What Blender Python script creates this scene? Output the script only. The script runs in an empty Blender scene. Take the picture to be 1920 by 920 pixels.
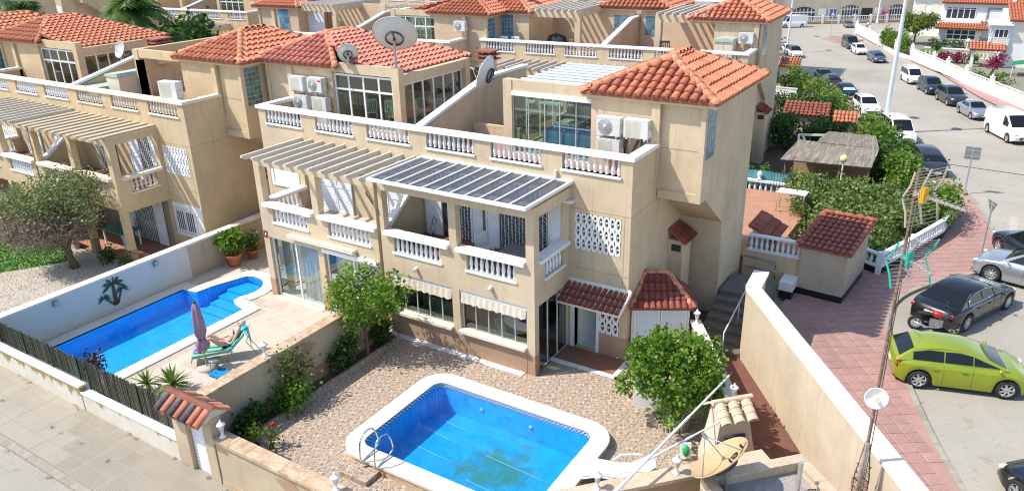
import bpy, bmesh, math, random
from mathutils import Vector, Matrix
random.seed(11)
S = bpy.context.scene
COL = S.collection
R = math.radians
pi = math.pi
# ---------------------------------------------------------------- camera
cam = bpy.data.cameras.new('camera')
co = bpy.data.objects.new('camera', cam)
COL.objects.link(co)
r_ = (0.84812, 0.52937, -0.02135); d_ = (0.18701, -0.33684, -0.92280); f_ = (-0.49569, 0.77866, -0.38468)
co.matrix_world = Matrix(((r_[0], -d_[0], -f_[0], 8.28), (r_[1], -d_[1], -f_[1], -19.47), (r_[2], -d_[2], -f_[2], 12.72), (0, 0, 0, 1)))
cam.sensor_width = 36
cam.lens = 1443.09 / 1920 * 36
cam.clip_start = .2
cam.clip_end = 3000
S.camera = co
# ---------------------------------------------------------------- sky, sun, exposure
SUN = Vector((-.589, -.459, 1)).normalized()
w = bpy.data.worlds.new('World')
S.world = w
w.use_nodes = True
nt = w.node_tree
sky = nt.nodes.new('ShaderNodeTexSky')
sky.sky_type = 'NISHITA'
sky.sun_disc = False
sky.sun_elevation = math.asin(SUN.z)
sky.sun_rotation = math.atan2(SUN.x, SUN.y)
sky.air_density = 1.0
sky.dust_density = .8
nt.links.new(sky.outputs[0], nt.nodes['Background'].inputs[0])
nt.nodes['Background'].inputs[1].default_value = .15
sl = bpy.data.lights.new('sun', 'SUN')
sl.energy = 3.1
sl.angle = R(.5)
sl.color = (1, .945, .86)
so = bpy.data.objects.new('sun', sl)
so.rotation_euler = SUN.to_track_quat('Z', 'Y').to_euler()
so.location = (0, 0, 60)
COL.objects.link(so)
S.view_settings.view_transform = 'Standard'
S.view_settings.look = 'None'
S.view_settings.exposure = .76
S.view_settings.gamma = 1
S.cycles.pixel_filter_type = 'BLACKMAN_HARRIS'
S.cycles.filter_width = 1.15
S.cycles.max_bounces = 7
S.cycles.transparent_max_bounces = 12
S.cycles.diffuse_bounces = 3
S.cycles.caustics_reflective = False
S.cycles.caustics_refractive = False

# ---------------------------------------------------------------- materials
def c4(c):
    return (c[0], c[1], c[2], 1)

def nodes(name):
    m = bpy.data.materials.new(name)
    m.use_nodes = True
    t = m.node_tree
    return m, t, t.nodes['Principled BSDF'], t.nodes.new, t.links.new

def noise(t, scale, detail=5, rough=.6, vec=None, dist=0):
    n = t.nodes.new('ShaderNodeTexNoise')
    n.inputs['Scale'].default_value = scale
    n.inputs['Detail'].default_value = detail
    n.inputs['Roughness'].default_value = rough
    n.inputs['Distortion'].default_value = dist
    if vec is None:
        g = t.nodes.new('ShaderNodeNewGeometry')
        vec = g.outputs['Position']
    t.links.new(vec, n.inputs['Vector'])
    return n.outputs['Fac']

def ramp(t, fac, *stops):
    r = t.nodes.new('ShaderNodeValToRGB')
    e = r.color_ramp.elements
    while len(e) < len(stops):
        e.new(.5)
    for k, (p, c) in enumerate(stops):
        e[k].position = p
        e[k].color = c4(c) if not isinstance(c, (int, float)) else (c, c, c, 1)
    t.links.new(fac, r.inputs[0])
    return r.outputs[0]

def mixc(t, fac, a, b, mode='MIX'):
    n = t.nodes.new('ShaderNodeMix')
    n.data_type = 'RGBA'
    n.blend_type = mode
    for s, x in ((0, fac), (6, a), (7, b)):
        if hasattr(x, 'is_linked'):
            t.links.new(x, n.inputs[s])
        elif isinstance(x, (int, float)):
            n.inputs[s].default_value = x
        else:
            n.inputs[s].default_value = c4(x)
    return n.outputs[2]

def bumpn(t, p, h, strength=.3, dist=.01):
    b = t.nodes.new('ShaderNodeBump')
    b.inputs['Strength'].default_value = strength
    b.inputs['Distance'].default_value = dist
    t.links.new(h, b.inputs['Height'])
    t.links.new(b.outputs[0], p.inputs['Normal'])

MATS = {}
def mat(name, col, rough=.7, var=.12, vs=2.5, bump=0, bs=60, rnd=0, metal=0, spec=.4, alt=None, altp=(.5, .7), altscale=1.2, coat=0, bdist=.01):
    """a plain weathered surface: fine and broad colour noise, optional second colour in patches, relief, per-object variation"""
    if name in MATS:
        return MATS[name]
    m, t, p, N, L = nodes(name)
    p.inputs['Roughness'].default_value = rough
    p.inputs['Metallic'].default_value = metal
    p.inputs['Specular IOR Level'].default_value = spec
    p.inputs['Coat Weight'].default_value = coat
    p.inputs['Coat Roughness'].default_value = .04
    lo = [max(0, c * (1 - var)) for c in col]
    hi = [min(1, c * (1 + var)) for c in col]
    out = ramp(t, noise(t, vs, 7, .65), (.3, lo), (.7, hi))
    if alt:
        out = mixc(t, ramp(t, noise(t, altscale, 6, .7), (altp[0], 0), (altp[1], 1)), out, alt)
    if rnd:
        o = N('ShaderNodeObjectInfo')
        v = N('ShaderNodeMapRange')
        v.inputs[3].default_value = 1 - rnd
        v.inputs[4].default_value = 1 + rnd
        L(o.outputs['Random'], v.inputs[0])
        h = N('ShaderNodeHueSaturation')
        L(v.outputs[0], h.inputs['Value'])
        L(out, h.inputs['Color'])
        out = h.outputs[0]
    L(out, p.inputs['Base Color'])
    if bump:
        bumpn(t, p, noise(t, bs, 4, .7), bump, bdist)
    MATS[name] = m
    return m

def stucco(name, col, joints=True):
    m, t, p, N, L = nodes(name)
    p.inputs['Roughness'].default_value = .92
    p.inputs['Specular IOR Level'].default_value = .2
    g = N('ShaderNodeNewGeometry')
    base = ramp(t, noise(t, .7, 8, .68), (.28, [c * .80 for c in col]), (.70, [min(1, c * 1.09) for c in col]))
    fine = ramp(t, noise(t, 45, 3, .8), (.3, .86), (.7, 1.08))
    base = mixc(t, 1, base, fine, 'MULTIPLY')
    # rain streaks: noise stretched down the wall
    mp = N('ShaderNodeMapping')
    mp.inputs['Scale'].default_value = (4.5, 4.5, .35)
    L(g.outputs['Position'], mp.inputs['Vector'])
    st = ramp(t, noise(t, 1, 5, .7, mp.outputs[0]), (.52, 0), (.78, .55))
    base = mixc(t, st, base, [col[0] * .62, col[1] * .56, col[2] * .47])
    L(base, p.inputs['Base Color'])
    bumpn(t, p, noise(t, 85, 4, .8), .55, .012)
    MATS[name] = m
    return m

STU = stucco('stucco_beige', (.67, .53, .36))
STU2 = stucco('stucco_tan', (.66, .505, .31))
STU3 = stucco('stucco_cream', (.66, .55, .40))
PLINTH = stucco('plinth_brown', (.47, .31, .20))
WHITEST = mat('white_render', (.80, .79, .76), .85, .05, 1.5, .25, 70, alt=(.68, .66, .60), altp=(.55, .85))
PALMW = mat('cream_wall_paint', (.66, .64, .56), .85, .06, 1.2, .2, 60, alt=(.55, .52, .43), altp=(.5, .8))
WHITE = mat('white_paint', (.82, .82, .81), .55, .04, 4, alt=(.72, .71, .68), altp=(.6, .85), altscale=3)
WMETAL = mat('white_metal', (.80, .81, .82), .35, .03, 6)
PLASTIC = mat('white_plastic', (.66, .66, .63), .4, .05, 5)
CREAMPL = mat('cream_plastic', (.70, .64, .49), .5, .08, 5)
SILLC = mat('cream_sill', (.76, .68, .55), .7, .08, 3)
TILE = mat('roof_clay', (.55, .20, .105), .75, .16, 9, .2, 50, rnd=.2, alt=(.50, .20, .11), altp=(.55, .75), altscale=3)
TILED = mat('roof_clay_dark', (.34, .105, .065), .75, .2, 7, .2, 50, rnd=.16, alt=(.42, .16, .10), altp=(.55, .75), altscale=4)
TILEC = mat('canopy_clay', (.27, .075, .05), .75, .2, 7, .2, 50, rnd=.18, alt=(.20, .06, .045), altp=(.5, .7), altscale=4)
RIDGE = mat('ridge_clay', (.60, .245, .13), .75, .2, 6, .25, 40, rnd=.14, alt=(.66, .42, .3), altp=(.55, .75), altscale=4)
MORT = mat('mortar', (.62, .52, .42), .9, .15, 8, .5, 40)
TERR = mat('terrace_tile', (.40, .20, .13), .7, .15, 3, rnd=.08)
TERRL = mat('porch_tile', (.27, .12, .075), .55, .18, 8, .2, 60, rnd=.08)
GREYM = mat('grey_metal', (.36, .37, .38), .4, .1, 8, metal=.6)
CHROME = mat('steel', (.72, .73, .74), .18, .05, 8, metal=1)
DARKM = mat('dark_metal', (.06, .06, .065), .5, .2, 9)
BLACK = mat('black_rubber', (.022, .022, .024), .75, .2, 20)
RUST = mat('rusty_steel', (.20, .115, .075), .8, .3, 14, .3, 90, alt=(.33, .30, .27), altp=(.5, .65), altscale=9)
GALV = mat('galvanised_steel', (.50, .51, .50), .45, .12, 9, metal=.5, alt=(.36, .24, .16), altp=(.6, .72), altscale=7)
LAMPP = mat('lamp_post_paint', (.72, .74, .77), .4, .05, 4)
CONC = mat('concrete', (.52, .48, .41), .9, .12, 1.2, .35, 50, alt=(.42, .39, .33), altp=(.5, .75))
WOODG = mat('grey_wood', (.42, .36, .28), .8, .2, 9)
WOODB = mat('brown_wood', (.25, .15, .08), .7, .2, 9)
PERG = mat('pergola_paint', (.62, .56, .465), .75, .07, 4, .2, 50, alt=(.58, .52, .43), altp=(.58, .8), altscale=2)
PERGB = mat('pergola_tan', (.50, .41, .28), .8, .1, 5, .2, 50)
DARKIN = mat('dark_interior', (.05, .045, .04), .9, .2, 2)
ROOMW = mat('room_wall', (.34, .29, .22), .9, .1, 2)
CURT = mat('curtain_cloth', (.74, .73, .70), .9, .06, 6)
GREENC = mat('sage_plastic', (.42, .50, .42), .6, .1, 5)
CAP = mat('stone_coping', (.52, .35, .22), .85, .25, 6, .5, 40, rnd=.12, alt=(.62, .50, .37), altp=(.45, .7), altscale=3)
CAPL = mat('pale_coping', (.76, .70, .59), .85, .07, 3, .2, 50, rnd=.05, alt=(.6, .52, .4), altp=(.6, .8))
CAPT = mat('tan_coping', (.56, .44, .31), .85, .18, 4, .4, 45, rnd=.08, alt=(.46, .33, .22), altp=(.5, .72), altscale=2.5)
COPING = mat('pool_coping', (.70, .64, .545), .75, .06, 7, .2, 60, rnd=.04)
TRUNK = mat('bark', (.17, .12, .08), .95, .3, 12, .8, 30)
SOIL = mat('soil', (.12, .085, .055), 1, .3, 8, .8, 30)
GREENP = mat('turquoise_paint', (.02, .42, .32), .45, .08, 8)
ANT = mat('antenna_aluminium', (.50, .42, .35), .4, .1, 9, metal=.3)
CURB = mat('kerb_stone', (.36, .32, .26), .9, .15, 3, .4, 50, alt=(.22, .2, .16), altp=(.5, .75), rnd=.06)
MARBLE = mat('white_marble', (.74, .73, .70), .4, .08, 3)

def glassmat(name, tint=(.86, .9, .88), ior=1.5, base=.06, rough=.01):
    m, t, p, N, L = nodes(name)
    t.nodes.remove(p)
    o = t.nodes['Material Output']
    tr = N('ShaderNodeBsdfTransparent')
    tr.inputs[0].default_value = c4(tint)
    gl = N('ShaderNodeBsdfGlossy')
    gl.inputs['Roughness'].default_value = rough
    gl.inputs['Color'].default_value = (.95, .97, 1, 1)
    fr = N('ShaderNodeFresnel')
    fr.inputs[0].default_value = ior
    ad = N('ShaderNodeMath')
    ad.operation = 'ADD'
    ad.use_clamp = True
    ad.inputs[1].default_value = base
    L(fr.outputs[0], ad.inputs[0])
    ge = N('ShaderNodeNewGeometry')
    iv = N('ShaderNodeMath'); iv.operation = 'SUBTRACT'; iv.inputs[0].default_value = 1; L(ge.outputs['Backfacing'], iv.inputs[1])
    ml = N('ShaderNodeMath'); ml.operation = 'MULTIPLY'; L(ad.outputs[0], ml.inputs[0]); L(iv.outputs[0], ml.inputs[1])
    mx = N('ShaderNodeMixShader')
    L(ml.outputs[0], mx.inputs[0])
    L(tr.outputs[0], mx.inputs[1])
    L(gl.outputs[0], mx.inputs[2])
    L(mx.outputs[0], o.inputs[0])
    MATS[name] = m
    return m

GLASS = glassmat('window_glass')
GLASSG = glassmat('greenish_glass', (.72, .82, .76), 1.5, .07)
GLASSR = glassmat('smoked_roof_glass', (.30, .31, .35), 1.45, .06, .03)
def haze_pane(m, col, f):
    t = m.node_tree
    o = t.nodes['Material Output']
    src = o.inputs[0].links[0].from_socket
    d = t.nodes.new('ShaderNodeBsdfDiffuse')
    d.inputs[0].default_value = c4(col)
    x = t.nodes.new('ShaderNodeMixShader')
    x.inputs[0].default_value = f
    t.links.new(src, x.inputs[1]); t.links.new(d.outputs[0], x.inputs[2]); t.links.new(x.outputs[0], o.inputs[0])
haze_pane(GLASSR, (.15, .155, .18), .5)
CARGL = mat('car_glass', (.010, .012, .014), .06, .1, 3, spec=.45)
WINDARK = mat('dark_window', (.035, .045, .055), .06, .2, 3, spec=.8)
GBLOCK = mat('glass_block', (.10, .24, .34), .12, .25, 4, .3, 14, rnd=.3, spec=.8)
GBLOCKG = mat('green_glass_block', (.10, .19, .17), .15, .25, 4, .3, 14, rnd=.3, spec=.8)

def facecol(t):
    a = t.nodes.new('ShaderNodeAttribute')
    a.attribute_name = 'rnd'
    return a.outputs['Fac']

def leafmat(name, dark, mid, light, trans=.35, rough=.5):
    m, t, p, N, L = nodes(name)
    p.inputs['Roughness'].default_value = rough
    p.inputs['Specular IOR Level'].default_value = .35
    c = ramp(t, facecol(t), (0, dark), (.55, mid), (1, light))
    L(c, p.inputs['Base Color'])
    tl = N('ShaderNodeBsdfTranslucent')
    L(mixc(t, 1, c, (1.0, 1.15, .5), 'MULTIPLY'), tl.inputs[0])
    mx = N('ShaderNodeMixShader')
    mx.inputs[0].default_value = trans
    L(p.outputs[0], mx.inputs[1])
    L(tl.outputs[0], mx.inputs[2])
    L(mx.outputs[0], t.nodes['Material Output'].inputs[0])
    MATS[name] = m
    return m

LEAF = leafmat('citrus_leaf', (.045, .11, .012), (.15, .28, .03), (.40, .50, .09), .42)
LEAFD = leafmat('dark_leaf', (.025, .06, .014), (.06, .13, .028), (.15, .25, .06))
LEAFH = leafmat('hedge_leaf', (.055, .12, .015), (.14, .25, .035), (.30, .40, .08), .4)
LEAFY = leafmat('yellowish_leaf', (.07, .11, .015), (.16, .21, .035), (.32, .36, .08))
LEAFO = leafmat('grey_leaf', (.12, .14, .065), (.22, .25, .12), (.38, .39, .22), .35)
TWIG = leafmat('dry_twig', (.14, .10, .08), (.26, .20, .155), (.42, .35, .285), .15)
PALML = leafmat('palm_leaf', (.035, .085, .015), (.11, .21, .04), (.30, .38, .10))
PETAL = leafmat('magenta_petal', (.16, .01, .05), (.33, .02, .10), (.45, .05, .17))
LEAFM = leafmat('bramble_leaf', (.07, .12, .025), (.18, .25, .06), (.42, .44, .20), .4)
GRASSM = leafmat('lawn_blade', (.04, .14, .008), (.07, .24, .015), (.12, .36, .03), .3)
AGAV = leafmat('yucca_leaf', (.05, .11, .02), (.15, .25, .05), (.34, .42, .12), .2)

# ---------------------------------------------------------------- mesh helper
class MB:
    def __init__(s, mir=1):
        s.v = []; s.f = []; s.m = []; s.sm = []; s.cur = 0; s.smooth = False; s.mir = mir; s.X = None; s.rnd = None
    def add(s, vs, fs):
        o = len(s.v)
        if s.X is not None:
            vs = [tuple(s.X @ Vector(v)) for v in vs]
        if s.mir < 0:
            s.v += [(-v[0], v[1], v[2]) for v in vs]
            s.f += [tuple(i + o for i in reversed(f)) for f in fs]
        else:
            s.v += [tuple(v) for v in vs]
            s.f += [tuple(i + o for i in f) for f in fs]
        s.m += [s.cur] * len(fs)
        s.sm += [s.smooth] * len(fs)
    def box(s, x0, x1, y0, y1, z0, z1):
        if x0 > x1: x0, x1 = x1, x0
        if y0 > y1: y0, y1 = y1, y0
        if z0 > z1: z0, z1 = z1, z0
        s.add([(x0, y0, z0), (x1, y0, z0), (x1, y1, z0), (x0, y1, z0), (x0, y0, z1), (x1, y0, z1), (x1, y1, z1), (x0, y1, z1)],
              [(0, 3, 2, 1), (4, 5, 6, 7), (0, 1, 5, 4), (1, 2, 6, 5), (2, 3, 7, 6), (3, 0, 4, 7)])
        return s
    def bar(s, p, q, w, h, up=(0, 0, 1)):
        p = Vector(p); q = Vector(q)
        d = (q - p).normalized()
        u = Vector(up)
        if abs(d.dot(u)) > .99: u = Vector((0, 1, 0))
        a = d.cross(u).normalized() * (w / 2)
        b = a.cross(d).normalized() * (h / 2)
        vs = [p - a - b, p + a - b, p + a + b, p - a + b, q - a - b, q + a - b, q + a + b, q - a + b]
        s.add(vs, [(0, 3, 2, 1), (4, 5, 6, 7), (0, 1, 5, 4), (1, 2, 6, 5), (2, 3, 7, 6), (3, 0, 4, 7)][0:0] + [(0, 1, 2, 3), (7, 6, 5, 4), (4, 5, 1, 0), (5, 6, 2, 1), (6, 7, 3, 2), (7, 4, 0, 3)])
        return s
    def prism(s, pts, axis, a, b):
        """pts: 2D outline, extruded along axis from a to b (x: pts are (y,z); y: (x,z); z: (x,y))"""
        n = len(pts)
        def mk(p, k):
            return (k, p[0], p[1]) if axis == 'x' else (p[0], k, p[1]) if axis == 'y' else (p[0], p[1], k)
        ar = sum(pts[i][0] * pts[(i + 1) % n][1] - pts[(i + 1) % n][0] * pts[i][1] for i in range(n))
        if (ar < 0) != (axis == 'y'): pts = pts[::-1]
        if a > b: a, b = b, a
        vs = [mk(p, a) for p in pts] + [mk(p, b) for p in pts]
        fs = [tuple(reversed(range(n))), tuple(range(n, 2 * n))]
        fs += [(i, (i + 1) % n, (i + 1) % n + n, i + n) for i in range(n)]
        s.add(vs, fs)
        return s
    def cyl(s, p, q, r0, r1=None, n=10, caps=True):
        r1 = r0 if r1 is None else r1
        p = Vector(p); q = Vector(q)
        d = (q - p).normalized()
        a = d.orthogonal().normalized()
        b = d.cross(a)
        vs = []
        for c, r in ((p, r0), (q, r1)):
            for i in range(n):
                t = 2 * pi * i / n
                vs.append(c + a * (r * math.cos(t)) + b * (r * math.sin(t)))
        fs = [(i, (i + 1) % n, (i + 1) % n + n, i + n) for i in range(n)]
        sm = s.smooth
        s.smooth = True
        s.add(vs, fs)
        s.smooth = False
        if caps:
            s.add(vs[:n], [tuple(reversed(range(n)))])
            s.add(vs[n:], [tuple(range(n))])
        s.smooth = sm
        return s
    def tube(s, pts, r, n=6):
        pts = [Vector(p) for p in pts]
        k = len(pts)
        rs = r if isinstance(r, (list, tuple)) else [r] * k
        vs = []
        a = None
        for i, p in enumerate(pts):
            d = (pts[min(i + 1, k - 1)] - pts[max(i - 1, 0)]).normalized()
            a = d.orthogonal().normalized() if a is None else (a - d * a.dot(d)).normalized()
            b = d.cross(a)
            for j in range(n):
                t = 2 * pi * j / n
                vs.append(p + a * (rs[i] * math.cos(t)) + b * (rs[i] * math.sin(t)))
        fs = [(i * n + j, i * n + (j + 1) % n, (i + 1) * n + (j + 1) % n, (i + 1) * n + j) for i in range(k - 1) for j in range(n)]
        fs += [tuple(reversed(range(n))), tuple(range((k - 1) * n, k * n))]
        sm = s.smooth
        s.smooth = True
        s.add(vs, fs)
        s.smooth = sm
        return s
    def lathe(s, prof, n=10, c=(0, 0, 0), M=None, cap=True):
        vs = []
        for r, z in prof:
            for i in range(n):
                t = 2 * pi * i / n
                p = Vector((r * math.cos(t), r * math.sin(t), z))
                if M is not None: p = M @ p
                vs.append(p + Vector(c))
        k = len(prof)
        fs = [(i * n + j, i * n + (j + 1) % n, (i + 1) * n + (j + 1) % n, (i + 1) * n + j) for i in range(k - 1) for j in range(n)]
        if cap:
            fs += [tuple(reversed(range(n))), tuple(range((k - 1) * n, k * n))]
        sm = s.smooth
        s.smooth = True
        s.add(vs, fs)
        s.smooth = sm
        return s
    def sph(s, c, r, n=10, sc=(1, 1, 1)):
        k = max(4, n // 2 + 1)
        prof = [(max(1e-3, math.sin(pi * i / k)) * r, -math.cos(pi * i / k) * r) for i in range(k + 1)]
        return s.lathe(prof, n, c, Matrix.Diagonal(Vector(sc)))
    def quad(s, a, b, c, d):
        s.add([a, b, c, d], [(0, 1, 2, 3)])
        return s
    def mesh(s, name, mats):
        me = bpy.data.meshes.new(name)
        me.from_pydata(s.v, [], s.f)
        if not isinstance(mats, (list, tuple)): mats = [mats]
        for x in mats: me.materials.append(x)
        if len(mats) > 1: me.polygons.foreach_set('material_index', s.m)
        me.polygons.foreach_set('use_smooth', s.sm)
        if s.rnd is not None:
            a = me.attributes.new('rnd', 'FLOAT', 'FACE')
            a.data.foreach_set('value', s.rnd)
        me.update()
        return me
    def build(s, name, mats, parent=None, loc=(0, 0, 0), rz=0, label=None, cat=None, group=None, kind=None):
        return inst(s.mesh(name, mats), name, parent, loc, rz, label=label, cat=cat, group=group, kind=kind)

def tag(o, label=None, cat=None, group=None, kind=None):
    if label: o['label'] = label
    if cat: o['category'] = cat
    if group: o['group'] = group
    if kind: o['kind'] = kind
    return o

def inst(me, name, parent=None, loc=(0, 0, 0), rz=0, sc=None, rot=None, **k):
    o = bpy.data.objects.new(name, me)
    COL.objects.link(o)
    if parent is not None: o.parent = parent
    o.location = loc
    o.rotation_euler = rot if rot is not None else (0, 0, rz)
    if sc is not None: o.scale = (sc, sc, sc) if isinstance(sc, (int, float)) else sc
    return tag(o, **k)

def thing(name, label, cat, loc=(0, 0, 0), rz=0, group=None, sc=None):
    o = bpy.data.objects.new(name, None)
    o.empty_display_size = .2
    COL.objects.link(o)
    o.location = loc
    o.rotation_euler = (0, 0, rz)
    if sc is not None: o.scale = (sc, sc, sc)
    return tag(o, label, cat, group)

def copytree(o, parent=None):
    c = o.copy()
    COL.objects.link(c)
    if parent is not None: c.parent = parent
    for ch in list(o.children): copytree(ch, c)
    return c

def wallgrid(mb, a0, a1, z0, z1, holes, d0, d1, axis='y'):
    """a slab in the a/z plane with rectangular holes, thickness d0..d1 along the other axis"""
    zs = sorted({z0, z1, *[min(max(h[k], z0), z1) for h in holes for k in (2, 3)]})
    for zi in range(len(zs) - 1):
        lo, hi = zs[zi], zs[zi + 1]
        if hi - lo < 1e-5: continue
        cuts = sorted([(h[0], h[1]) for h in holes if h[2] < hi - 1e-5 and h[3] > lo + 1e-5])
        x = a0
        for c0, c1 in cuts + [(a1, a1)]:
            if c0 > x + 1e-5:
                if axis == 'y': mb.box(x, c0, d0, d1, lo, hi)
                else: mb.box(d0, d1, x, c0, lo, hi)
            x = max(x, c1)
# ---------------------------------------------------------------- roofs of barrel tiles
def tilegeo(w=.29, ln=.42, n=5):
    vs = []; fs = []
    for y, r, h in ((0, w * .43, .045), (ln, w * .36, .0)):
        for i in range(n + 1):
            t = pi * i / n
            vs.append((r * math.cos(t), y, h + r * .8 * math.sin(t)))
    for i in range(n):
        fs.append((i, i + 1, n + 2 + i, n + 1 + i)[::-1])
    fs.append(tuple(range(n + 1))[::-1])
    return vs, fs[::1]

TV, TF = tilegeo()
def tilemesh(name, m):
    b = MB()
    b.smooth = True
    b.add(TV, TF)
    return b.mesh(name, m)
TILEMESH = {}
def inpoly(p, poly):
    c = False
    n = len(poly)
    for i in range(n):
        a = poly[i]; b = poly[(i + 1) % n]
        if (a[1] > p[1]) != (b[1] > p[1]) and p[0] < (b[0] - a[0]) * (p[1] - a[1]) / (b[1] - a[1]) + a[0]:
            c = not c
    return c

def slope(parent, poly, m, one=0, stuffmb=None, pitch=.29, row=.36, key='roof_tile', slabmb=None):
    """lay rows of tiles on a planar polygon; poly[0]->poly[1] is the eave, counter-clockwise from above. one = how many become objects of their own"""
    P = [Vector(p) for p in poly]
    c0 = (P[1] - P[0]).cross(sum(P, Vector()) / len(P) - P[0])
    if c0.z < 0: P = [P[1], P[0]] + P[:1:-1]
    u = (P[1] - P[0]).normalized()
    n = u.cross(P[2] - P[1]).normalized()
    if n.z < 0: n = -n
    v = n.cross(u).normalized()
    L = [((p - P[0]).dot(u), (p - P[0]).dot(v)) for p in P]
    if slabmb is not None:
        k = len(P)
        lo = [p - Vector((0, 0, .09)) for p in P]
        slabmb.add(P + lo, [tuple(range(k)), tuple(reversed(range(k, 2 * k)))] + [(i, i + k, (i + 1) % k + k, (i + 1) % k) for i in range(k)])
    umin = min(l[0] for l in L); umax = max(l[0] for l in L); vmax = max(l[1] for l in L)
    nc = max(1, round((umax - umin) / pitch))
    pt = (umax - umin) / nc
    made = 0
    if m.name not in TILEMESH: TILEMESH[m.name] = tilemesh(key, m)
    r = 0
    while r * row < vmax:
        for c in range(nc):
            uu = umin + (c + .5) * pt
            if not inpoly((uu, r * row + .17), L): continue
            p = P[0] + u * uu + v * (r * row - .05) + n * random.uniform(-.004, .008)
            M = Matrix((u.to_4d(), v.to_4d(), n.to_4d(), (0, 0, 0, 1))).transposed()
            M[3][0] = M[3][1] = M[3][2] = 0; M[3][3] = 1
            M = Matrix.Translation(p) @ M @ Matrix.Rotation(random.uniform(-.03, .03), 4, 'Z') @ Matrix.Diagonal((pt / .29, row / .36, max(.75, pt / .29), 1))
            for k in range(3): M[3][k] = 0
            if made < one:
                o = inst(TILEMESH[m.name], key, parent)
                o.matrix_local = M
                made += 1
            else:
                stuffmb.X = M
                stuffmb.smooth = True
                stuffmb.add(TV, TF)
        r += 1
    return made

def hipcaps(parent, lines, m, one=True, mb=None, r=.13):
    for a, b in lines:
        a = Vector(a); b = Vector(b)
        d = b - a
        k = max(1, round(d.length / .4))
        for i in range(k):
            p = a + d * (i / k); q = a + d * ((i + 1.12) / k)
            t = MB() if one else mb
            dd = (q - p).normalized()
            side = dd.cross(Vector((0, 0, 1))).normalized()
            up = side.cross(dd)
            vs = []
            for c, rr, h in ((p, r * 1.08, .035), (q, r * .9, .02)):
                for j in range(6):
                    t_ = pi * j / 5
                    vs.append(c + side * (rr * math.cos(t_)) + up * (h - .03 + rr * .85 * math.sin(t_)))
            t.X = None
            t.smooth = True
            t.add(vs, [(j, j + 1, j + 7, j + 6) for j in range(5)] + [(5, 4, 3, 2, 1, 0), (6, 7, 8, 9, 10, 11)])
            if one: t.build('ridge_tile', m, parent)

def hiproof(house, x0, x1, y0, y1, z, ridge, zr, m, ind=0, polys=None, hips=None, eavem=None):
    """hipped roof over a rectangle; ridge = ((x,y),(x,y))"""
    (rx0, ry0), (rx1, ry1) = ridge
    A, B, C, D = (x0, y0, z), (x1, y0, z), (x1, y1, z), (x0, y1, z)
    E = (rx0, ry0, zr); F = (rx1, ry1, zr)
    if polys is None:
        polys = [[A, B, E], [B, C, F, E], [C, D, F], [D, A, E, F]]
        hips = [(A, E), (B, E), (C, F), (D, F), (E, F)]
    sb = MB()
    st = MB()
    e = MB()
    ins = .03
    e.box(x0 + ins, x1 - ins, y0 + ins, y1 - ins, z - .16, z - .075)
    rf = e.build('roof', eavem or CAPL, house)
    left = ind
    for p in polys:
        left -= slope(rf, p, m, left, st, slabmb=sb)
    sb.build('roof_deck', TILED, rf)
    st.X = None
    if not ind:
        hipcaps(rf, hips, RIDGE, False, st)
        st.build('roof_tile', m, rf, kind='stuff')
    else:
        hipcaps(rf, hips, RIDGE, True)
        if st.v: st.build('roof_tile', m, rf, kind='stuff')
    return rf

# ---------------------------------------------------------------- balusters
def balmesh(h, m, n=8, lo=False):
    b = MB()
    P = [(.052, 0), (.052, .05), (.034, .07), (.05, .12), (.064, .2), (.058, .27), (.036, .4), (.029, .46), (.045, .49), (.03, .52), (.05, .545), (.05, .6)]
    if lo: P = [(.05, 0), (.034, .07), (.064, .2), (.03, .46), (.05, .6)]
    b.lathe([(r, z / .6 * h) for r, z in P], 6 if lo else n)
    return b.mesh('baluster', m)
BALM = {}
def balusters(parent, p, q, z, h, m, one=True, pitch=.185, name='balustrade', railbox=None, sill=None, railm=None):
    """a run of balusters from p to q (2D) standing at z; rail and sill are boxes (half depth, height)"""
    p = Vector((p[0], p[1])); q = Vector((q[0], q[1]))
    d = q - p
    k = max(2, round(d.length / pitch))
    b = MB()
    ex = d.normalized()
    if sill:
        b.bar((*(p - ex * sill[2]), z - sill[1] / 2), (*(q + ex * sill[2]), z - sill[1] / 2), sill[0] * 2, sill[1])
    if railbox:
        b.bar((*(p - ex * railbox[2]), z + h + railbox[1] / 2), (*(q + ex * railbox[2]), z + h + railbox[1] / 2), railbox[0] * 2, railbox[1])
    if not sill and not railbox:
        b.box(p.x - .03, p.x + .03, p.y - .03, p.y + .03, z, z + .01)
    g = b.build(name, railm or WHITE, parent)
    key = (round(h, 2), m.name, one)
    if key not in BALM: BALM[key] = balmesh(h, m, lo=not one)
    if one:
        for i in range(k):
            c = p + d * ((i + .5) / k)
            inst(BALM[key], 'baluster', g, (c.x, c.y, z), random.uniform(0, .4))
    else:
        j = MB()
        P = [(.05, 0), (.034, .07), (.064, .2), (.03, .46), (.05, .6)]
        for i in range(k):
            c = p + d * ((i + .5) / k)
            j.lathe([(r, z_ / .6 * h) for r, z_ in P], 6, (c.x, c.y, z))
        j.build('baluster', m, g, kind='stuff')
    return g

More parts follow.
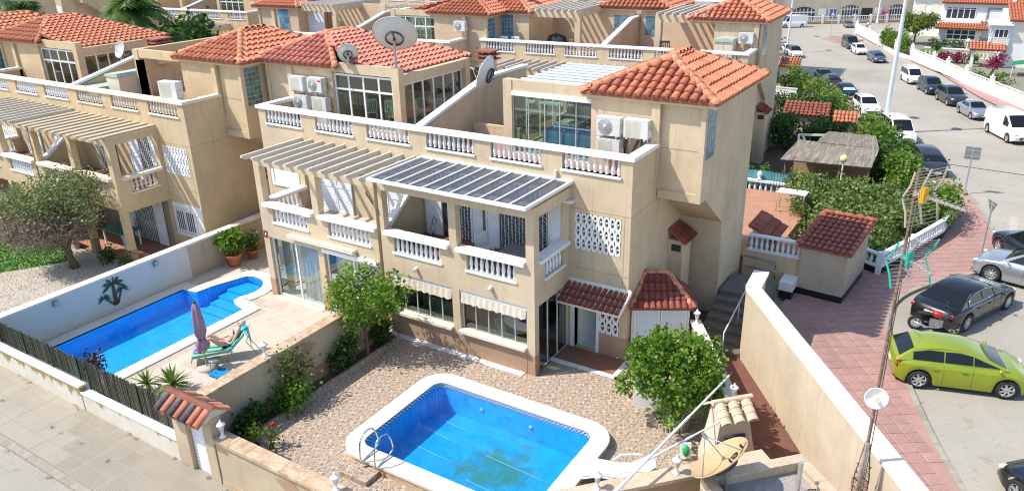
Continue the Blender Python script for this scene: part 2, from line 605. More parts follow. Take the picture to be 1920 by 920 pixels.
# ---------------------------------------------------------------- fittings
def latticeblock(w, h, dep=.09):
    """pierced concrete block: a lens-shaped opening round a solid boss"""
    b = MB()
    n = 14
    ring = []; sq = []
    for i in range(n):
        t = 2 * pi * i / n
        ring.append((w * .29 * math.cos(t), h * .37 * math.sin(t)))
        k = max(abs(math.cos(t)), abs(math.sin(t)))
        sq.append((w / 2 * math.cos(t) / k, h / 2 * math.sin(t) / k))
    vs = [(x, 0, z) for x, z in sq] + [(x, 0, z) for x, z in ring] + [(x, dep, z) for x, z in ring]
    fs = []
    for i in range(n):
        j = (i + 1) % n
        fs.append((i, j, n + j, n + i))
        fs.append((n + i, n + j, 2 * n + j, 2 * n + i))
    b.add(vs, fs)
    b.smooth = True
    b.lathe([(.001, .012), (w * .155, .012), (w * .155, dep)], 10, (0, 0, 0), Matrix.Rotation(R(-90), 4, 'X'), cap=False)
    b.smooth = False
    b.box(-w * .30, -w * .12, .05, dep, -h * .05, h * .05)
    b.box(w * .12, w * .30, .05, dep, -h * .05, h * .05)
    return b
LB = {}
def lattice(parent, x0, x1, z0, z1, y, nx, nz, m=None):
    b = MB()
    b.cur = 0
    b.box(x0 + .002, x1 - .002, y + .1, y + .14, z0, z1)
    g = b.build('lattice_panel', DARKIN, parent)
    w = (x1 - x0) / nx; h = (z1 - z0) / nz
    key = (round(w, 2), round(h, 2))
    if key not in LB: LB[key] = latticeblock(w, h).mesh('lattice_block', m or WHITEST)
    for i in range(nx):
        for j in range(nz):
            inst(LB[key], 'lattice_block', g, (x0 + (i + .5) * w, y, z0 + (j + .5) * h))
    return g

def shutter(parent, x0, x1, z0, z1, y, name='louvred_shutter', dep=.05):
    b = MB()
    f = .07
    b.box(x0, x0 + f, y - dep, y, z0, z1); b.box(x1 - f, x1, y - dep, y, z0, z1)
    zz = [z0, (z0 + z1) / 2 - f / 2, z1 - f]
    for z in zz: b.box(x0 + f, x1 - f, y - dep, y - .002, z, z + f)
    z = z0 + f
    while z < z1 - f:
        b.add([(x0 + f, y - dep * .75, z), (x1 - f, y - dep * .75, z), (x1 - f, y - dep * .2, z + .06), (x0 + f, y - dep * .2, z + .06)], [(0, 1, 2, 3)])
        z += .055
    b.box(x0 + f, x1 - f, y - .006, y - .003, z0, z1)
    return b.build(name, WMETAL, parent)

def grille(parent, x0, x1, z0, z1, y):
    b = MB()
    k = max(2, round((x1 - x0) / .13))
    w = (x1 - x0) / k
    for i in range(k + 1):
        b.box(x0 + i * w - .008, x0 + i * w + .008, y - .02, y, z0, z1)
    nz = round((z1 - z0) / .26)
    h = (z1 - z0) / nz
    for i in range(k):
        for j in range(nz):
            a = (x0 + i * w, y - .01, z0 + j * h); c = (x0 + (i + 1) * w, y - .01, z0 + (j + .5) * h)
            e = (x0 + i * w, y - .01, z0 + (j + 1) * h)
            if (i + j) % 2: a, c, e = (c[0], a[1], a[2]), (a[0], a[1], c[2]), (c[0], a[1], e[2])
            b.bar(a, c, .012, .012); b.bar(c, e, .012, .012)
    return b.build('security_grille', WMETAL, parent)

def framed(parent, x0, x1, z0, z1, y, cols, rows, name='window', fm=None, gm=None, f=.06, plane='y', pane='pane'):
    """window frame with cols x rows panes; rows = fractions of the height where transoms sit"""
    b = MB()
    g = MB()
    cs = [x0 + (x1 - x0) * c for c in cols]
    rs = [z0 + (z1 - z0) * c for c in rows]
    def bx(m, a0, a1, d0, d1, c0, c1):
        if plane == 'y': m.box(a0, a1, d0, d1, c0, c1)
        else: m.box(d0, d1, a0, a1, c0, c1)
    X = [x0] + cs + [x1]; Z = [z0] + rs + [z1]
    for i, x in enumerate(X):
        o = 0 if i == 0 else -f if i == len(X) - 1 else -f / 2
        bx(b, x + o, x + o + f, y - .05, y, z0, z1)
    for i, z in enumerate(Z):
        o = 0 if i == 0 else -f if i == len(Z) - 1 else -f / 2
        for k in range(len(X) - 1):
            l = X[k] + (f if k == 0 else f / 2); r = X[k + 1] - (f if k == len(X) - 2 else f / 2)
            bx(b, l, r, y - .047, y - .003, z + o, z + o + f)
    fr = b.build(name, fm or WMETAL, parent)
    for i in range(len(X) - 1):
        for k in range(len(Z) - 1):
            g = MB()
            bx(g, X[i] + .02, X[i + 1] - .02, y - .028, y - .022, Z[k] + .02, Z[k + 1] - .02)
            g.build(pane, gm or GLASS, fr)
    return fr

def glassblocks(parent, y0, y1, z0, z1, x, ny, nz, m, plane='x', out=1):
    b = MB()
    if plane == 'x': b.box(x - .02, x + .012 * out, y0 - .03, y1 + .03, z0 - .03, z1 + .03)
    else: b.box(y0 - .03, y1 + .03, x - .012, x + .02, z0 - .03, z1 + .03)
    g = b.build('glass_block_window', MORT, parent)
    w = (y1 - y0) / ny; h = (z1 - z0) / nz
    for i in range(ny):
        for k in range(nz):
            t = MB()
            a, c = y0 + i * w + .014, y0 + (i + 1) * w - .014
            d, e = z0 + k * h + .014, z0 + (k + 1) * h - .014
            if plane == 'x': t.box(x, x + .03 * out, a, c, d, e)
            else: t.box(a, c, x - .03, x, d, e)
            t.build('glass_block', m, g)
    return g

ACM = {}
def ac_unit(loc, label, rz=0, group='air conditioner units on the walls', badge=None, fan=True, sc=1):
    t = thing('air_conditioner_unit', label, 'air conditioner', loc, rz, group, sc)
    if not ACM:
        b = MB()
        b.box(0, .85, -.32, 0, 0, .6)
        b.box(-.008, .858, -.328, .004, .57, .612)
        b.box(.60, .845, -.328, -.318, .02, .565)
        ACM['case'] = b.mesh('case', PLASTIC)
        b = MB()
        Mx = Matrix.Rotation(R(90), 4, 'X')
        for r in (.06, .1, .14, .18, .22, .255):
            b.lathe([(r - .006, 0), (r + .006, 0), (r + .006, .012), (r - .006, .012)], 20, (.31, -.325, .30), Mx, cap=False)
        for i in range(12):
            a = 2 * pi * i / 12
            b.bar((.31 + .05 * math.cos(a), -.33, .30 + .05 * math.sin(a)), (.31 + .26 * math.cos(a), -.33, .30 + .26 * math.sin(a)), .008, .008)
        b.lathe([(.001, 0), (.05, 0), (.05, .02), (.001, .02)], 12, (.31, -.322, .30), Mx, cap=False)
        ACM['fan'] = b.mesh('fan_grille', PLASTIC)
        b = MB()
        b.lathe([(.001, .003), (.265, .003)], 24, (.31, -.32, .30), Mx, cap=False)
        ACM['hole'] = b.mesh('fan_opening', GREYM)
        b = MB()
        for i in range(16): b.box(.05, .58, -.332, -.32, .04 + i * .033, .052 + i * .033)
        ACM['slats'] = b.mesh('louvre_grille', CREAMPL)
        b = MB()
        b.box(.0, .03, -.36, .02, -.05, -.004); b.box(.0, .03, -.02, .02, -.3, -.05)
        ACM['bracket'] = b.mesh('bracket', WMETAL)
        b = MB()
        b.box(.855, .90, -.22, -.06, .08, .3)
        ACM['valve'] = b.mesh('valve_cover', PLASTIC)
    inst(ACM['case'], 'case', t)
    if fan:
        inst(ACM['hole'], 'fan_opening', t)
        inst(ACM['fan'], 'fan_grille', t)
    else:
        inst(ACM['slats'], 'louvre_grille', t)
    inst(ACM['bracket'], 'bracket', t, (.1, 0, 0)); inst(ACM['bracket'], 'bracket', t, (.72, 0, 0))
    inst(ACM['valve'], 'valve_cover', t)
    if badge:
        MB().box(.64, .82, -.335, -.329, .46, .53).build('badge', badge, t)
    return t

def plainchair(loc, rz, m, label, name='garden_chair', group=None, sc=1, arms=False):
    t = thing(name, label, 'chair', loc, rz, group, sc)
    MB().box(-.22, .22, -.22, .22, .42, .46).build('seat', m, t)
    b = MB()
    b.box(-.22, -.17, .18, .23, .46, .9); b.box(.17, .22, .18, .23, .46, .9); b.box(-.17, .17, .185, .225, .82, .9)
    for i in range(4): b.box(-.13 + i * .075, -.09 + i * .075, .19, .22, .46, .82)
    b.build('backrest', m, t)
    for x in (-.2, .17):
        for y in (-.21, .18): MB().box(x, x + .04, y, y + .04, 0, .42).build('leg', m, t)
    if arms:
        for x in (-.24, .2):
            b = MB(); b.box(x, x + .05, -.2, .2, .64, .67); b.box(x, x + .04, -.2, -.16, .46, .64); b.build('armrest', m, t)
    return t
RNG = random.Random(3)
# ---------------------------------------------------------------- ground, roads, pavements
def sheet(name, pts, z, m, thick=0, kind='structure', label=None):
    b = MB()
    if thick: b.prism(pts, 'z', z - thick, z)
    else:
        ar = sum(pts[i][0] * pts[(i + 1) % len(pts)][1] - pts[(i + 1) % len(pts)][0] * pts[i][1] for i in range(len(pts)))
        b.add([(x, y, z) for x, y in (pts if ar > 0 else pts[::-1])], [tuple(range(len(pts)))])
    return b.build(name, m, kind=kind, label=label)

EARTH = mat('dry_earth', (.36, .30, .22), 1, .15, .6, .3, 20)
def holedsheet(name, x0, x1, y0, y1, z, m, hole):
    a, b_, c, d = hole
    b = MB()
    for q in ((x0, a, y0, y1), (b_, x1, y0, y1), (a, b_, y0, c), (a, b_, d, y1)):
        b.add([(q[0], q[2], z), (q[1], q[2], z), (q[1], q[3], z), (q[0], q[3], z)], [(0, 1, 2, 3)])
    return b.build(name, m, kind='structure')

def roadmat():
    m, t, p, N, L = nodes('worn_asphalt')
    p.inputs['Roughness'].default_value = .92
    p.inputs['Specular IOR Level'].default_value = .2
    c = ramp(t, noise(t, .16, 8, .65), (.3, (.335, .305, .25)), (.7, (.445, .41, .34)))
    c = mixc(t, 1, c, ramp(t, noise(t, 38, 4, .8), (.3, .8), (.7, 1.12)), 'MULTIPLY')
    c = mixc(t, ramp(t, noise(t, 1.1, 7, .75), (.60, 0), (.74, .55)), c, (.21, .18, .14))
    c = mixc(t, ramp(t, noise(t, .5, 6, .7, dist=1.5), (.62, 0), (.7, .5)), c, (.50, .46, .38))
    c = mixc(t, ramp(t, noise(t, 1.9, 8, .8, dist=.5), (.565, 0), (.66, .62)), c, (.20, .165, .12))
    L(c, p.inputs['Base Color'])
    bumpn(t, p, noise(t, 90, 3, .8), .4, .01)
    return m
ROAD = roadmat()

from mathutils.geometry import tessellate_polygon
def holed(name, outer, holes, z, m, kind='structure', parent=None):
    loops = [[Vector((x, y, z)) for x, y in l] for l in [outer] + list(holes)]
    flat = [p for l in loops for p in l]
    b = MB()
    fs = []
    for t in tessellate_polygon(loops):
        a, c, d = (flat[i] for i in t)
        fs.append(tuple(t) if (c - a).cross(d - a).z > 0 else tuple(reversed(t)))
    b.add(flat, fs)
    return b.build(name, m, parent, kind=kind)
# the pools are sunk below ground level and the street below the garden walls falls away, so the earth sheet is open there
HO = [(-17.3, -12.95, -12.0, -.95), (-4.25, 1.1, -7.75, -4.1)]
def rct(a, c, d, e): return [(a, d), (c, d), (c, e), (a, e)]
holed('ground', rct(-900, 900, -900, 900), [rct(-17.3, -12.95, -10.02, -.95), rct(*HO[1]), rct(-60, 7.4, -40, -10.03)], -.012, EARTH)

# street on the right, with its bulge at the parking bay
KERB0 = [(-34, 108), (-18, 77), (-7.2, 54.3), (1.58, 37.7), (4.3, 31.5), (6.3, 26.2), (7.9, 22.9), (8.75, 20.2), (9.3, 17.6), (9.62, 15.2), (9.5, 13.6), (8.85, 12.35), (7.6, 10.6), (6.75, 8.8), (6.6, 7), (6.95, 5), (7.65, 2.95), (8.3, 1.1), (8.95, -.55), (10.2, -3.2), (12.5, -8)]
def catmull(P, n=3):
    O = []
    for i in range(len(P) - 1):
        p0, p1, p2, p3 = (Vector(P[max(0, min(len(P) - 1, k))]) for k in (i - 1, i, i + 1, i + 2))
        for j in range(n):
            t = j / n
            O.append(tuple(.5 * ((2 * p1) + (p2 - p0) * t + (2 * p0 - 5 * p1 + 4 * p2 - p3) * t * t + (3 * p1 - p0 - 3 * p2 + p3) * t ** 3)))
    return O + [P[-1]]
KERB = KERB0[:4] + catmull(KERB0[4:], 3)
RIGHT = [(60, -8), (60, 20), (11.7, 35.7), (7.3, 47.4), (2.1, 61.4), (-5.9, 80), (-9, 88.0), (30, 98), (60, 110)]
road_pts = KERB[::-1] + []
sheet('road', [(k[0] - .1, k[1]) for k in KERB] + [(60, -8), (60, 40), (40, 120), (-40, 120)], .012, ROAD)
sheet('pavement', KERB + [(7.9, -8.5), (7.25, -4.1), (3.9, 1.0), (3.1, 2.6), (3.1, 3.3), (3.3, 7.2), (1.5, 9), (1.5, 16.5), (4.2, 24), (.2, 33), (-4, 43), (-12, 58), (-24, 84), (-38, 108)], .12, mat('pavement_base', (.42, .25, .205), .9, .12, 2, .3, 40, alt=(.36, .22, .19), altp=(.5, .7)))
def kerbrun(pts, z1=.125, w=.16, step=1.0, name='kerb_stone', parent=None):
    for i in range(len(pts) - 1):
        a = Vector(pts[i]); c = Vector(pts[i + 1])
        n = max(1, round((c - a).length / step))
        n = min(n, 14)
        for k in range(n):
            p = a + (c - a) * (k / n); q = a + (c - a) * ((k + 1) / n)
            e = (q - p).normalized() * .006
            bb = MB()
            bb.bar((p.x + e.x, p.y + e.y, z1 / 2), (q.x - e.x, q.y - e.y, z1 / 2), w, z1 + RNG.uniform(0, .008))
            bb.build(name, CURB, parent)
KS = thing('kerb', None, None); KS['kind'] = 'structure'
kerbrun(KERB[2:], parent=KS, step=1.2)

# stamped pink pavement slabs near the camera: each a piece of the pavement, joints left open
def pavemat():
    m, t, p, N, L = nodes('pink_paving')
    p.inputs['Roughness'].default_value = .88
    tc = N('ShaderNodeTexCoord')
    br = N('ShaderNodeTexBrick')
    br.offset = .5
    br.inputs['Scale'].default_value = 1
    br.inputs['Brick Width'].default_value = .2
    br.inputs['Row Height'].default_value = .1
    br.inputs['Mortar Size'].default_value = .006
    br.inputs['Color1'].default_value = (.40, .235, .20, 1)
    br.inputs['Color2'].default_value = (.45, .27, .23, 1)
    br.inputs['Mortar'].default_value = (.30, .155, .13, 1)
    L(tc.outputs['Object'], br.inputs['Vector'])
    c = mixc(t, 1, br.outputs[0], ramp(t, noise(t, .5, 7, .7), (.3, .84), (.7, 1.14)), 'MULTIPLY')
    c = mixc(t, ramp(t, noise(t, 1.7, 6, .75), (.58, 0), (.78, .5)), c, (.33, .22, .185))
    c = mixc(t, 1, c, ramp(t, noise(t, 60, 3, .8), (.3, .88), (.7, 1.1)), 'MULTIPLY')
    oi = N('ShaderNodeObjectInfo')
    v = N('ShaderNodeMapRange'); v.inputs[3].default_value = .92; v.inputs[4].default_value = 1.07
    L(oi.outputs['Random'], v.inputs[0])
    h = N('ShaderNodeHueSaturation'); L(v.outputs[0], h.inputs['Value']); L(c, h.inputs['Color'])
    L(h.outputs[0], p.inputs['Base Color'])
    bumpn(t, p, br.outputs['Fac'], -.3, .006)
    return m
PAVE = pavemat()
PV = bpy.data.objects['pavement']
def inpts(x, y, poly): return inpoly((x, y), poly)
zone = KERB[4:] + [(8.1, -8.5), (7.38, -4.1), (4.05, 1.0), (3.3, 2.6), (3.35, 7.2), (5.3, 6.9), (5.05, 10.9), (5.75, 10.5), (6.5, 12.95), (7.5, 17.7), (6.2, 22.6), (4.3, 29)]
near = []; pst = MB()
ex = Vector((.56, -.83)); ey = Vector((.83, .56))
SL = .405
cells = []
def kd(c):
    m = 9
    for i in range(len(KERB) - 1):
        a = Vector(KERB[i]); d = Vector(KERB[i + 1]) - a
        t = max(0, min(1, (c - a).dot(d) / d.length_squared))
        m = min(m, (c - a - d * t).length)
    return m
for i in range(-60, 110):
    for j in range(-60, 60):
        c = Vector((6, 4)) + ex * (i * SL) + ey * (j * SL)
        if inpts(c.x, c.y, zone) and kd(c) > .30:
            cells.append((c, (c - Vector((8.3, -19.5))).length))
cells.sort(key=lambda t: t[1])
sm = MB().box(-SL / 2 + .005, SL / 2 - .005, -SL / 2 + .005, SL / 2 - .005, -.004, .011).mesh('paving_slab', PAVE)
ang = math.atan2(ex.y, ex.x)
for k, (c, d) in enumerate(cells):
    if k < 300: inst(sm, 'paving_slab', PV, (c.x, c.y, .12 + RNG.uniform(-.002, .003)), ang)
    else:
        a = ex * (SL / 2 - .012); e = ey * (SL / 2 - .012)
        z = .127
        pst.add([(*(c - a - e), z), (*(c - a + e), z), (*(c + a + e), z), (*(c + a - e), z)], [(0, 1, 2, 3)])
pst.build('paving_slab', PAVE, PV, kind='stuff')

# pavement below the garden wall, bottom corner of the photograph
BP = mat('concrete_slab', (.37, .325, .255), .92, .07, 1.2, .3, 60, rnd=.025, alt=(.33, .285, .22), altp=(.48, .72), altscale=.9)
FALL = .02
wk = MB(); wk.add([(-30, -12.12, .03), (25.3, -12.12, .03), (25.3, -10.0, .03), (-30, -10.0, .03)], [(0, 1, 2, 3)])
base = wk.build('walkway', mat('walkway_bed', (.38, .335, .27), 1, .1, 3), None, (-18, 0, 0), kind='structure')
base.rotation_euler = (0, FALL, 0)
sl = MB().box(.002, .598, .002, .503, 0, .032)
for gk in range(8):
    sl.box(.03 + .07 * gk, .062 + .07 * gk, .02, .486, .032, .038)
ribbed = sl.mesh('slab', BP)
plain = MB().box(.002, .598, .002, .503, 0, .034).mesh('slab', BP)
for i in range(28):
    for j in range(4):
        inst(ribbed if i > 12 - j else plain, 'slab', base, (-.6 + i * .6, -12.08 + j * .505, .03 + RNG.uniform(0, .005)))
KW = thing('kerb', None, None, (-18, 0, 0)); KW['kind'] = 'structure'; KW.rotation_euler = (0, FALL, 0)
for i in range(-12, 22):
    MB().box(-.7 + i * 1.0, .29 + i * 1.0, -12.32, -12.13, -.1, .07 + RNG.uniform(0, .008)).build('kerb_stone', CURB, KW)
st_ = MB(); st_.add([(-42, -40, -.004), (25.3, -40, -.004), (25.3, -12.3, -.004), (-42, -12.3, -.004)], [(0, 1, 2, 3)])
st_ = st_.build('street', ROAD, None, (-18, 0, 0), kind='structure')
st_.rotation_euler = (0, FALL, 0)

# ---------------------------------------------------------------- pools
def watermat(name, tint, algae):
    m, t, p, N, L = nodes(name)
    t.nodes.remove(p)
    tr = N('ShaderNodeBsdfTransparent')
    tr.inputs[0].default_value = c4(tint)
    gl = N('ShaderNodeBsdfGlossy')
    gl.inputs['Roughness'].default_value = .02
    fr = N('ShaderNodeFresnel')
    fr.inputs[0].default_value = 1.33
    bp = N('ShaderNodeBump')
    bp.inputs['Strength'].default_value = .12
    bp.inputs['Distance'].default_value = .02
    L(noise(t, 5, 3, .5), bp.inputs['Height'])
    L(bp.outputs[0], fr.inputs['Normal']); L(bp.outputs[0], gl.inputs['Normal'])
    mx = N('ShaderNodeMixShader')
    ge = N('ShaderNodeNewGeometry')
    iv = N('ShaderNodeMath'); iv.operation = 'SUBTRACT'; iv.inputs[0].default_value = 1; L(ge.outputs['Backfacing'], iv.inputs[1])
    ml = N('ShaderNodeMath'); ml.operation = 'MULTIPLY'; L(fr.outputs[0], ml.inputs[0]); L(iv.outputs[0], ml.inputs[1])
    L(ml.outputs[0], mx.inputs[0]); L(tr.outputs[0], mx.inputs[1]); L(gl.outputs[0], mx.inputs[2])
    L(mx.outputs[0], t.nodes['Material Output'].inputs[0])
    return m

def poolmat(name, col, algae=None):
    m, t, p, N, L = nodes(name)
    p.inputs['Roughness'].default_value = .35
    g = N('ShaderNodeNewGeometry')
    br = N('ShaderNodeTexBrick')
    br.offset = 0
    br.inputs['Scale'].default_value = 6
    br.inputs['Mortar Size'].default_value = .02
    br.inputs['Brick Width'].default_value = .3
    br.inputs['Row Height'].default_value = .3
    br.inputs['Color1'].default_value = c4(col)
    br.inputs['Color2'].default_value = c4([min(1, c * 1.3) for c in col])
    br.inputs['Mortar'].default_value = c4([min(1, c * 1.5 + .03) for c in col])
    L(g.outputs['Position'], br.inputs['Vector'])
    c = mixc(t, 1, br.outputs[0], ramp(t, noise(t, 2.6, 7, .75, dist=.8), (.3, .82), (.7, 1.2)), 'MULTIPLY')
    if algae:
        # sediment heaps up towards one end of the floor
        sp = N('ShaderNodeSeparateXYZ')
        L(g.outputs['Position'], sp.inputs[0])
        def dist(cx, cy, r):
            v = N('ShaderNodeVectorMath'); v.operation = 'DISTANCE'
            L(g.outputs['Position'], v.inputs[0]); v.inputs[1].default_value = (cx, cy, -.8)
            q = N('ShaderNodeMapRange'); q.inputs[1].default_value = r; q.inputs[2].default_value = 0; q.inputs[3].default_value = 0; q.inputs[4].default_value = .22
            L(v.outputs['Value'], q.inputs[0])
            return q.outputs[0]
        ad = N('ShaderNodeMath'); ad.operation = 'ADD'
        L(dist(-.95, -5.2, 1.7), ad.inputs[0]); L(dist(-1.2, -6.6, 1.9), ad.inputs[1])
        a2 = N('ShaderNodeMath'); a2.operation = 'ADD'
        L(ad.outputs[0], a2.inputs[0]); L(noise(t, 2.2, 8, .72, dist=.6), a2.inputs[1])
        c = mixc(t, ramp(t, a2.outputs[0], (.57, 0), (.80, .72)), c, algae)
        c = mixc(t, ramp(t, noise(t, 3.1, 6, .8), (.60, 0), (.75, .4)), c, (.01, .16, .22))
    L(c, p.inputs['Base Color'])
    return m
WAT1 = watermat('pool_water', (.62, .87, .95), False)
POOLM = poolmat('pool_mosaic', (.012, .30, .60), (.11, .22, .02))
POOLL = poolmat('pool_mosaic_bright', (.012, .33, .74))

def roundrect(x0, x1, y0, y1, r, n=6):
    P = []
    for cx, cy, a in ((x1 - r, y0 + r, -90), (x1 - r, y1 - r, 0), (x0 + r, y1 - r, 90), (x0 + r, y0 + r, 180)):
        for i in range(n + 1):
            t = R(a + 90 * i / n)
            P.append((cx + r * math.cos(t), cy + r * math.sin(t)))
    return P

def ringmesh(b, inner, outer, z0, z1):
    n = len(inner)
    vs = [(x, y, z1) for x, y in inner] + [(x, y, z1) for x, y in outer] + [(x, y, z0) for x, y in inner] + [(x, y, z0) for x, y in outer]
    fs = []
    for i in range(n):
        j = (i + 1) % n
        fs += [(i, n + i, n + j, j), (n + i, 3 * n + i, 3 * n + j, n + j), (i, j, 2 * n + j, 2 * n + i)]
    b.add(vs, fs)

def pool(name, label, inner, outer, z, depth, m, parts=True, waterz=-.12, stones=18, group=None, water=WAT1, band=False):
    t = thing(name, label, 'swimming pool', (0, 0, 0), 0, group)
    n = len(inner)
    b = MB()
    vs = [(x, y, z - .02) for x, y in inner] + [(x, y, -depth) for x, y in inner]
    b.add(vs, [(i, (i + 1) % n, n + (i + 1) % n, n + i) for i in range(n)] + [tuple(range(n, 2 * n))])
    b.build('basin', m, t)
    # coping laid as separate stones along the ring
    L = 0
    per = n / stones
    for k in range(stones):
        i0 = int(round(k * per)); i1 = int(round((k + 1) * per))
        a = [inner[i % n] for i in range(i0, i1 + 1)]; c = [outer[i % n] for i in range(i0, i1 + 1)]
        if len(a) < 2: continue
        s = MB()
        q = len(a)
        ov = .03
        vs = [(x, y, z) for x, y in a] + [(x, y, z) for x, y in c] + [(x, y, z - .07) for x, y in a] + [(x, y, z - .07) for x, y in c]
        fs = []
        for i in range(q - 1):
            fs += [(i, q + i, q + i + 1, i + 1), (q + i, 3 * q + i, 3 * q + i + 1, q + i + 1), (i, i + 1, 2 * q + i + 1, 2 * q + i)]
        fs += [(0, 2 * q, 3 * q, q), (q - 1, 2 * q - 1, 4 * q - 1, 3 * q - 1)]
        s.add(vs, fs)
        s.build('coping_stone', COPING, t)
    b = MB()
    ringmesh(b, outer, outer, 0, 0) if False else None
    vs = [(x, y, z - .07) for x, y in outer] + [(x, y, -.02) for x, y in outer]
    cx = sum(p[0] for p in outer) / n; cy = sum(p[1] for p in outer) / n
    vs = [(cx + (v[0] - cx) * .985, cy + (v[1] - cy) * .985, v[2]) for v in vs]
    b.add(vs, [(i, n + i, n + (i + 1) % n, (i + 1) % n) for i in range(n)])
    b.build('raised_edge', CAP, t)
    if band:
        b = MB()
        q = [(cx + (x - cx) * .996, cy + (y - cy) * .996) for x, y in inner]
        vs = [(x, y, z - .02) for x, y in q] + [(x, y, z - .16) for x, y in q]
        b.add(vs, [(i, (i + 1) % n, n + (i + 1) % n, n + i) for i in range(n)])
        b.build('patterned_waterline', bandmat(), t)
    bb = MB()
    q = [(cx + (x - cx) * 1.004, cy + (y - cy) * 1.004) for x, y in inner]
    bb.add([(x, y, z + waterz) for x, y in q], [tuple(range(n))])
    bb.build('water', water, t)
    return t

def bandmat():
    m, t, p, N, L = nodes('waterline_tiles')
    g = N('ShaderNodeNewGeometry')
    ck = N('ShaderNodeTexChecker')
    ck.inputs['Scale'].default_value = 16
    ck.inputs[1].default_value = (.75, .78, .8, 1)
    ck.inputs[2].default_value = (.02, .06, .2, 1)
    L(g.outputs['Position'], ck.inputs[0])
    L(ck.outputs[0], p.inputs['Base Color'])
    return m

def densify(P, step=.3):
    O = []
    for i in range(len(P)):
        a = Vector(P[i]); c = Vector(P[(i + 1) % len(P)])
        k = max(1, int((c - a).length / step))
        for j in range(k): O.append(tuple(a + (c - a) * (j / k)))
    return O
def offset(P, d):
    n = len(P); O = []
    for i in range(n):
        a = Vector(P[i - 1]); p = Vector(P[i]); c = Vector(P[(i + 1) % n])
        e1 = (p - a).normalized(); e2 = (c - p).normalized()
        n1 = Vector((e1.y, -e1.x)); n2 = Vector((e2.y, -e2.x))
        m = (n1 + n2)
        m = m / max(.35, m.length_squared / 2)
        O.append(tuple(p + m * d))
    return O
inn = densify(roundrect(-4.13, 1.0, -7.62, -4.2, .32), .35)
inn2 = []
outr = densify(roundrect(-4.13, 1.0, -7.62, -4.2, .32), .35)
outr = offset(outr, .5)
gp = pool('swimming_pool', 'rectangular pool with rounded white rim and green algae on its blue floor', inn, outr, .3, .68, POOLM, stones=24, band=True)
# steps and lane lines on the floor of the pool
for k in range(3):
    MB().box(-4.1, -3.3 + .0, -7.5 + k * .4, -7.2 + k * .4, -1.2, -.25 - .3 * k).build('pool_step', POOLM, gp) if k == 9 else None
for k, (xa, xb, yy_) in enumerate(((-3.85, -2.7, -4.75), (-3.9, -2.6, -5.35), (-3.95, -1.9, -6.1), (-1.7, .6, -5.5), (-1.6, .4, -6.6))):
    b = MB(); b.tube([(xa, yy_ + .12, -.655), ((xa + xb) / 2, yy_ + .05, -.655), (xb, yy_, -.655)], .0055, 5)
    b.build('hose', WHITE, gp)
for x, y in ((-2.6, -4.215), (-.95, -4.215)):
    b = MB(); b.lathe([(.001, .012), (.06, .012), (.065, 0)], 14, (x, y, -.2), Matrix.Rotation(R(90), 4, 'X')); b.build('pool_light', PLASTIC, gp)
# handrails
lad = thing('pool_ladder', 'chrome handrails bent over the white rim of the algae pool', 'pool ladder', (-3.3, -8.0, .3))
for dx in (-.24, .24):
    b = MB()
    b.tube([(dx, -.22, 0), (dx, -.22, .25), (dx, -.19, .55), (dx, -.08, .72), (dx, .1, .78), (dx, .3, .72), (dx, .42, .5), (dx, .48, .25), (dx, .44, .12), (dx, .25, .06), (dx, 0, .03), (dx, -.18, .02)], .022, 8)
    b.build('handrail', CHROME, lad)
    b = MB(); b.cyl((dx, -.22, 0), (dx, -.22, .03), .05, .045, 10); b.build('foot', CHROME, lad)

LP = [(-16.85, -9.35), (-13.42, -9.35), (-13.42, -3.68)]
LP += [(-13.95, -3.55), (-14.32, -3.35)]
for i in range(9):
    t = R(-35 + i * 155 / 8)
    LP.append((-15.15 + .95 * math.cos(t), -2.45 + .95 * math.sin(t)))
LP += [(-16.05, -2.9), (-16.15, -3.6), (-16.85, -3.69)]
inl = densify(LP, .45)
lp = pool('swimming_pool', 'long bright blue pool with a rounded stepped end beside the palm mural wall', inl, offset(inl, .5), .05, .62, POOLL, stones=34, waterz=-.14, water=watermat('clear_pool_water', (.72, .9, .99), False))
for k in range(4):
    b = MB()
    xc, yc = -14.95 + 0, -2.25
    w_ = (.62, .88, 1.0, 1.15)[k]
    y0 = -2.1 - .42 * k
    b.box(-15.05 - .72, -15.05 + .66 + .1 * k, y0 - .42, y0 + (.42 if k == 0 else 0), -.60, -.2 - .11 * k)
    b.build('pool_step', POOLL, lp)
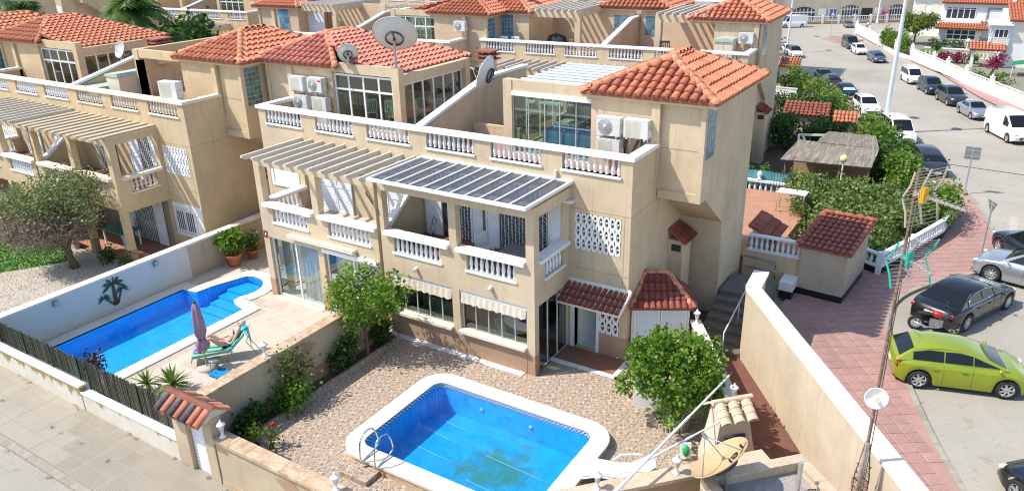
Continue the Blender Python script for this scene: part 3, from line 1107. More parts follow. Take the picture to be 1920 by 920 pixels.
# ---------------------------------------------------------------- semi-detached villas (u runs from the party wall outwards, v from the front wall back)
PIL = ((2.75, 3.03), (5.47, 5.75))
BAYS = ((.17, 2.75), (3.03, 5.47))
PARA = ((.35, 2.27), (2.9, 4.74), (5.45, 7.36))
W = 7.73
ROOFP = glassmat('milky_roof_pane', (.62, .66, .72), 1.45, .08, .06)
haze_pane(ROOFP, (.30, .33, .38), .45)
def villa(label, loc, sgn, cfg, rz=0):
    g = cfg.get
    stu = g('stu', STU)
    H = thing('villa', label, 'house', loc, rz, g('group', 'beige semi-detached villas'))
    fine = g('fine', 1)
    X = lambda u: sgn * u
    def mb(): return MB(sgn)
    def span(a, c): return (min(X(a), X(c)), max(X(a), X(c)))
    # --- walls
    b = mb()
    ground = g('ground')
    gh = []
    for k, (a, c) in enumerate(BAYS):
        if ground == 'win' : gh.append((a, c, .9, 2.3))
        elif ground == 'glassdoor': gh.append((a, c, .06 if k else .06, 2.42))
        elif ground == 'porch': gh.append((a, c, 0, 2.42))
        elif ground == 'shut': gh.append((a + .3, c - .4, .9, 2.2))
    bl = [(a + .33, c - .36) for a, c in BAYS]
    holes = gh + [(a, c, 3.74, 5.1) for a, c in BAYS] + [(a, c, 3.06, 3.63) for a, c in bl]
    wallgrid(b, 0.0 if sgn > 0 else .145, 5.75, 0, 5.42, holes, -2.2, -1.95)
    # right-hand face of the loggia
    hs = [(-1.95, -.02, 0, 2.3)] if ground != 'glassdoor' else [(-1.9, -.1, .06, 2.4)]
    hs += [(-1.9, -.14, 3.74, 5.1), (-1.57, -.38, 3.06, 3.63)]
    wallgrid(b, -1.95, -.0, 0, 5.42, hs, 5.5, 5.75, 'x')
    # front wall: upper floor behind the loggia, and the entrance bay
    eh = [(5.93, 6.74, .03, 2.06), (5.92, 7.43, 3.49, 4.68), (6.78, 7.46, .8, 1.68)] if g('entry', 1) else [(5.92, 7.43, 3.49, 4.68)]
    wallgrid(b, 5.75, W, 0, 5.6, eh, 0, .25)
    dh = []
    for (a, c, z0, z1) in g('uphole', ()): dh.append((a, c, z0, z1))
    wallgrid(b, .0, 5.75, 2.6, 5.6, dh, 0, .22)
    b.box(W - .25, W, .25, 7.2, 0, 5.6)
    b.box(0, W - .25, 6.95, 7.2, 0, 5.6)
    # parapet
    wallgrid(b, 0, W, 5.6, 6.48, [(a, c, 5.97, 6.6) for a, c in PARA], 0, .2)
    b.box(W - .2, W, .2, 1.82, 5.6, 6.48)
    wall = b.build('wall', stu, H)
    b = mb(); b.box(0, W - .25, .25, 6.95, 5.35, 5.6); b.build('roof_terrace', TERR, H)
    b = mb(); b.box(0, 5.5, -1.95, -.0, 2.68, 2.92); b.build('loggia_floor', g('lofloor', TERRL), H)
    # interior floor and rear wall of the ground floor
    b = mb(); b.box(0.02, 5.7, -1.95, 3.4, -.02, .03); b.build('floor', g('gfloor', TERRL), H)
    b = mb(); b.box(0, 5.75, 2.4, 2.5, .03, 2.68); b.box(0, .06, -1.95, 2.4, .03, 2.68); b.box(5.75, 5.8, .25, 2.4, .03, 2.68)
    b.build('room_wall', g('roomw', ROOMW), H)
    # plinth bands
    b = mb()
    for a, c in PIL: MB(sgn).box(a - .003, c + .003, -2.204, -1.946, 0, .72).build('plinth', PLINTH, H)
    b.box(6.76, W + .003, -.004, .1, 0, .78)
    b.build('plinth', PLINTH, H)
    MB(sgn).box(W - .1, W + .004, .101, 7.0, 0, .8).build('plinth', PLINTH, H)
    # joints between render panels
    b = mb()
    if fine:
        for z in (2.86, 4.78): b.box(5.78, W + .004, -.004, .02, z, z + .016)
        b.box(7.53, 7.544, -.004, .02, .8, 4.8)
        b.box(W - .02, W + .004, .02, 4.5, 4.78, 4.796)
        b.build('render_joint', PLINTH, H)
    # --- loggia rails and balusters
    bm = g('bal', WHITE); rm = g('rail', WHITE)
    for (a, c), (p, q) in zip(BAYS, bl):
        x0, x1 = span(a + .01, c - .01)
        rb = MB().box(x0, x1, -2.34, -1.95, 3.635, 3.75).build('loggia_rail', rm, H)
        p0, p1 = span(p, q)
        balusters(H, (p0, -2.08), (p1, -2.08), 3.06, .57, bm, fine, name='loggia_balustrade', sill=(.16, .07, .05), railm=rm)
    x = X(5.63)
    MB().box(x - .2, x + .2, -1.93, -.12, 3.637, 3.75).build('loggia_rail', rm, H)
    balusters(H, (x, -1.57), (x, -.38), 3.06, .57, bm, fine, name='loggia_balustrade', sill=(.16, .07, .05), railm=rm)
    # --- roof terrace balustrade
    b = mb(); b.box(-.0 if sgn > 0 else 0, W + .06, -.07, .26, 6.482, 6.6); b.box(W - .26, W + .06, .26, 1.82, 6.482, 6.6)
    b.build('parapet_rail', g('prail', WHITE), H)
    for i, (a, c) in enumerate(PARA):
        p0, p1 = span(a, c)
        balusters(H, (p0, .1), (p1, .1), 5.97, .51, g('pbal', bm), fine, name='parapet_balustrade', sill=(.15, .07, .03), railm=g('prail', WHITE))
    # --- entrance side
    x0, x1 = span(5.92, 7.43)
    if g('blind'):
        MB().box(x0 + .12, x1 - .12, -.02, .05, 3.62, 4.60).build('roller_blind', WHITE, H)
        b = MB(); b.box(x0, x1, -.05, .05, 3.49, 3.615); b.box(x0, x0 + .118, -.05, .05, 3.617, 4.68); b.box(x1 - .118, x1, -.05, .05, 3.617, 4.68); b.box(x0 + .12, x1 - .12, -.05, .05, 4.602, 4.68); b.build('window_frame', WMETAL, H)
    else: lattice(H, x0, x1, 3.49, 4.68, -.012, 8, 3) if fine else MB().box(x0, x1, -.01, .05, 3.49, 4.68).build('lattice_panel', WHITEST, H)
    if g('entry', 1):
        x0, x1 = span(6.80, 7.46)
        lattice(H, x0, x1, .8, 1.68, -.01, 3, 2)
        b = mb(); b.box(5.78, 5.93, -.03, .2, 0, 2.15); b.box(6.70, 6.80, -.03, .25, 0, 2.15); b.box(5.93, 6.70, -.03, .25, 2.05, 2.15)
        b.build('door_frame', WMETAL, H)
        b = mb(); b.X = Matrix.Translation((5.95, .22, 0)) @ Matrix.Rotation(R(62), 4, 'Z')
        b.box(0, .78, -.02, .02, .04, 2.04)
        for z in (.2, .8, 1.4): b.box(.12, .66, -.03, .03, z, z + .45)
        dr = b.build('front_door', WHITE, H)
        b = mb(); b.X = Matrix.Translation((5.95, .22, 0)) @ Matrix.Rotation(R(62), 4, 'Z')
        b.cyl((.7, -.02, 1.02), (.7, -.09, 1.02), .02, .02, 8); b.box(.64, .72, -.1, -.08, 1.0, 1.04)
        b.build('handle', DARKM, dr)
        b = mb(); b.box(5.9, 6.8, .2, 3.2, 0, .035); b.build('hall_floor', MARBLE, H)
        b = mb(); b.box(6.85, 6.9, .25, 3, 0, 2.6); b.box(5.8, 6.9, 3.0, 3.1, 0, 2.6); b.box(5.75, 6.9, .25, 3.1, 2.5, 2.6); b.build('hall_wall', ROOMW, H)
        # tiled canopy over the door
        P = [(5.72, -.82, 2.02), (7.84, -.82, 2.02), (7.84, .0, 2.42), (5.72, .0, 2.42)]
        b = MB(); P = [(X(p[0]), p[1], p[2]) for p in P]
        if sgn < 0: P = [P[1], P[0], P[3], P[2]]
        cn = b.build('door_canopy', WHITE, H) if False else None
        e = mb(); e.box(5.74, 7.82, -.02, .03, 2.40, 2.47); e.bar((7.83, -.84, 2.0), (7.83, 0, 2.41), .05, .1); e.bar((5.73, -.84, 2.0), (5.73, 0, 2.41), .05, .1)
        cn = e.build('door_canopy', WHITE, H)
        d = MB(); s = MB(); slope(cn, P, TILEC, 90, s, pitch=.18, row=.27, key='canopy_tile', slabmb=d); d.build('canopy_deck', SILLC, cn)
    # --- stair tower on the outer end
    T0 = g('tower_out', 9.14)
    b = mb()
    b.box(5.48, W, 1.82, 2.05, 5.6, 7.82)
    b.box(5.48, 5.7, 2.05, 6.9, 5.6, 7.82)
    b.box(5.48, W, 6.7, 6.9, 5.6, 7.82)
    b.box(7.53, 7.78, 1.70, 1.819, 5.6, 7.82)
    b.prism([(1.90, 4.87), (2.3, 4.87), (4.25, 3.5), (4.5, 0), (6.95, 0), (6.95, 7.82), (1.90, 7.82)], 'x', W + .002, T0)
    b.box(T0 - .14, T0, 1.82, 1.899, 4.87, 7.82)
    if T0 > 9: b.box(7.78, 9.0, 1.84, 1.899, 4.87, 5.14)
    tw = b.build('stair_tower', stu, H)
    if fine and T0 > 9:
        b = mb(); b.box(7.8, 8.99, 1.893, 1.91, 6.44, 6.456); b.build('render_joint', PLINTH, tw)
        b = mb(); b.box(7.8, 9.145, 4.55, 6.94, 0, .82); b.build('plinth', PLINTH, tw)
    glassblocks(H, 1.98, 2.74, 6.17, 7.68, X(T0), 4 if fine else 3, 8 if fine else 6, g('gb', GBLOCK), 'x', sgn)
    if fine:
        b = mb(); b.box(W, W + .5, 3.2, 4.0, 0, 3.0)
        bx = b.build('meter_housing', stu, H)
        P = [(W + .62, 3.1, 3.0), (W + .62, 4.1, 3.0), (W, 4.1, 3.42), (W, 3.1, 3.42)]
        P = [(X(p[0]), p[1], p[2]) for p in P]
        if sgn < 0: P = [P[1], P[0], P[3], P[2]]
        d = MB(); s = MB(); slope(bx, P, TILEC, 40, s, pitch=.2, row=.3, key='canopy_tile', slabmb=d); d.build('housing_deck', TILED, bx)
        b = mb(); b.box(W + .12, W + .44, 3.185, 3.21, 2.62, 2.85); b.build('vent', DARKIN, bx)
    # --- main roof
    ind = g('tiles', 0)
    tm = g('tilem', TILE)
    if g('roof', 'tower') == 'tower':
        x0, x1 = span(5.21 + T0 - 9.14, T0 + .37)
        rx = X(7.36 + T0 - 9.14)
        hiproof(H, x0, x1, 1.6, 6.95, 7.97, ((rx, 3.6), (rx, 4.9)), 8.87, tm, ind, eavem=stu)
    else:
        A, B, C, D = (9.67, 1.5, 7.97), (5.0, 1.6, 7.97), (2.67, 7.1, 7.75), (9.67, 7.05, 7.97)
        E, F = (7.32, 3.6, 8.87), (7.32, 4.9, 8.87)
        G, Q = (2.67, 2.2, 7.75), (5.0, 1.9, 8.31)
        pol = [[B, A, E], [G, C, F, E, Q], [A, D, F, E], [D, C, F]]
        if sgn > 0: pol = [[A, B, E][::1], [C, G, Q, E, F], [D, A, E, F], [C, D, F]]
        pol = [[(X(p[0]), p[1], p[2]) for p in q] for q in pol]
        hp = [(A, E), (B, E), (D, F), (C, F), (E, F)]
        hp = [tuple((X(p[0]), p[1], p[2]) for p in q) for q in hp]
        x0, x1 = span(5.1, 9.6)
        hiproof(H, x0, x1, 1.6, 6.95, 7.97, ((0, 0), (0, 0)), 8.87, tm, ind, pol, hp, eavem=stu)
        b = mb(); b.box(2.7, 2.83, 2.3, 7.0, 7.60, 7.69); b.build('gutter', WMETAL, H)
    # --- sunroom on the terrace
    sr = g('sun', 'frameless')
    b = mb()
    b.box(2.22, 2.55, 1.85, 2.15, 5.6, 8.05)
    b.box(2.55, 5.48, 1.88, 2.1, 7.7, 8.05)
    if sr != 'open':
        b.box(2.25, 2.5, 2.15, 6.2, 7.45, 7.78)
        b.box(2.22, 2.5, 6.0, 6.3, 5.6, 7.8)
        b.box(2.5, 5.48, 6.1, 6.3, 5.6, 6.3); b.box(2.5, 5.48, 6.1, 6.3, 7.3, 7.7)
    else:
        b.box(2.25, 2.5, 2.15, 6.6, 7.75, 8.05)
    b.build('sunroom_frame', stu, H)
    if sr == 'frameless':
        x0, x1 = span(2.55, 5.48)
        framed(H, x0, x1, 5.62, 7.56, 1.98, [.2, .41, .6, .8] if sgn > 0 else [.2, .4, .6, .8], [], 'glass_curtain', WMETAL, GLASSG, .012)
        mb().box(2.55, 5.48, 1.84, 2.06, 7.55, 7.698).build('track', WMETAL, H); mb().box(2.55, 5.48, 1.9, 2.04, 5.6, 5.64).build('track', WMETAL, H)
        framed(H, 2.2, 5.95, 5.62, 7.44, X(2.36), [.25, .5, .75], [], 'glass_curtain', WMETAL, GLASSG, .012, 'x')
    elif sr == 'framed':
        x0, x1 = span(2.56, 5.47)
        cols = [.25, .5, .76]
        framed(H, x0, x1, 5.62, 7.66, 1.98, cols, [.72], 'sunroom_window', WMETAL, GLASSG, .075)
        framed(H, 2.2, 5.98, 5.62, 7.42, X(2.40), [.17, .33, .5, .67, .84], [], 'sunroom_window', WMETAL, GLASSG, .07, 'x')
    if sr != 'open':
        if g('roof', 'tower') == 'tower':
            b = mb(); b.box(2.3, 2.36, 2.12, 6.35, 7.80, 7.86); b.box(5.42, 5.48, 2.12, 6.35, 7.80, 7.86); pr = b.build('sunroom_roof', g('srm', PLASTIC), H)
            for i in range(9):
                y = 2.35 + i * .47
                b = mb(); b.box(2.32, 5.46, y, y + .10, 7.865, 7.93); b.build('roof_panel', WMETAL, pr)
                b = mb(); b.box(2.32, 5.46, y + .1, y + .47, 7.872, 7.882); b.build('roof_pane', ROOFP, pr)
        if fine: MB(sgn).box(2.6, 5.4, 6.09, 6.1, 6.3, 7.3).build('window', WINDARK, H)
    else:
        for i in range(0 if g('noslats') else 8):
            u = 2.35 + i * .42
            MB(sgn).box(u, u + .09, 1.6, 6.6, 8.05, 8.2).build('terrace_pergola_slat', PERG, H)
    # --- dividing wall on the terrace with sloping coping
    if sgn > 0 or g('divider'):
        b = mb(); b.prism([(.2, 5.6), (6.9, 5.6), (6.9, 7.5), (4.1, 7.5), (.26, 6.5)], 'x', -.09, .09); dv = b.build('dividing_wall', stu, H)
        b = mb(); b.bar((0, .1, 6.6), (0, 4.1, 7.56), .3, .1); b.bar((0, 4.1, 7.56), (0, 6.95, 7.56), .3, .09); b.build('coping', WHITE, dv)
        b = mb(); b.prism([(-1.95, 2.92), (-.0, 2.92), (-.0, 5.0), (-1.95, 3.68)], 'x', -.08, .08); dv = b.build('dividing_wall', stu, H)
        b = mb(); b.bar((0, -1.95, 3.7), (0, -.02, 5.02), .26, .12); b.build('coping', WHITE, dv)
    # --- pergola over the loggia
    pk = g('pergola', 'slats')
    b = mb(); b.box(5.35, 5.9, -2.3, .0, 5.424, 5.43) if False else None
    n = 11
    pm = PERGB if pk == 'tan' else PERG
    pg = MB(sgn).box(.1, 5.6, -.1, -.02, 5.28, 5.40).build('pergola', pm, H)
    for i in range(n):
        u = .2 + i * .535
        zz = 5.425
        bb = mb()
        if pk == 'tan': bb.box(u - .14, u + .14, -2.72, 0, zz, zz + .06); 
        elif pk == 'panel': bb.box(u - .04, u + .04, -2.5, 0, zz, zz + .1)
        else: bb.prism([(-2.8, zz + .09), (-2.62, zz), (0, zz), (0, zz + .17), (-2.8, zz + .17)], 'x', u - .045, u + .045)
        bb.build('pergola_slat', pm, pg)
    if pk == 'panel':
        pr = MB(sgn); z = 5.56
        pr.box(.12, 5.84, -2.78, -2.68, z, z + .09); pr.box(.12, 5.84, -.1, -.0, z, z + .09)
        pr.box(.12, .2, -2.68, -.1, z, z + .09); pr.box(5.76, 5.84, -2.68, -.1, z, z + .09)
        fr = pr.build('glazed_pergola_roof', WMETAL, H)
        N_ = 11
        st = (5.76 - .2) / N_
        for i in range(N_):
            a = .2 + i * st
            if i: MB(sgn).box(a - .025, a + .025, -2.68, -.1, z + .01, z + .085).build('glazing_bar', WMETAL, fr)
            MB(sgn).box(a + .025, a + st - .025, -2.68, -.1, z + .03, z + .036).build('roof_pane', GLASSR, fr)
    return H, wall, tw
CX = -7.73
def valance(H, x0, x1, y, z):
    b = MB()
    n = 36
    vs = []; fs = []
    for i in range(n + 1):
        x = x0 + (x1 - x0) * i / n
        yy_ = y - .03 * math.sin(i * 1.9) - .02
        vs += [(x, yy_, z), (x, yy_ - .05, z - .30 - .04 * abs(math.sin(i * pi / 4.5)))]
    fs = [(2 * i, 2 * i + 2, 2 * i + 3, 2 * i + 1) for i in range(n)]
    b.smooth = True
    b.add(vs, fs)
    return b.build('awning_valance', mat('awning_cloth', (.66, .57, .45), .9, .1, 4), H)

def curtain(parent, x0, x1, z0, z1, y, amp=.04, f=5.5, m=None):
    b = MB(); b.smooth = True
    n = int((x1 - x0) * 26)
    vs = []; fs = []
    for i in range(n + 1):
        x = x0 + (x1 - x0) * i / n
        yy_ = y + amp * math.sin(x * f * 2.2 * pi) + amp * .4 * math.sin(x * 9)
        vs += [(x, yy_, z0), (x, yy_, z1)]
    b.add(vs, [(2 * i, 2 * i + 2, 2 * i + 3, 2 * i + 1) for i in range(n)])
    return b.build('curtain', m or CURT, parent)

# ======================= the pair in the middle of the photograph
VR, vrw, vrt = villa('beige villa with glazed pergola roof, open front door and clay roof, facing the algae pool', (CX, 0, 0), 1,
              dict(ground='win', roof='tower', sun='frameless', pergola='panel', tiles=290))
VL, vlw, vlt = villa('beige villa with open slatted pergola and reddish roof, facing the long blue pool', (CX, 0, 0), -1,
              dict(ground='glassdoor', roof='wide', sun='framed', pergola='slats', entry=0, blind=1, tiles=300, gfloor=MARBLE, lofloor=mat('pale_tile', (.55, .47, .38), .6, .1, 4), tilem=mat('roof_clay_rosy', (.52, .19, .13), .75, .16, 8, .2, 50, rnd=.14, alt=(.62, .30, .22), altp=(.5, .72), altscale=5)))
# ground floor of the right-hand villa: glazing, sills, awnings
for a, c in BAYS:
    framed(VR, a + .02, c - .02, .93, 2.28, -2.02, [.2, .4, .6, .8], [], 'veranda_window', WMETAL, GLASSG, .014)
    MB().box(a - .0, c + .0, -2.36, -1.96, .86, .945).build('window_sill', SILLC, VR)
    MB().box(a, c, -2.215, -1.97, 0, .858).build('apron_wall', PLINTH, VR)
    MB().box(a + .02, c - .02, -2.16, -2.04, 2.17, 2.285).build('awning_box', WMETAL, VR)
    valance(VR, a + .05, c - .05, -2.14, 2.2)
for u in (1.35, 4.2):
    b = MB(); b.prism([(-2.32, 2.57), (-2.2, 2.6), (-2.2, 2.72), (-2.36, 2.68)], 'x', u, u + .09); b.build('down_light', SILLC, VR)
framed(VR, -1.94, -.02, .02, 2.29, 5.68, [.34, .66], [], 'glass_door', WMETAL, GLASSG, .012, 'x')
b = MB(); b.X = Matrix.Translation((5.72, -1.9, 0)) @ Matrix.Rotation(R(18), 4, 'Z'); b.box(0, .05, .0, 1.75, .005, .05)
b.build('door_track', GREYM, VR)
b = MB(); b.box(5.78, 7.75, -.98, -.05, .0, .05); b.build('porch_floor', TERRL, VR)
b = MB(); b.box(5.62, 7.86, -1.14, -.981, 0, .056); b.box(7.752, 7.9, -.98, .0, 0, .056); b.build('porch_edge', MARBLE, VR)
b = MB(); b.box(.0, 5.4, -2.42, -2.205, 0, .06); b.build('wall_foot', MARBLE, VR)
# upper floor doors
def dark(parent, x0, x1, z0, z1, y): return MB().box(x0, x1, y - .012, y + .02, z0, z1).build('door_glass', WINDARK, parent)
shutter(VR, .2, .88, 2.93, 5.0, -.03); dark(VR, .9, 2.06, 2.93, 5.0, -.01); grille(VR, 1.55, 2.05, 2.95, 5.0, -.03)
dark(VR, 2.6, 4.95, 2.93, 5.0, -.01); shutter(VR, 2.08, 2.56, 2.93, 5.0, -.045); shutter(VR, 2.67, 3.2, 2.93, 5.0, -.045)
grille(VR, 3.26, 4.2, 2.95, 5.0, -.04); grille(VR, 4.5, 4.95, 2.95, 5.0, -.04)
shutter(VR, 5.0, 5.46, 2.93, 5.0, -.035)
b = MB(); b.box(5.3, 5.9, -.25, -.02, 4.98, 5.06); b.build('blind_box', WMETAL, VR)
b = MB(); b.cyl((5.27, -.06, 5.62), (5.27, -.06, 5.86), .05, .05, 10); b.sph((5.27, -.06, 5.87), .052, 10); b.build('vent_pipe', SILLC, VR)

# ground floor of the left-hand villa
for k, (a, c) in enumerate(((-5.47, -3.03), (-2.75, -.17))):
    framed(VL, a + .02, c - .02, .06, 2.40, -2.04, [.5] if k == 0 else [.5], [], 'patio_window', WMETAL, GLASS, .07)
    MB().box(a, c, -2.3, -1.96, 0, .058).build('threshold', MARBLE, VL)
cw = CURT
curtain(VL, -4.35, -3.1, .05, 2.38, -1.75)
curtain(VL, -2.7, -.2, .05, 2.38, -1.72, .03, 4)
curtain(VL, -5.45, -5.0, .05, 2.38, -1.7, .03, 5, mat('olive_curtain', (.40, .38, .16), .9, .1, 5))
MB().box(-4.45, -4.28, -1.35, -1.2, .1, 2.2).build('curtain_tieback', mat('blue_cloth', (.02, .10, .32), .8, .1, 5), VL)
framed(VL, -1.94, -.1, .04, 2.39, -5.63, [.5], [], 'patio_window', WMETAL, GLASS, .06, 'x')
b = MB(); b.box(-4.3, -1.15, -2.42, -2.203, 2.66, 2.78); b.cyl((-4.25, -2.33, 2.70), (-1.2, -2.33, 2.70), .07, .07, 8); b.bar((-1.3, -2.4, 2.72), (-1.12, -2.3, 2.6), .04, .08)
b.build('awning_cassette', CREAMPL, VL)
b = MB(); b.box(-2.7, -.2, -2.32, -2.203, 2.42, 2.56); b.build('blind_box', WMETAL, VL)
MB().box(-5.72, -5.52, -2.215, -2.2, 2.36, 2.62).build('house_number_plaque', mat('maroon_plaque', (.22, .03, .05), .6, .1, 9), VL)
MB().box(-5.65, -5.59, -2.2165, -2.215, 2.45, 2.55).build('number', WHITE, VL)
shutter(VL, -4.82, -4.03, 2.93, 4.95, -.03); shutter(VL, -4.01, -3.22, 2.93, 4.95, -.03); shutter(VL, -1.55, -.9, 2.93, 4.95, -.03); shutter(VL, -.88, -.25, 2.93, 4.95, -.03)
b = MB(); b.tube([(-2.5, -.05, 4.0), (-2.5, -.09, 3.9), (-2.4, -.05, 3.75), (-2.25, -.06, 3.55)], .02, 6); b.build('wall_lamp', DARKM, VL)

# air conditioners
for (u, z, lab, bd, fn) in ((-7.45, 6.93, 'air conditioner in the upper row nearest the glass blocks, plain louvred front', None, False),
                       (-6.45, 6.95, 'air conditioner with red badge, beside the white framed sunroom', 'red', True),
                       (-7.35, 6.22, 'air conditioner with round fan, in the lower row of four', None, True),
                       (-6.32, 6.22, 'air conditioner with louvred front below the red badged one', None, False),
                       (-6.32, 5.62, 'air conditioner half hidden by the balustrade, lowest of its stack', None, False)):
    ac_unit((CX + u - .02, 1.74, z), lab, 0, 'air conditioners on the left villa of the pair', mat('red_badge', (.6, .03, .03), .5) if bd else None, fn, .88)
for (x, z, lab, fn) in ((-1.88, 6.72, 'air conditioner with round fan above another unit, beside the frameless glass sunroom', True),
                   (-1.88, 6.06, 'air conditioner with louvred front directly below the round fan unit', False),
                   (-.98, 6.74, 'air conditioner with louvred front nearest the tower corner', False)):
    ac_unit((x, 1.74, z), lab, 0, 'air conditioners on the right villa of the pair', None, fn, .92)
for pts in ([(-1.0, 1.78, 6.7), (-1.03, 1.74, 6.3), (-1.0, 1.76, 5.65)], [(-.5, 1.76, 6.7), (-.5, 1.72, 6.3), (-.62, 1.76, 5.7)], [(-.62, 1.77, 6.6), (-.8, 1.75, 6.2), (-1.0, 1.76, 6.05)]):
    b = MB(); b.tube([(p[0] - CX, p[1], p[2]) for p in pts], .03, 6); b.build('conduit', DARKM, VR)

# furniture seen through the sunroom glass
CREAM = mat('cream_fabric', (.62, .56, .45), .9, .08, 6); BLUEC = mat('blue_cover', (.20, .36, .68), .8, .15, 5)
b = MB(); b.box(2.55, 5.45, 2.12, 6.08, 5.602, 5.63); b.build('sunroom_floor', MARBLE, VR)
b = MB(); b.box(-5.45, -2.55, 2.12, 6.08, 5.602, 5.63); b.build('sunroom_floor', MARBLE, VL)
for (u, v, w_, d_, lab) in ((4.6, 4.4, 1.5, .8, 'cream sofa with grey cushions inside the frameless glass sunroom'), (3.3, 5.2, 1.6, .8, 'long cream bench at the back of the frameless glass sunroom')):
    t = thing('sofa', lab, 'sofa', (CX + u - .7, v, 5.63))
    MB().box(0, w_, -.4, .4, .1, .42).build('seat', CREAM, t); MB().box(0, w_, .42, .6, .1, .85).build('backrest', CREAM, t)
    for x in (-.14, w_ + .002): MB().box(x, x + .138, -.4, .6, .1, .6).build('armrest', CREAM, t)
    for k in range(2):
        b = MB(); b.X = Matrix.Translation((.3 + k * .7, .3, .62)) @ Matrix.Rotation(R(-18), 4, 'X'); b.box(-.22, .22, -.06, .06, -.2, .2); b.build('cushion', GREYM if k else MATS['dark_metal'], t)
t = thing('covered_table', 'long table under a blue cloth inside the frameless glass sunroom', 'table', (CX + 3.55, 2.75, 5.63))
b = MB(); b.box(-.1, 1.7, -.4, .4, .70, .76); b.build('tabletop', BLUEC, t)
b = MB()
n = 24; vs = []
for i in range(n + 1):
    x = -.1 + 1.8 * i / n
    vs += [(x, -.405, .76), (x, -.43 + .03 * math.sin(i * 1.7), .12)]
b.smooth = True; b.add(vs, [(2 * i, 2 * i + 2, 2 * i + 3, 2 * i + 1)[::-1] for i in range(n)]); b.build('cloth', BLUEC, t)
for k, (u, v, a) in enumerate(((-4.6, 2.9, 40), (-3.9, 3.3, 200), (-3.2, 2.7, 170), (-2.9, 4.0, 90))):
    plainchair((CX + u, v, 5.63), R(a), WHITE if k < 2 else CREAMPL, ('white chair nearest the white framed sunroom corner window', 'white chair in the middle of the white framed sunroom', 'cream chair behind the sunroom corner pillar', 'cream slatted chair seen through the long side windows')[k], 'dining_chair', 'chairs in the white framed sunroom')
t = thing('dining_table', 'round table with plants inside the white framed sunroom', 'table', (CX - 3.0, 4.9, 5.63))
b = MB(); b.lathe([(.002, .7), (.5, .7), (.5, .74), (.002, .74)], 18); b.build('tabletop', WHITE, t)
b = MB(); b.cyl((0, 0, 0), (0, 0, .7), .05, .05, 8); b.build('leg', GREYM, t)
PENDING_PLANT = (CX - 3.0, 4.9, 6.37)
t = thing('folding_chair', 'dark folded steel chair leaning in the loggia left of the shutters', 'chair', (CX + 1.0, -.75, 2.93), R(-40))
for x in (-.2, .2):
    b = MB(); b.tube([(x, -.2, 0), (x, .1, .9)], .016, 6); b.build('frame_tube', DARKM, t)
    b = MB(); b.tube([(x * .8, .0, 0), (x * .8, -.02, .55)], .014, 6); b.build('leg', DARKM, t)
for z in (.35, .65, .88):
    b = MB(); b.bar((-.2, -.2 + z * .333, z), (.2, -.2 + z * .333, z), .02, .03); b.build('crossbar', DARKM, t)
t = thing('loggia_table', 'grey table top just behind the loggia rail at the corner pillar', 'table', (CX + 4.7, -1.3, 2.93))
MB().box(-.5, .5, -.35, .35, .68, .72).build('tabletop', GREYM, t)
for x in (-.45, .4):
    for y in (-.3, .25): MB().box(x, x + .05, y, y + .05, 0, .68).build('leg', WHITE, t)
plainchair((CX + 3.3, -1.1, 2.93), R(70), WHITE, 'white chair behind the loggia rail beside the grey table', 'garden_chair')
# simple furniture behind the veranda glass
t = thing('veranda_table', 'round white table behind the veranda glass nearest the corner pillar', 'table', (CX + 4.2, -.9, .03))
b = MB(); b.lathe([(.002, .7), (.6, .7), (.6, .74), (.002, .74)], 20); b.build('tabletop', WHITE, t)
b = MB(); b.cyl((0, 0, 0), (0, 0, .7), .06, .06, 8); b.build('leg', WHITE, t)
t = thing('veranda_sofa', 'pale sofa behind the left veranda glass of the right villa', 'sofa', (CX + 1.2, -1.2, .03))
MB().box(-.8, .8, -.4, .4, .1, .45).build('seat', CREAM, t); MB().box(-.8, .8, .402, .55, .1, .85).build('backrest', CREAM, t)
plainchair((CX + 3.4, -.9, .03), R(-90), WHITE, 'white chair behind the veranda glass left of the round table', 'dining_chair')

# tiled shed roofs beside the entrance: the small white-doored store
ST = thing('garden_store', 'small store with white louvred doors and tiled hip roof against the villa side wall', 'shed', (.06, .22, 0), R(29))
b = MB(); b.box(0, .06, 0, 1.3, 0, 1.84); b.box(1.70, 1.76, 0, 1.3, 0, 1.84); b.box(0.06, 1.70, .02, .08, 1.76, 1.84); b.build('wall', WHITEST, ST)
for k in range(2):
    d = shutter(ST, .07 + .82 * k, .07 + .82 * k + .80, .02, 1.75, .06, 'louvred_door')
A, B, C, D = (-.06, -.14, 1.87), (1.86, -.14, 1.87), (1.86, 1.3, 1.87), (-.06, 1.3, 1.87)
E, F = (.45, .9, 2.6), (1.15, .9, 2.6)
rf = MB().box(-.03, 1.8, -.1, 1.2, 1.845, 1.865).build('roof', SILLC, ST)
sb = MB(); s2 = MB()
for p in ([A, B, F, E], [B, C, F], [D, A, E]): slope(rf, p, TILEC, 80, s2, pitch=.19, row=.30, key='roof_tile', slabmb=sb)
sb.build('roof_deck', TILED, rf)
hipcaps(rf, [(A, E), (B, F), (E, F)], RIDGE, True, None, .1)

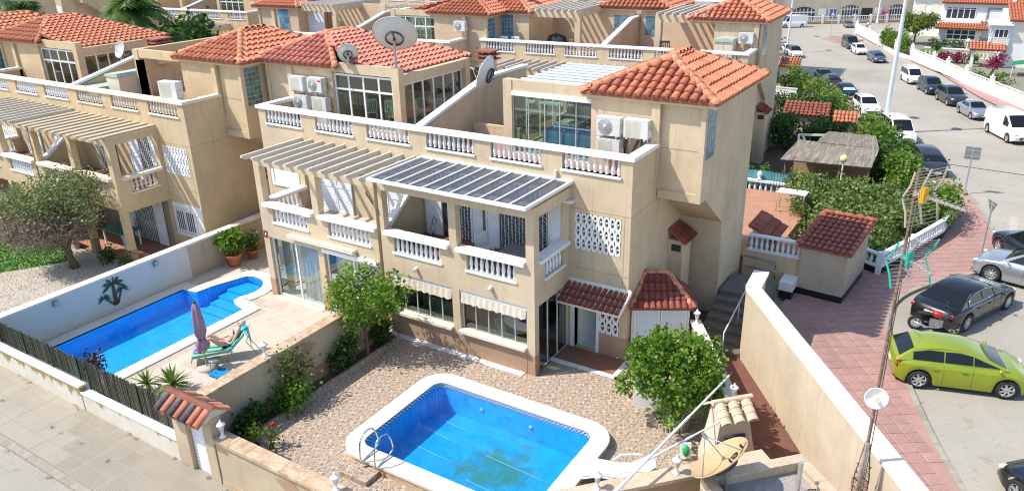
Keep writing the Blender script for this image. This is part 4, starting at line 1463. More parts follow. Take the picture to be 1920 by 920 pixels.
# ======================= the pair on the left of the photograph
BO = (CX - 18.55, -1.05, 0)
BR, brw, brt = villa('tan villa with closed tan pergola and open ground floor porch, beside the gravel garden', BO, 1,
              dict(stu=STU2, ground='porch', roof='tower', sun='open', noslats=1, pergola='tan', entry=0, fine=1, bal=SILLC, rail=SILLC, pbal=SILLC, prail=CAPL, tilem=TILE, gb=GBLOCKG, gfloor=TERR, tiles=60))
BL, blw, blt = villa('tan villa with translucent terrace roof at the far left of the photograph', BO, -1,
              dict(stu=STU2, ground='porch', roof='wide', sun='framed', pergola='slats', entry=0, fine=1, gfloor=TERR))
shutter(BR, 3.6, 4.3, 2.93, 5.0, -.03); grille(BR, 4.3, 5.1, 2.95, 5.0, -.05); dark(BR, 4.3, 5.1, 2.93, 5.0, -.01); shutter(BR, 5.1, 5.48, 2.93, 5.0, -.03)
dark(BR, 1.2, 2.5, 2.93, 5.0, -.01); grille(BR, 1.2, 2.5, 2.95, 5.0, -.04)
shutter(BL, -2.3, -1.2, 2.93, 5.0, -.03); shutter(BL, -4.9, -3.6, 2.93, 5.0, -.03)
b = MB(); b.box(0.1, 5.5, .0, .15, 0, 2.65); b.build('rear_wall', ROOMW, BR)
shutter(BR, 2.2, 2.9, .04, 2.1, -.03); grille(BR, 2.95, 4.4, .05, 2.1, -.05); dark(BR, 2.9, 4.45, .04, 2.1, -.01); shutter(BR, 4.45, 5.1, .04, 2.1, -.06)
b = MB(); b.box(5.8, 7.7, -.012, 0, .78, 2.2); b.build('painted_panel', WHITEST, BR)
framed(BR, 5.98, 7.25, .95, 1.95, -.02, [.5], [], 'window', WMETAL, WINDARK, .07)
b = MB()
for i in range(11): b.box(5.98 + i * .127 - .01, 5.98 + i * .127 + .01, -.12, -.1, .9, 2.0)
b.box(5.93, 7.3, -.12, -.1, .88, .9); b.box(5.93, 7.3, -.12, -.1, 1.98, 2.0); b.build('window_grille', WMETAL, BR)
MB().box(5.85, 7.4, -.1, 0, .80, .87).build('window_sill', WHITE, BR)
b = MB(); b.X = None
for k in range(4): b.box(-5.4, -2.4, 2.4 + k * 1.05, 3.35 + k * 1.05, 7.95, 7.98)
# translucent lean-to over the terrace room of the far-left villa
sw = thing('storage_cabinet', 'tall beige cabinet with sage green lid on the tan villa terrace', 'cabinet', (BO[0] + 1.2, BO[1] + 1.0, 5.6))
b = MB(); b.box(0, .9, 0, 1.5, 0, 1.35); b.build('body', CREAMPL, sw)
b = MB(); b.prism([(-.05, 1.35), (.95, 1.35), (.9, 1.5), (.0, 1.44)], 'y', -.05, 1.55); b.build('lid', GREENC, sw)
sw = thing('storage_cabinet', 'low beige cabinet with flat green lid behind the tan balustrade', 'cabinet', (BO[0] + .3, BO[1] + .5, 5.6))
b = MB(); b.box(0, .85, 0, 1.2, 0, .85); b.build('body', CREAMPL, sw)
b = MB(); b.box(-.05, .9, -.05, 1.25, .85, .92); b.build('lid', GREENC, sw)
b = MB(); b.box(2.3, 2.55, 1.85, 2.1, 5.6, 7.6); b.build('post', STU2, BR)
ac_unit((BO[0] + 6.2, BO[1] + .45, 6.6), 'boxy air conditioner standing on the tan parapet corner', R(8), None, None, False, 1.1)
ac_unit((BO[0] - 6.9, BO[1] + 1.0, 5.75), 'small air conditioner low behind the white balustrade of the left villa', 0, None, None, True, .8)

def dish(name, loc, r, az, el, m, label, postlen=0, depth=.16, back=True, arm=True, group='satellite dishes', textc=None):
    """parabolic dish aimed along azimuth az (0 = +Y, clockwise) and elevation el"""
    t = thing(name, label, 'satellite dish', loc, 0, group)
    d = Vector((math.sin(R(az)) * math.cos(R(el)), math.cos(R(az)) * math.cos(R(el)), math.sin(R(el))))
    M = d.to_track_quat('Z', 'Y').to_matrix().to_4x4()
    c = Vector((0, 0, postlen)) + d * (r * .28)
    M = Matrix.Translation(c) @ M
    b = MB(); b.X = M
    b.lathe([(max(.002, r * k / 8), depth * r * 2 * (k / 8) ** 2 - depth * r) for k in range(9)], 28, cap=False)
    b.lathe([(r, depth * r), (r * 1.02, depth * r), (r * 1.02, depth * r - .02), (r, depth * r - .02)], 28, cap=False)
    rf = b.build('reflector', m, t)
    b = MB(); b.X = M
    k = r * .38
    b.lathe([(k, -depth * r - .03), (k + .03, -depth * r - .03), (k + .03, -depth * r * .8), (k, -depth * r * .8)], 20, cap=False)
    b.cyl((0, 0, -depth * r - .005), (0, 0, -r * .28), .05, .05, 8)
    b.bar((0, -k, -depth * r - .03), (0, k, -depth * r - .03), .04, .04)
    b.build('mount', DARKM, t)
    if arm:
        b = MB(); b.X = M
        f = r * .95
        for a in (0, 120, 240): b.tube([(r * .85 * math.cos(R(a + 90)), r * .85 * math.sin(R(a + 90)), depth * r * .5), (0, 0, f)], .012, 5)
        b.cyl((0, 0, f - .06), (0, 0, f + .08), .05, .04, 8)
        b.build('feed_arm', GREYM, t)
    if postlen:
        b = MB(); b.cyl((0, 0, 0), (0, 0, postlen), .045, .045, 8); b.box(-.15, .15, -.15, .15, 0, .02); b.build('post', GREYM, t)
    return t, M
DISHM = mat('dish_grey', (.62, .61, .56), .5, .06, 5)
dish('satellite_dish', (-10.14, 2.0, 8.05), .80, 330, 38, DISHM, 'huge pale grey dish on a pole above the left sunroom corner', .95)
dish('satellite_dish', (-12.2, 1.75, 8.1), .38, 320, 20, DISHM, 'small grey dish at the foot of the rosy roof ridge', .3)
dish('satellite_dish', (-7.25, 3.85, 7.55), .66, 261, 17, mat('dish_white', (.76, .76, .74), .5, .05, 5), 'white dish turned away on a bracket above the sloping divider coping', .12)
dish('satellite_dish', (BO[0] - 1.0, BO[1] + 3.4, 7.35), .40, 185, 20, DISHM, 'grey round dish in front of the red chimney cowl', .25)
def chimney(loc, label, w=.5, h=1.0, m=None, cm=None):
    t = thing('chimney', label, 'chimney', loc, 0, 'chimneys with tiled cowls')
    MB().box(-w / 2, w / 2, -w / 2, w / 2, 0, h).build('stack', m or STU, t)
    for k in range(3):
        MB().box(-w / 2 - .12, w / 2 + .12, -w / 2 - .12, w / 2 + .12, h + .02 + k * .16, h + .07 + k * .16).build('cowl_tile', TILED, t)
    b = MB()
    for x in (-w / 2, w / 2 - .08):
        for y in (-w / 2, w / 2 - .08): b.box(x, x + .08, y, y + .08, h, h + .34)
    b.build('cowl_post', TILED, t)
chimney((-8.6, 5.6, 6.9), 'beige chimney with slatted red cowl behind the white dish')
chimney((BO[0] + .1, BO[1] + 4.6, 6.9), 'beige chimney with slatted red cowl behind the grey round dish', .7, .8)
# ---------------------------------------------------------------- foliage
def leaves(name, m, parent, centres, count, size, spread, rng, flat=0, tri=False, kind=None, droop=0, clump=26):
    """leaf blades gathered in small clumps through the volume; centres = [(x,y,z,rx,ry,rz)]"""
    b = MB()
    rn = []
    tot = sum(c[3] * c[4] * c[5] for c in centres)
    for c in centres:
        k = int(count * c[3] * c[4] * c[5] / tot)
        nc = max(3, k // clump)
        for _ in range(nc):
            while True:
                p = Vector((rng.uniform(-1, 1), rng.uniform(-1, 1), rng.uniform(-1, 1)))
                if .35 < p.length < 1: break
            p = p * (.75 + .25 * rng.random())
            o = Vector((c[0] + p.x * c[3], c[1] + p.y * c[4], c[2] + p.z * c[5]))
            tone = rng.random()
            for _ in range(clump):
                d = Vector((rng.gauss(0, 1), rng.gauss(0, 1), rng.gauss(0, 1)))
                q = o + d * spread
                a = Vector((rng.gauss(0, 1), rng.gauss(0, 1), rng.gauss(0, 1) - droop)).normalized()
                s = a.cross(Vector((rng.gauss(0, 1), rng.gauss(0, 1), rng.gauss(0, 1) + flat))).normalized()
                l = size * rng.uniform(.7, 1.35)
                a = a * l; s = s * l * .42
                i = len(b.v)
                b.v += [tuple(q), tuple(q + a * .5 + s), tuple(q + a), tuple(q + a * .5 - s)]
                b.f.append((i, i + 1, i + 2, i + 3))
                b.m.append(0); b.sm.append(False)
                rn.append(min(1, max(0, .25 + .5 * tone + rng.uniform(-.28, .28))))
    b.rnd = rn
    return b.build(name, m, parent, kind=kind)

def limbs(parent, base, tops, r, m=TRUNK, name='trunk', fork=.45, rng=RNG):
    b = MB()
    base = Vector(base)
    f = Vector((base.x, base.y, base.z + (sum(t[2] for t in tops) / len(tops) - base.z) * fork))
    b.tube([base, base.lerp(f, .5) + Vector((rng.uniform(-.05, .05), rng.uniform(-.05, .05), 0)), f], [r * 1.25, r, r * .85], 8)
    for t in tops:
        t = Vector(t)
        mid = f.lerp(t, .5) + Vector((rng.uniform(-.1, .1), rng.uniform(-.1, .1), .08))
        b.tube([f, mid, t], [r * .7, r * .42, r * .15], 6)
    return b.build(name, m, parent)

def tree(name, label, base, crowns, count, size, m, r=.07, group=None, spread=.12, fork=.45, seed=1, cat='tree', tops=None, droop=0, clump=26):
    rng = random.Random(seed)
    t = thing(name, label, cat, base, 0, group)
    cr = [(c[0], c[1], c[2], c[3], c[4], c[5]) for c in crowns]
    limbs(t, (0, 0, 0), tops or [(c[0], c[1], c[2] + c[5] * .3) for c in cr], r, fork=fork, rng=rng)
    leaves('crown', m, t, cr, count, size, spread, rng, droop=droop, clump=clump)
    return t

def bush(name, label, base, crowns, count, size, m, seed=1, group=None, spread=.1, cat='shrub', stems=5, kind=None):
    rng = random.Random(seed)
    t = thing(name, label, cat, base, 0, group)
    b = MB()
    for _ in range(stems):
        c = rng.choice(crowns)
        b.tube([(rng.uniform(-.1, .1), rng.uniform(-.1, .1), 0), (c[0] * .6, c[1] * .6, c[2] * .6), (c[0] + rng.uniform(-.5, .5) * c[3], c[1] + rng.uniform(-.5, .5) * c[4], c[2] + c[5] * .6)], [.03, .02, .008], 5)
    b.build('stem', TRUNK, t, kind='stuff')
    leaves('foliage', m, t, crowns, count, size, spread, rng)
    return t

def yucca(label, base, rad, n, seed, m=AGAV, trunk=.3, group='spiky yuccas', name='yucca_plant', up=.5):
    rng = random.Random(seed)
    t = thing(name, label, 'plant', base, 0, group)
    b = MB(); b.tube([(0, 0, 0), (.03, 0, trunk * .6), (0, 0, trunk)], [.07, .055, .05], 7); b.build('trunk', TRUNK, t)
    for i in range(n):
        az = rng.uniform(0, 2 * pi); el = rng.uniform(-.25, 1.35)
        d = Vector((math.cos(az) * math.cos(el), math.sin(az) * math.cos(el), math.sin(el)))
        s = d.cross(Vector((0, 0, 1))).normalized() * rad * .05
        l = rad * rng.uniform(.8, 1.15)
        o = Vector((0, 0, trunk))
        p1 = o + d * l * .5; p2 = o + d * l + Vector((0, 0, -.14 * l * math.cos(el)))
        bb = MB()
        up_ = Vector((0, 0, .012))
        bb.add([o - s * .6, o + s * .6, p1 + s, p1 - s, p1 + up_ * 0, p2], [(0, 1, 2, 3), (3, 2, 5)])
        bb.rnd = [rng.random()] * 2
        bb.rnd = [min(1, max(0, .3 + .5 * rng.random()))] * 2
        bb.build('leaf', m, t)
    return t

# ---------------------------------------------------------------- garden of the right-hand villa
def crazymat():
    m, t, p, N, L = nodes('crazy_paving_tile')
    p.inputs['Roughness'].default_value = .75
    tc = N('ShaderNodeTexCoord')
    def vor(feature):
        v = N('ShaderNodeTexVoronoi')
        v.feature = feature
        v.inputs['Scale'].default_value = 9.2
        v.inputs['Randomness'].default_value = .9
        L(tc.outputs['Object'], v.inputs['Vector'])
        return v
    ve = vor('DISTANCE_TO_EDGE'); vc = vor('F1')
    oi = N('ShaderNodeObjectInfo')
    sp = N('ShaderNodeSeparateColor')
    L(vc.outputs['Color'], sp.inputs[0])
    stone = ramp(t, sp.outputs[0], (0, (.28, .18, .125)), (.35, (.35, .25, .175)), (.65, (.41, .32, .235)), (1, (.26, .215, .17)))
    stone = mixc(t, 1, stone, ramp(t, noise(t, 14, 5, .7), (.3, .82), (.7, 1.18)), 'MULTIPLY')
    e = ramp(t, ve.outputs['Distance'], (.03, 1), (.085, 0))
    c = mixc(t, e, stone, (.56, .475, .37))
    c = mixc(t, ramp(t, noise(t, .7, 5, .6), (.45, 0), (.8, .22)), c, (.52, .45, .36))
    L(c, p.inputs['Base Color'])
    b = N('ShaderNodeBump'); b.inputs['Strength'].default_value = .35; b.inputs['Distance'].default_value = .01; b.invert = True
    L(e, b.inputs['Height']); L(b.outputs[0], p.inputs['Normal'])
    return m
CRAZY = crazymat()
YARD = [(-7.12, -9.95), (-.5, -9.95), (5.05, -3.75), (4.25, -2.6), (2.0, .9), (.2, .3), (-2, -2.2), (-7.12, -2.2)]
pat = holed('patio', YARD, [roundrect(-4.5, 1.4, -8.0, -3.85, .75)], .012, mat('patio_grout', (.56, .47, .37), .95, .1, 5))
TS = .41
tmesh = MB().box(-TS / 2 + .006, TS / 2 - .006, -TS / 2 + .006, TS / 2 - .006, 0, .016).mesh('patio_tile', CRAZY)
for i in range(-1, 32):
    for j in range(30):
        x = -7.0 + (i + .5) * TS; y = -9.95 + (j + .5) * TS
        if inpoly((x, y), YARD) and not (-4.75 < x < 1.7 and -8.25 < y < -3.6 and inpoly((x, y), roundrect(-4.52, 1.42, -8.02, -3.82, .7))) and not (y > -2.35 and x < -1.8) and not (x < .1 and y > -1.1):
            inst(tmesh, 'patio_tile', pat, (x, y, .012 + RNG.uniform(0, .003)), (RNG.randrange(4)) * pi / 2)
b = MB(); b.box(-3.92, -3.05, -8.62, -8.1, 0, .16); sb_ = b.build('ladder_block', CRAZY); tag(sb_, 'low tiled block under the chrome pool handrails', 'block')

def wallrun(name, label, cat, pts, h, th, m, capm, capw, caph=.09, stone=.5, low=None, z0=0, group=None, overl=0):
    """a garden wall with its coping laid as separate stones"""
    t = thing(name, label, cat, (0, 0, 0), 0, group)
    b = MB()
    for i in range(len(pts) - 1):
        a = Vector(pts[i]); c = Vector(pts[i + 1])
        d = (c - a).normalized() * (th / 2 * .98 if 0 < i else 0)
        b.bar((*(a - d), (z0 + h) / 2), (*(c), (z0 + h) / 2), th, h - z0)
    b.build('wall_body', m, t)
    for i in range(len(pts) - 1):
        a = Vector(pts[i]); c = Vector(pts[i + 1])
        n = max(1, round((c - a).length / stone))
        e = (c - a).normalized() * .004
        for k in range(n):
            p = a.lerp(c, k / n) + e; q = a.lerp(c, (k + 1) / n) - e
            s = MB(); dz = RNG.uniform(0, .006)
            s.bar((*p, h + caph / 2 + dz), (*q, h + caph / 2 + dz), capw, caph)
            s.build('coping_stone', capm, t)
    return t
GW = stucco('garden_wall', (.56, .45, .31))
pw = wallrun('garden_wall', 'party wall with orange stone coping between the two pool gardens', 'wall', [(-7.73, -9.9), (-7.73, -2.42)], 1.6, .3, GW, CAP, .4, .09, .55)
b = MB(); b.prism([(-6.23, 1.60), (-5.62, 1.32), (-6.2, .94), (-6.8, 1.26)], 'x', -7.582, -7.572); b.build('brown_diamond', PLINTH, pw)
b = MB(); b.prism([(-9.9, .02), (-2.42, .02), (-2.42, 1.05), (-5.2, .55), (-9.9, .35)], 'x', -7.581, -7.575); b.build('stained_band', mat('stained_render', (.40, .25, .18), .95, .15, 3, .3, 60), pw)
fw = wallrun('garden_wall', 'front garden wall with mottled stone coping right of the tiled gate', 'wall', [(-6.42, -10.08), (-.55, -10.08)], 1.16, .26, GW, CAP, .42, .09, .6, z0=-.6)
b = MB(); b.prism([(-4.35, .92), (-3.72, 1.02), (-3.1, .5), (-3.75, .4)], 'y', -10.222, -10.212); b.build('brown_diamond', PLINTH, fw)
b = MB(); b.box(-6.42, -.6, -10.219, -10.205, -.6, -.05); b.build('stained_foot', mat('ochre_foot', (.50, .36, .2), .95, .15, 3), fw)
wallrun('garden_wall', 'diagonal end wall with pale coping behind the curved white lounger', 'wall', [(-.55, -10.08), (5.3, -3.85)], 1.0, .26, PLINTH, CAPT, .42, .09, .6)
wallrun('garden_wall', 'low side wall with stone coping behind the round citrus tree', 'wall', [(1.75, 1.2), (4.15, -2.6)], 1.3, .2, GW, CAPL, .32, .08, .5)

# gate with tiled hat
gt = thing('garden_gate', 'white slatted gate under a small red and black tiled roof', 'gate', (-7.3, -10.08, 0))
for x0, x1 in ((-.74, -.22), (.5, .86)):
    MB().box(x0, x1, -.16, .16, -.4, 1.62).build('pillar', GW, gt)
MB().box(-.74, .86, -.16, .16, 1.622, 1.74).build('lintel', GW, gt)
b = MB(); b.box(-.2, .48, -.03, .03, -.28, 1.6)
for k in range(16): b.box(-.16, .44, -.045, -.03, -.22 + k * .113, -.135 + k * .113)
dg = b.build('gate_leaf', WMETAL, gt)
MB().box(.36, .44, -.09, -.045, .6, .66).build('handle', CHROME, dg)
b = MB(); b.prism([(-.42, 1.72), (.42, 1.72), (0, 2.0)], 'x', -.86, .84); hat = b.build('gate_roof', MORT, gt)
TB = mat('glazed_black_tile', (.10, .095, .10), .45, .4, 6, alt=(.42, .16, .10), altp=(.56, .66), altscale=4)
TR = mat('gate_tile', (.52, .19, .11), .7, .2, 6, rnd=.12, alt=(.40, .2, .15), altp=(.55, .7), altscale=5)
for side in (-1, 1):
    for k in range(7):
        x = -.78 + k * .255
        vs = []
        for y, z, r in ((.50 * side, 1.68, .12), (.03 * side, 1.99, .10)):
            for i in range(7):
                t_ = pi * i / 6
                vs.append((x + r * math.cos(t_), y, z + r * .8 * math.sin(t_)))
        b = MB(); b.smooth = True
        b.add(vs, [(i, i + 1, i + 8, i + 7) for i in range(6)] + [tuple(range(7))])
        b.build('hat_tile', TB if k in (0, 2, 4) else TR, hat)
for k in range(4):
    b = MB(); b.smooth = True
    vs = []
    for x, r in ((-.9 + k * .44, .125), (-.44 + k * .44, .105)):
        for i in range(7):
            t_ = pi * i / 6
            vs.append((x, r * math.cos(t_), 1.99 + r * .9 * math.sin(t_)))
    b.add(vs, [(i, i + 1, i + 8, i + 7) for i in range(6)] + [tuple(range(7)), tuple(range(7, 14))])
    b.build('ridge_tile', TR, hat)

# planting bed kerb
PB = thing('planting_bed', 'narrow soil bed along the party wall edged with brown tiles', 'flower bed', (0, 0, 0))
MB().box(-7.57, -7.15, -9.8, -2.45, 0, .06).build('soil', SOIL, PB)
for k in range(15): MB().box(-7.15, -7.06, -9.8 + k * .49, -9.32 + k * .49, 0, .14).build('edging_tile', CRAZY, PB)

# lanterns on the walls
LM = {}
def lantern(loc, label):
    t = thing('wall_lantern', label, 'lantern', loc, 0, 'white lanterns on the garden walls')
    if not LM:
        b = MB(); b.lathe([(.09, 0), (.09, .02), (.045, .05), (.03, .1), (.04, .17), (.055, .19)], 8); LM['pedestal'] = b.mesh('pedestal', WHITE)
        b = MB(); b.lathe([(.055, .19), (.085, .36)], 6); LM['glass'] = b.mesh('lamp_glass', mat('frosted_glass', (.62, .63, .6), .25, .05, 5))
        b = MB(); b.lathe([(.12, .36), (.10, .385), (.05, .43), (.02, .46), (.02, .49), (.004, .5)], 8); LM['hood'] = b.mesh('hood', WHITE)
    for k in LM: inst(LM[k], LM[k].name.split('.')[0], t)
for loc, lab in (((-6.25, -10.08, 1.25), 'white lantern on the front wall beside the tiled gate'), ((-7.73, -7.35, 1.69), 'white lantern on the party wall beside the sunbather'),
                 ((-2.45, -10.08, 1.25), 'white lantern on the front wall near the pool handrails'), ((2.4, -6.93, 1.09), 'white lantern on the diagonal wall near the two white poles'),
                 ((4.05, -2.45, 1.38), 'white lantern beside the tiled barbecue hood'), ((1.86, .98, 1.38), 'white lantern beside the tiled store roof'),
                 ((3.72, -5.55, 1.09), 'white lantern in front of the tilted beige dish')):
    lantern(loc, lab)

# trees and shrubs of this garden
tree('citrus_tree', 'round bright green citrus tree in a ring of logs beside the patio', (2.42, -2.4, 0),
     [(0, 0, 1.75, 1.45, 1.35, 1.1), (-.5, -.2, 2.1, .85, .85, .75), (.5, .2, 2.1, .9, .9, .75), (0, 0, 2.5, .7, .7, .45), (-.95, -.4, 1.2, .5, .5, .5), (.95, .1, 1.3, .55, .55, .55), (.3, -.9, 1.0, .5, .4, .4)],
     9500, .105, LEAF, .075, spread=.1, fork=.4, seed=5)
tree('orange_tree', 'spreading orange tree in the bed before the left patio windows', (-7.15, -3.95, 0),
     [(.1, 0, 2.05, 1.1, 1.0, .75), (-.8, -.1, 2.3, .65, .6, .55), (.9, .1, 2.3, .7, .6, .5), (.1, .3, 2.75, .6, .55, .45), (1.2, .3, 2.75, .45, .4, .35), (-.1, -.4, 1.5, .55, .5, .4), (-.5, 0, 2.9, .35, .35, .35)],
     4000, .10, LEAF, .055, spread=.13, fork=.42, seed=8)
for k in range(5):
    rg = random.Random(40 + k)
    b = MB(); b.sph((0, 0, 0), .036, 8); o = b.build('orange', mat('orange_peel', (.75, .32, .03), .5, .1, 9)); o.location = (-7.3 + rg.uniform(-1, 1), -4.5 + rg.uniform(-.3, .4), 1.8 + rg.uniform(-.1, .7))
    tag(o, 'ripe orange hanging among the leaves of the orange tree', 'orange', 'oranges on the orange tree')
bush('shrub', 'dark dense shrub in the bed right of the brown diamond', (-7.35, -4.9, 0), [(0, 0, .55, .35, .6, .5), (.05, .4, .8, .25, .3, .3)], 1300, .09, LEAFD, 3, 'shrubs in the planting bed')
bush('shrub', 'airy yellow-green shrub reaching over the party wall', (-7.35, -6.9, 0), [(-.05, 0, 1.25, .4, .7, .4), (0, .4, 1.0, .4, .5, .3), (.0, -.2, 1.5, .3, .4, .2)], 620, .08, LEAFY, 4, 'shrubs in the planting bed', .2, stems=14)
bush('shrub', 'glossy green shrub arching over the bed edging', (-7.2, -7.2, 0), [(.1, 0, .5, .5, .55, .3), (.25, .3, .7, .35, .4, .22)], 900, .1, LEAF, 6, 'shrubs in the planting bed', .12)
bush('shrub', 'low dark ground shrub nearest the gate', (-7.3, -8.5, 0), [(0, 0, .4, .3, .8, .38)], 1000, .09, LEAFD, 9, 'shrubs in the planting bed')
bush('shrub', 'small shrub in shade below the orange tree', (-7.35, -3.0, 0), [(0, 0, .5, .3, .5, .45)], 800, .09, LEAFD, 10, 'shrubs in the planting bed')
bush('shrub', 'low leafy shrub inside the front wall near a lantern', (-2.0, -9.3, 0), [(0, 0, .28, .55, .35, .25), (.5, 0, .22, .35, .3, .2)], 900, .08, LEAFY, 11)
rb = bush('rose_bush', 'thin rose bush with one red bloom inside the front wall', (-6.25, -8.75, 0), [(0, 0, .4, .2, .25, .3)], 170, .08, LEAFY, 12, None, .1)
b = MB(); b.sph((.1, .1, .78), .075, 8, (1, 1, .8)); b.sph((.12, .08, .81), .05, 6); b.build('bloom', mat('red_petal', (.55, .01, .02), .6, .15, 20), rb)
bush('rose_bush', 'yellowing rose bush beside the red bloom', (-6.75, -8.85, 0), [(0, 0, .35, .25, .3, .25)], 220, .08, LEAFY, 13, None, .1)
rg = random.Random(5)
lg = thing('log_ring', 'ring of short upright logs round the foot of the citrus tree', 'border', (2.42, -2.4, 0))
for k in range(30):
    a = 2 * pi * k / 30
    b = MB(); b.cyl((0, 0, 0), (0, 0, .2 + rg.uniform(-.02, .03)), .045, .045, 7); b.build('log', WOODG, lg, (.5 * math.cos(a), .42 * math.sin(a), 0.02))
for k in range(34):
    a = rg.uniform(0, 2 * pi); r = rg.uniform(.1, .4)
    b = MB(); b.sph((0, 0, 0), rg.uniform(.03, .055), 6, (1, 1, .6)); b.build('pebble', WHITEST, lg, (r * math.cos(a), r * .85 * math.sin(a), .1))

# barbecue with a mortared tile hood
bq = thing('barbecue', 'cream masonry barbecue with a crooked tiled hood', 'barbecue', (4.2, -3.2, 0), R(47), None, .84)
CRM = stucco('cream_masonry', (.66, .57, .44))
b = MB()
for (z0, x0, x1, y0, y1), (z1, p0, p1, q0, q1) in (((0, -.75, .8, -.42, .45), (.85, -.6, .62, -.36, .4)), ((.85, -.6, .62, -.36, .4), (1.5, -.5, .5, -.3, .36)), ((1.5, -.5, .5, -.3, .36), (2.0, -.45, .45, -.28, .33))):
    b.add([(x0, y0, z0), (x1, y0, z0), (x1, y1, z0), (x0, y1, z0), (p0, q0, z1), (p1, q0, z1), (p1, q1, z1), (p0, q1, z1)], [(0, 3, 2, 1), (4, 5, 6, 7), (0, 1, 5, 4), (1, 2, 6, 5), (2, 3, 7, 6), (3, 0, 4, 7)])
b.build('body', CRM, bq)
BT = mat('mortared_tile', (.64, .50, .34), .85, .2, 6, .5, 40, alt=(.40, .27, .2), altp=(.55, .75), altscale=4, rnd=.1)
for side in (-1, 1):
    for r_i in range(3):
        for k in range(3):
            vs = []
            x = -.42 + k * .42
            for y, z, rr in ((side * (.58 - r_i * .17), 1.78 + r_i * .13, .13), (side * (.30 - r_i * .15), 1.98 + r_i * .12, .11)):
                for i in range(7):
                    t_ = pi * i / 6
                    vs.append((x + rr * 1.4 * math.cos(t_), y, z + rr * .7 * math.sin(t_)))
            b = MB(); b.smooth = True; b.add(vs, [(i, i + 1, i + 8, i + 7) for i in range(6)] + [tuple(range(7))]); b.build('hood_tile', BT, bq)
for k in range(3):
    b = MB(); b.cyl((-.62 + k * .42, 0, 2.22), (-.18 + k * .42, 0, 2.22), .09, .08, 10); b.build('ridge_tile', BT, bq)
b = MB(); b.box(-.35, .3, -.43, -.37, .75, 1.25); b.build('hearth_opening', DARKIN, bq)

for a, c, lab, r in (((2.95, -7.35, 1.45), (3.85, -2.3, 1.95), 'long white telescopic pool pole leaning across the citrus tree', .035), ((3.0, -5.75, 1.25), (4.15, -3.7, 1.55), 'shorter white pole leaning on the barbecue', .03)):
    t = thing('pool_pole', lab, 'pole', a, 0, 'white poles leaning over the diagonal wall')
    d = Vector(c) - Vector(a)
    b = MB(); b.cyl((0, 0, 0), d * .62, r, r, 8); b.build('outer_tube', WMETAL, t)
    b = MB(); b.cyl(d * .62, d, r * .75, r * .75, 8); b.build('inner_tube', WMETAL, t)
    b = MB(); b.cyl(d, d * 1.03, r * .9, r * .9, 8); b.build('grip', DARKM, t)

wl = thing('sun_lounger', 'white curved plastic lounger between the pool rim and the diagonal wall', 'lounger', (1.95, -5.3, 0), R(-62 + 90))
b = MB(); b.smooth = True
vs = []
prof = [(-.95, .28), (-.6, .34), (-.2, .36), (.2, .30), (.55, .30), (.85, .45), (1.1, .66)]
for x, z in prof: vs += [(x, -.3, z), (x, .3, z), (x, .3, z - .035), (x, -.3, z - .035)]
fs = []
for i in range(len(prof) - 1):
    for k in range(4): fs.append((4 * i + k, 4 * i + (k + 1) % 4, 4 * i + 4 + (k + 1) % 4, 4 * i + 4 + k))
fs += [(3, 2, 1, 0), (24, 25, 26, 27)]
b.add(vs, fs); b.build('bed', WHITE, wl)
for y in (-.33, .33):
    b = MB(); b.tube([(-.9, y, 0), (-.8, y, .25), (-.3, y, .34), (.2, y, .25), (.5, y, .02)], .025, 6); b.build('leg', WHITE, wl)
    b = MB(); b.tube([(.1, y, .33), (.3, y, .5), (.7, y, .52), (.9, y, .48)], .022, 6); b.build('armrest', WHITE, wl)

bn = thing('storage_box', 'white plastic box with tilted lid left of the citrus tree', 'box', (1.6, -1.75, 0), R(12))
MB().box(-.45, .45, -.3, .3, 0, .5).build('body', PLASTIC, bn)
b = MB(); b.X = Matrix.Translation((0, .3, .5)) @ Matrix.Rotation(R(-14), 4, 'X'); b.box(-.48, .48, -.64, .02, 0, .06); b.build('lid', PLASTIC, bn)
hs = thing('garden_hose', 'dark green hose hanging in loops on the side wall', 'hose', (3.55, -2.0, .9))
b = MB()
b.tube([(.12 * math.cos(a * .5) + .05 * math.sin(a * 1.7), .05 * a / 20, .35 * math.sin(a * .5)) for a in range(70)], .016, 5); b.build('coil', mat('hose_green', (.015, .07, .05), .4, .2, 9), hs)
bd = thing('paddle_board', 'small green and white board leaning by the barbecue', 'board', (3.35, -3.75, .12), R(30))
b = MB(); b.X = Matrix.Rotation(R(-20), 4, 'X'); b.lathe([(.001, 0), (.15, 0), (.15, .03), (.001, .03)], 18, (0, 0, .22), Matrix.Rotation(R(90), 4, 'X') @ Matrix.Diagonal(Vector((.6, 1, 1))).to_4x4()); b.build('face', mat('board_green', (.03, .42, .12), .4, .2, 4), bd)
b = MB(); b.X = Matrix.Rotation(R(-20), 4, 'X'); b.box(-.14, .14, .03, .05, 0, .42); b.build('back', WHITE, bd)
# ---------------------------------------------------------------- garden of the left-hand villa
def palestone():
    m, t, p, N, L = nodes('pale_stone_floor')
    p.inputs['Roughness'].default_value = .6
    c = ramp(t, noise(t, .9, 6, .7, dist=.6), (.3, (.52, .43, .34)), (.55, (.60, .525, .43)), (.75, (.49, .36, .27)))
    c = mixc(t, 1, c, ramp(t, noise(t, 16, 4, .7), (.3, .9), (.7, 1.06)), 'MULTIPLY')
    L(c, p.inputs['Base Color'])
    return m
PSTONE = palestone()
deck = holed('pool_deck', [(-17.5, -9.95), (-7.9, -9.95), (-7.9, -2.21), (-13.5, -2.21), (-15.46, 0), (-15.46, 4), (-17.5, 4)], [offset(inl, .47)[::-1][::-1]], .004, mat('deck_joint', (.47, .40, .32), .9, .1, 5))
pz = [(-17.5, -9.95), (-7.9, -9.95), (-7.9, -2.0), (-13.5, -2.0), (-15.3, 0), (-15.3, 4), (-17.5, 4)]
oin = offset(inl, .36)
dm = MB().box(-.2985, .2985, -.2985, .2985, 0, .012).mesh('floor_tile', PSTONE)
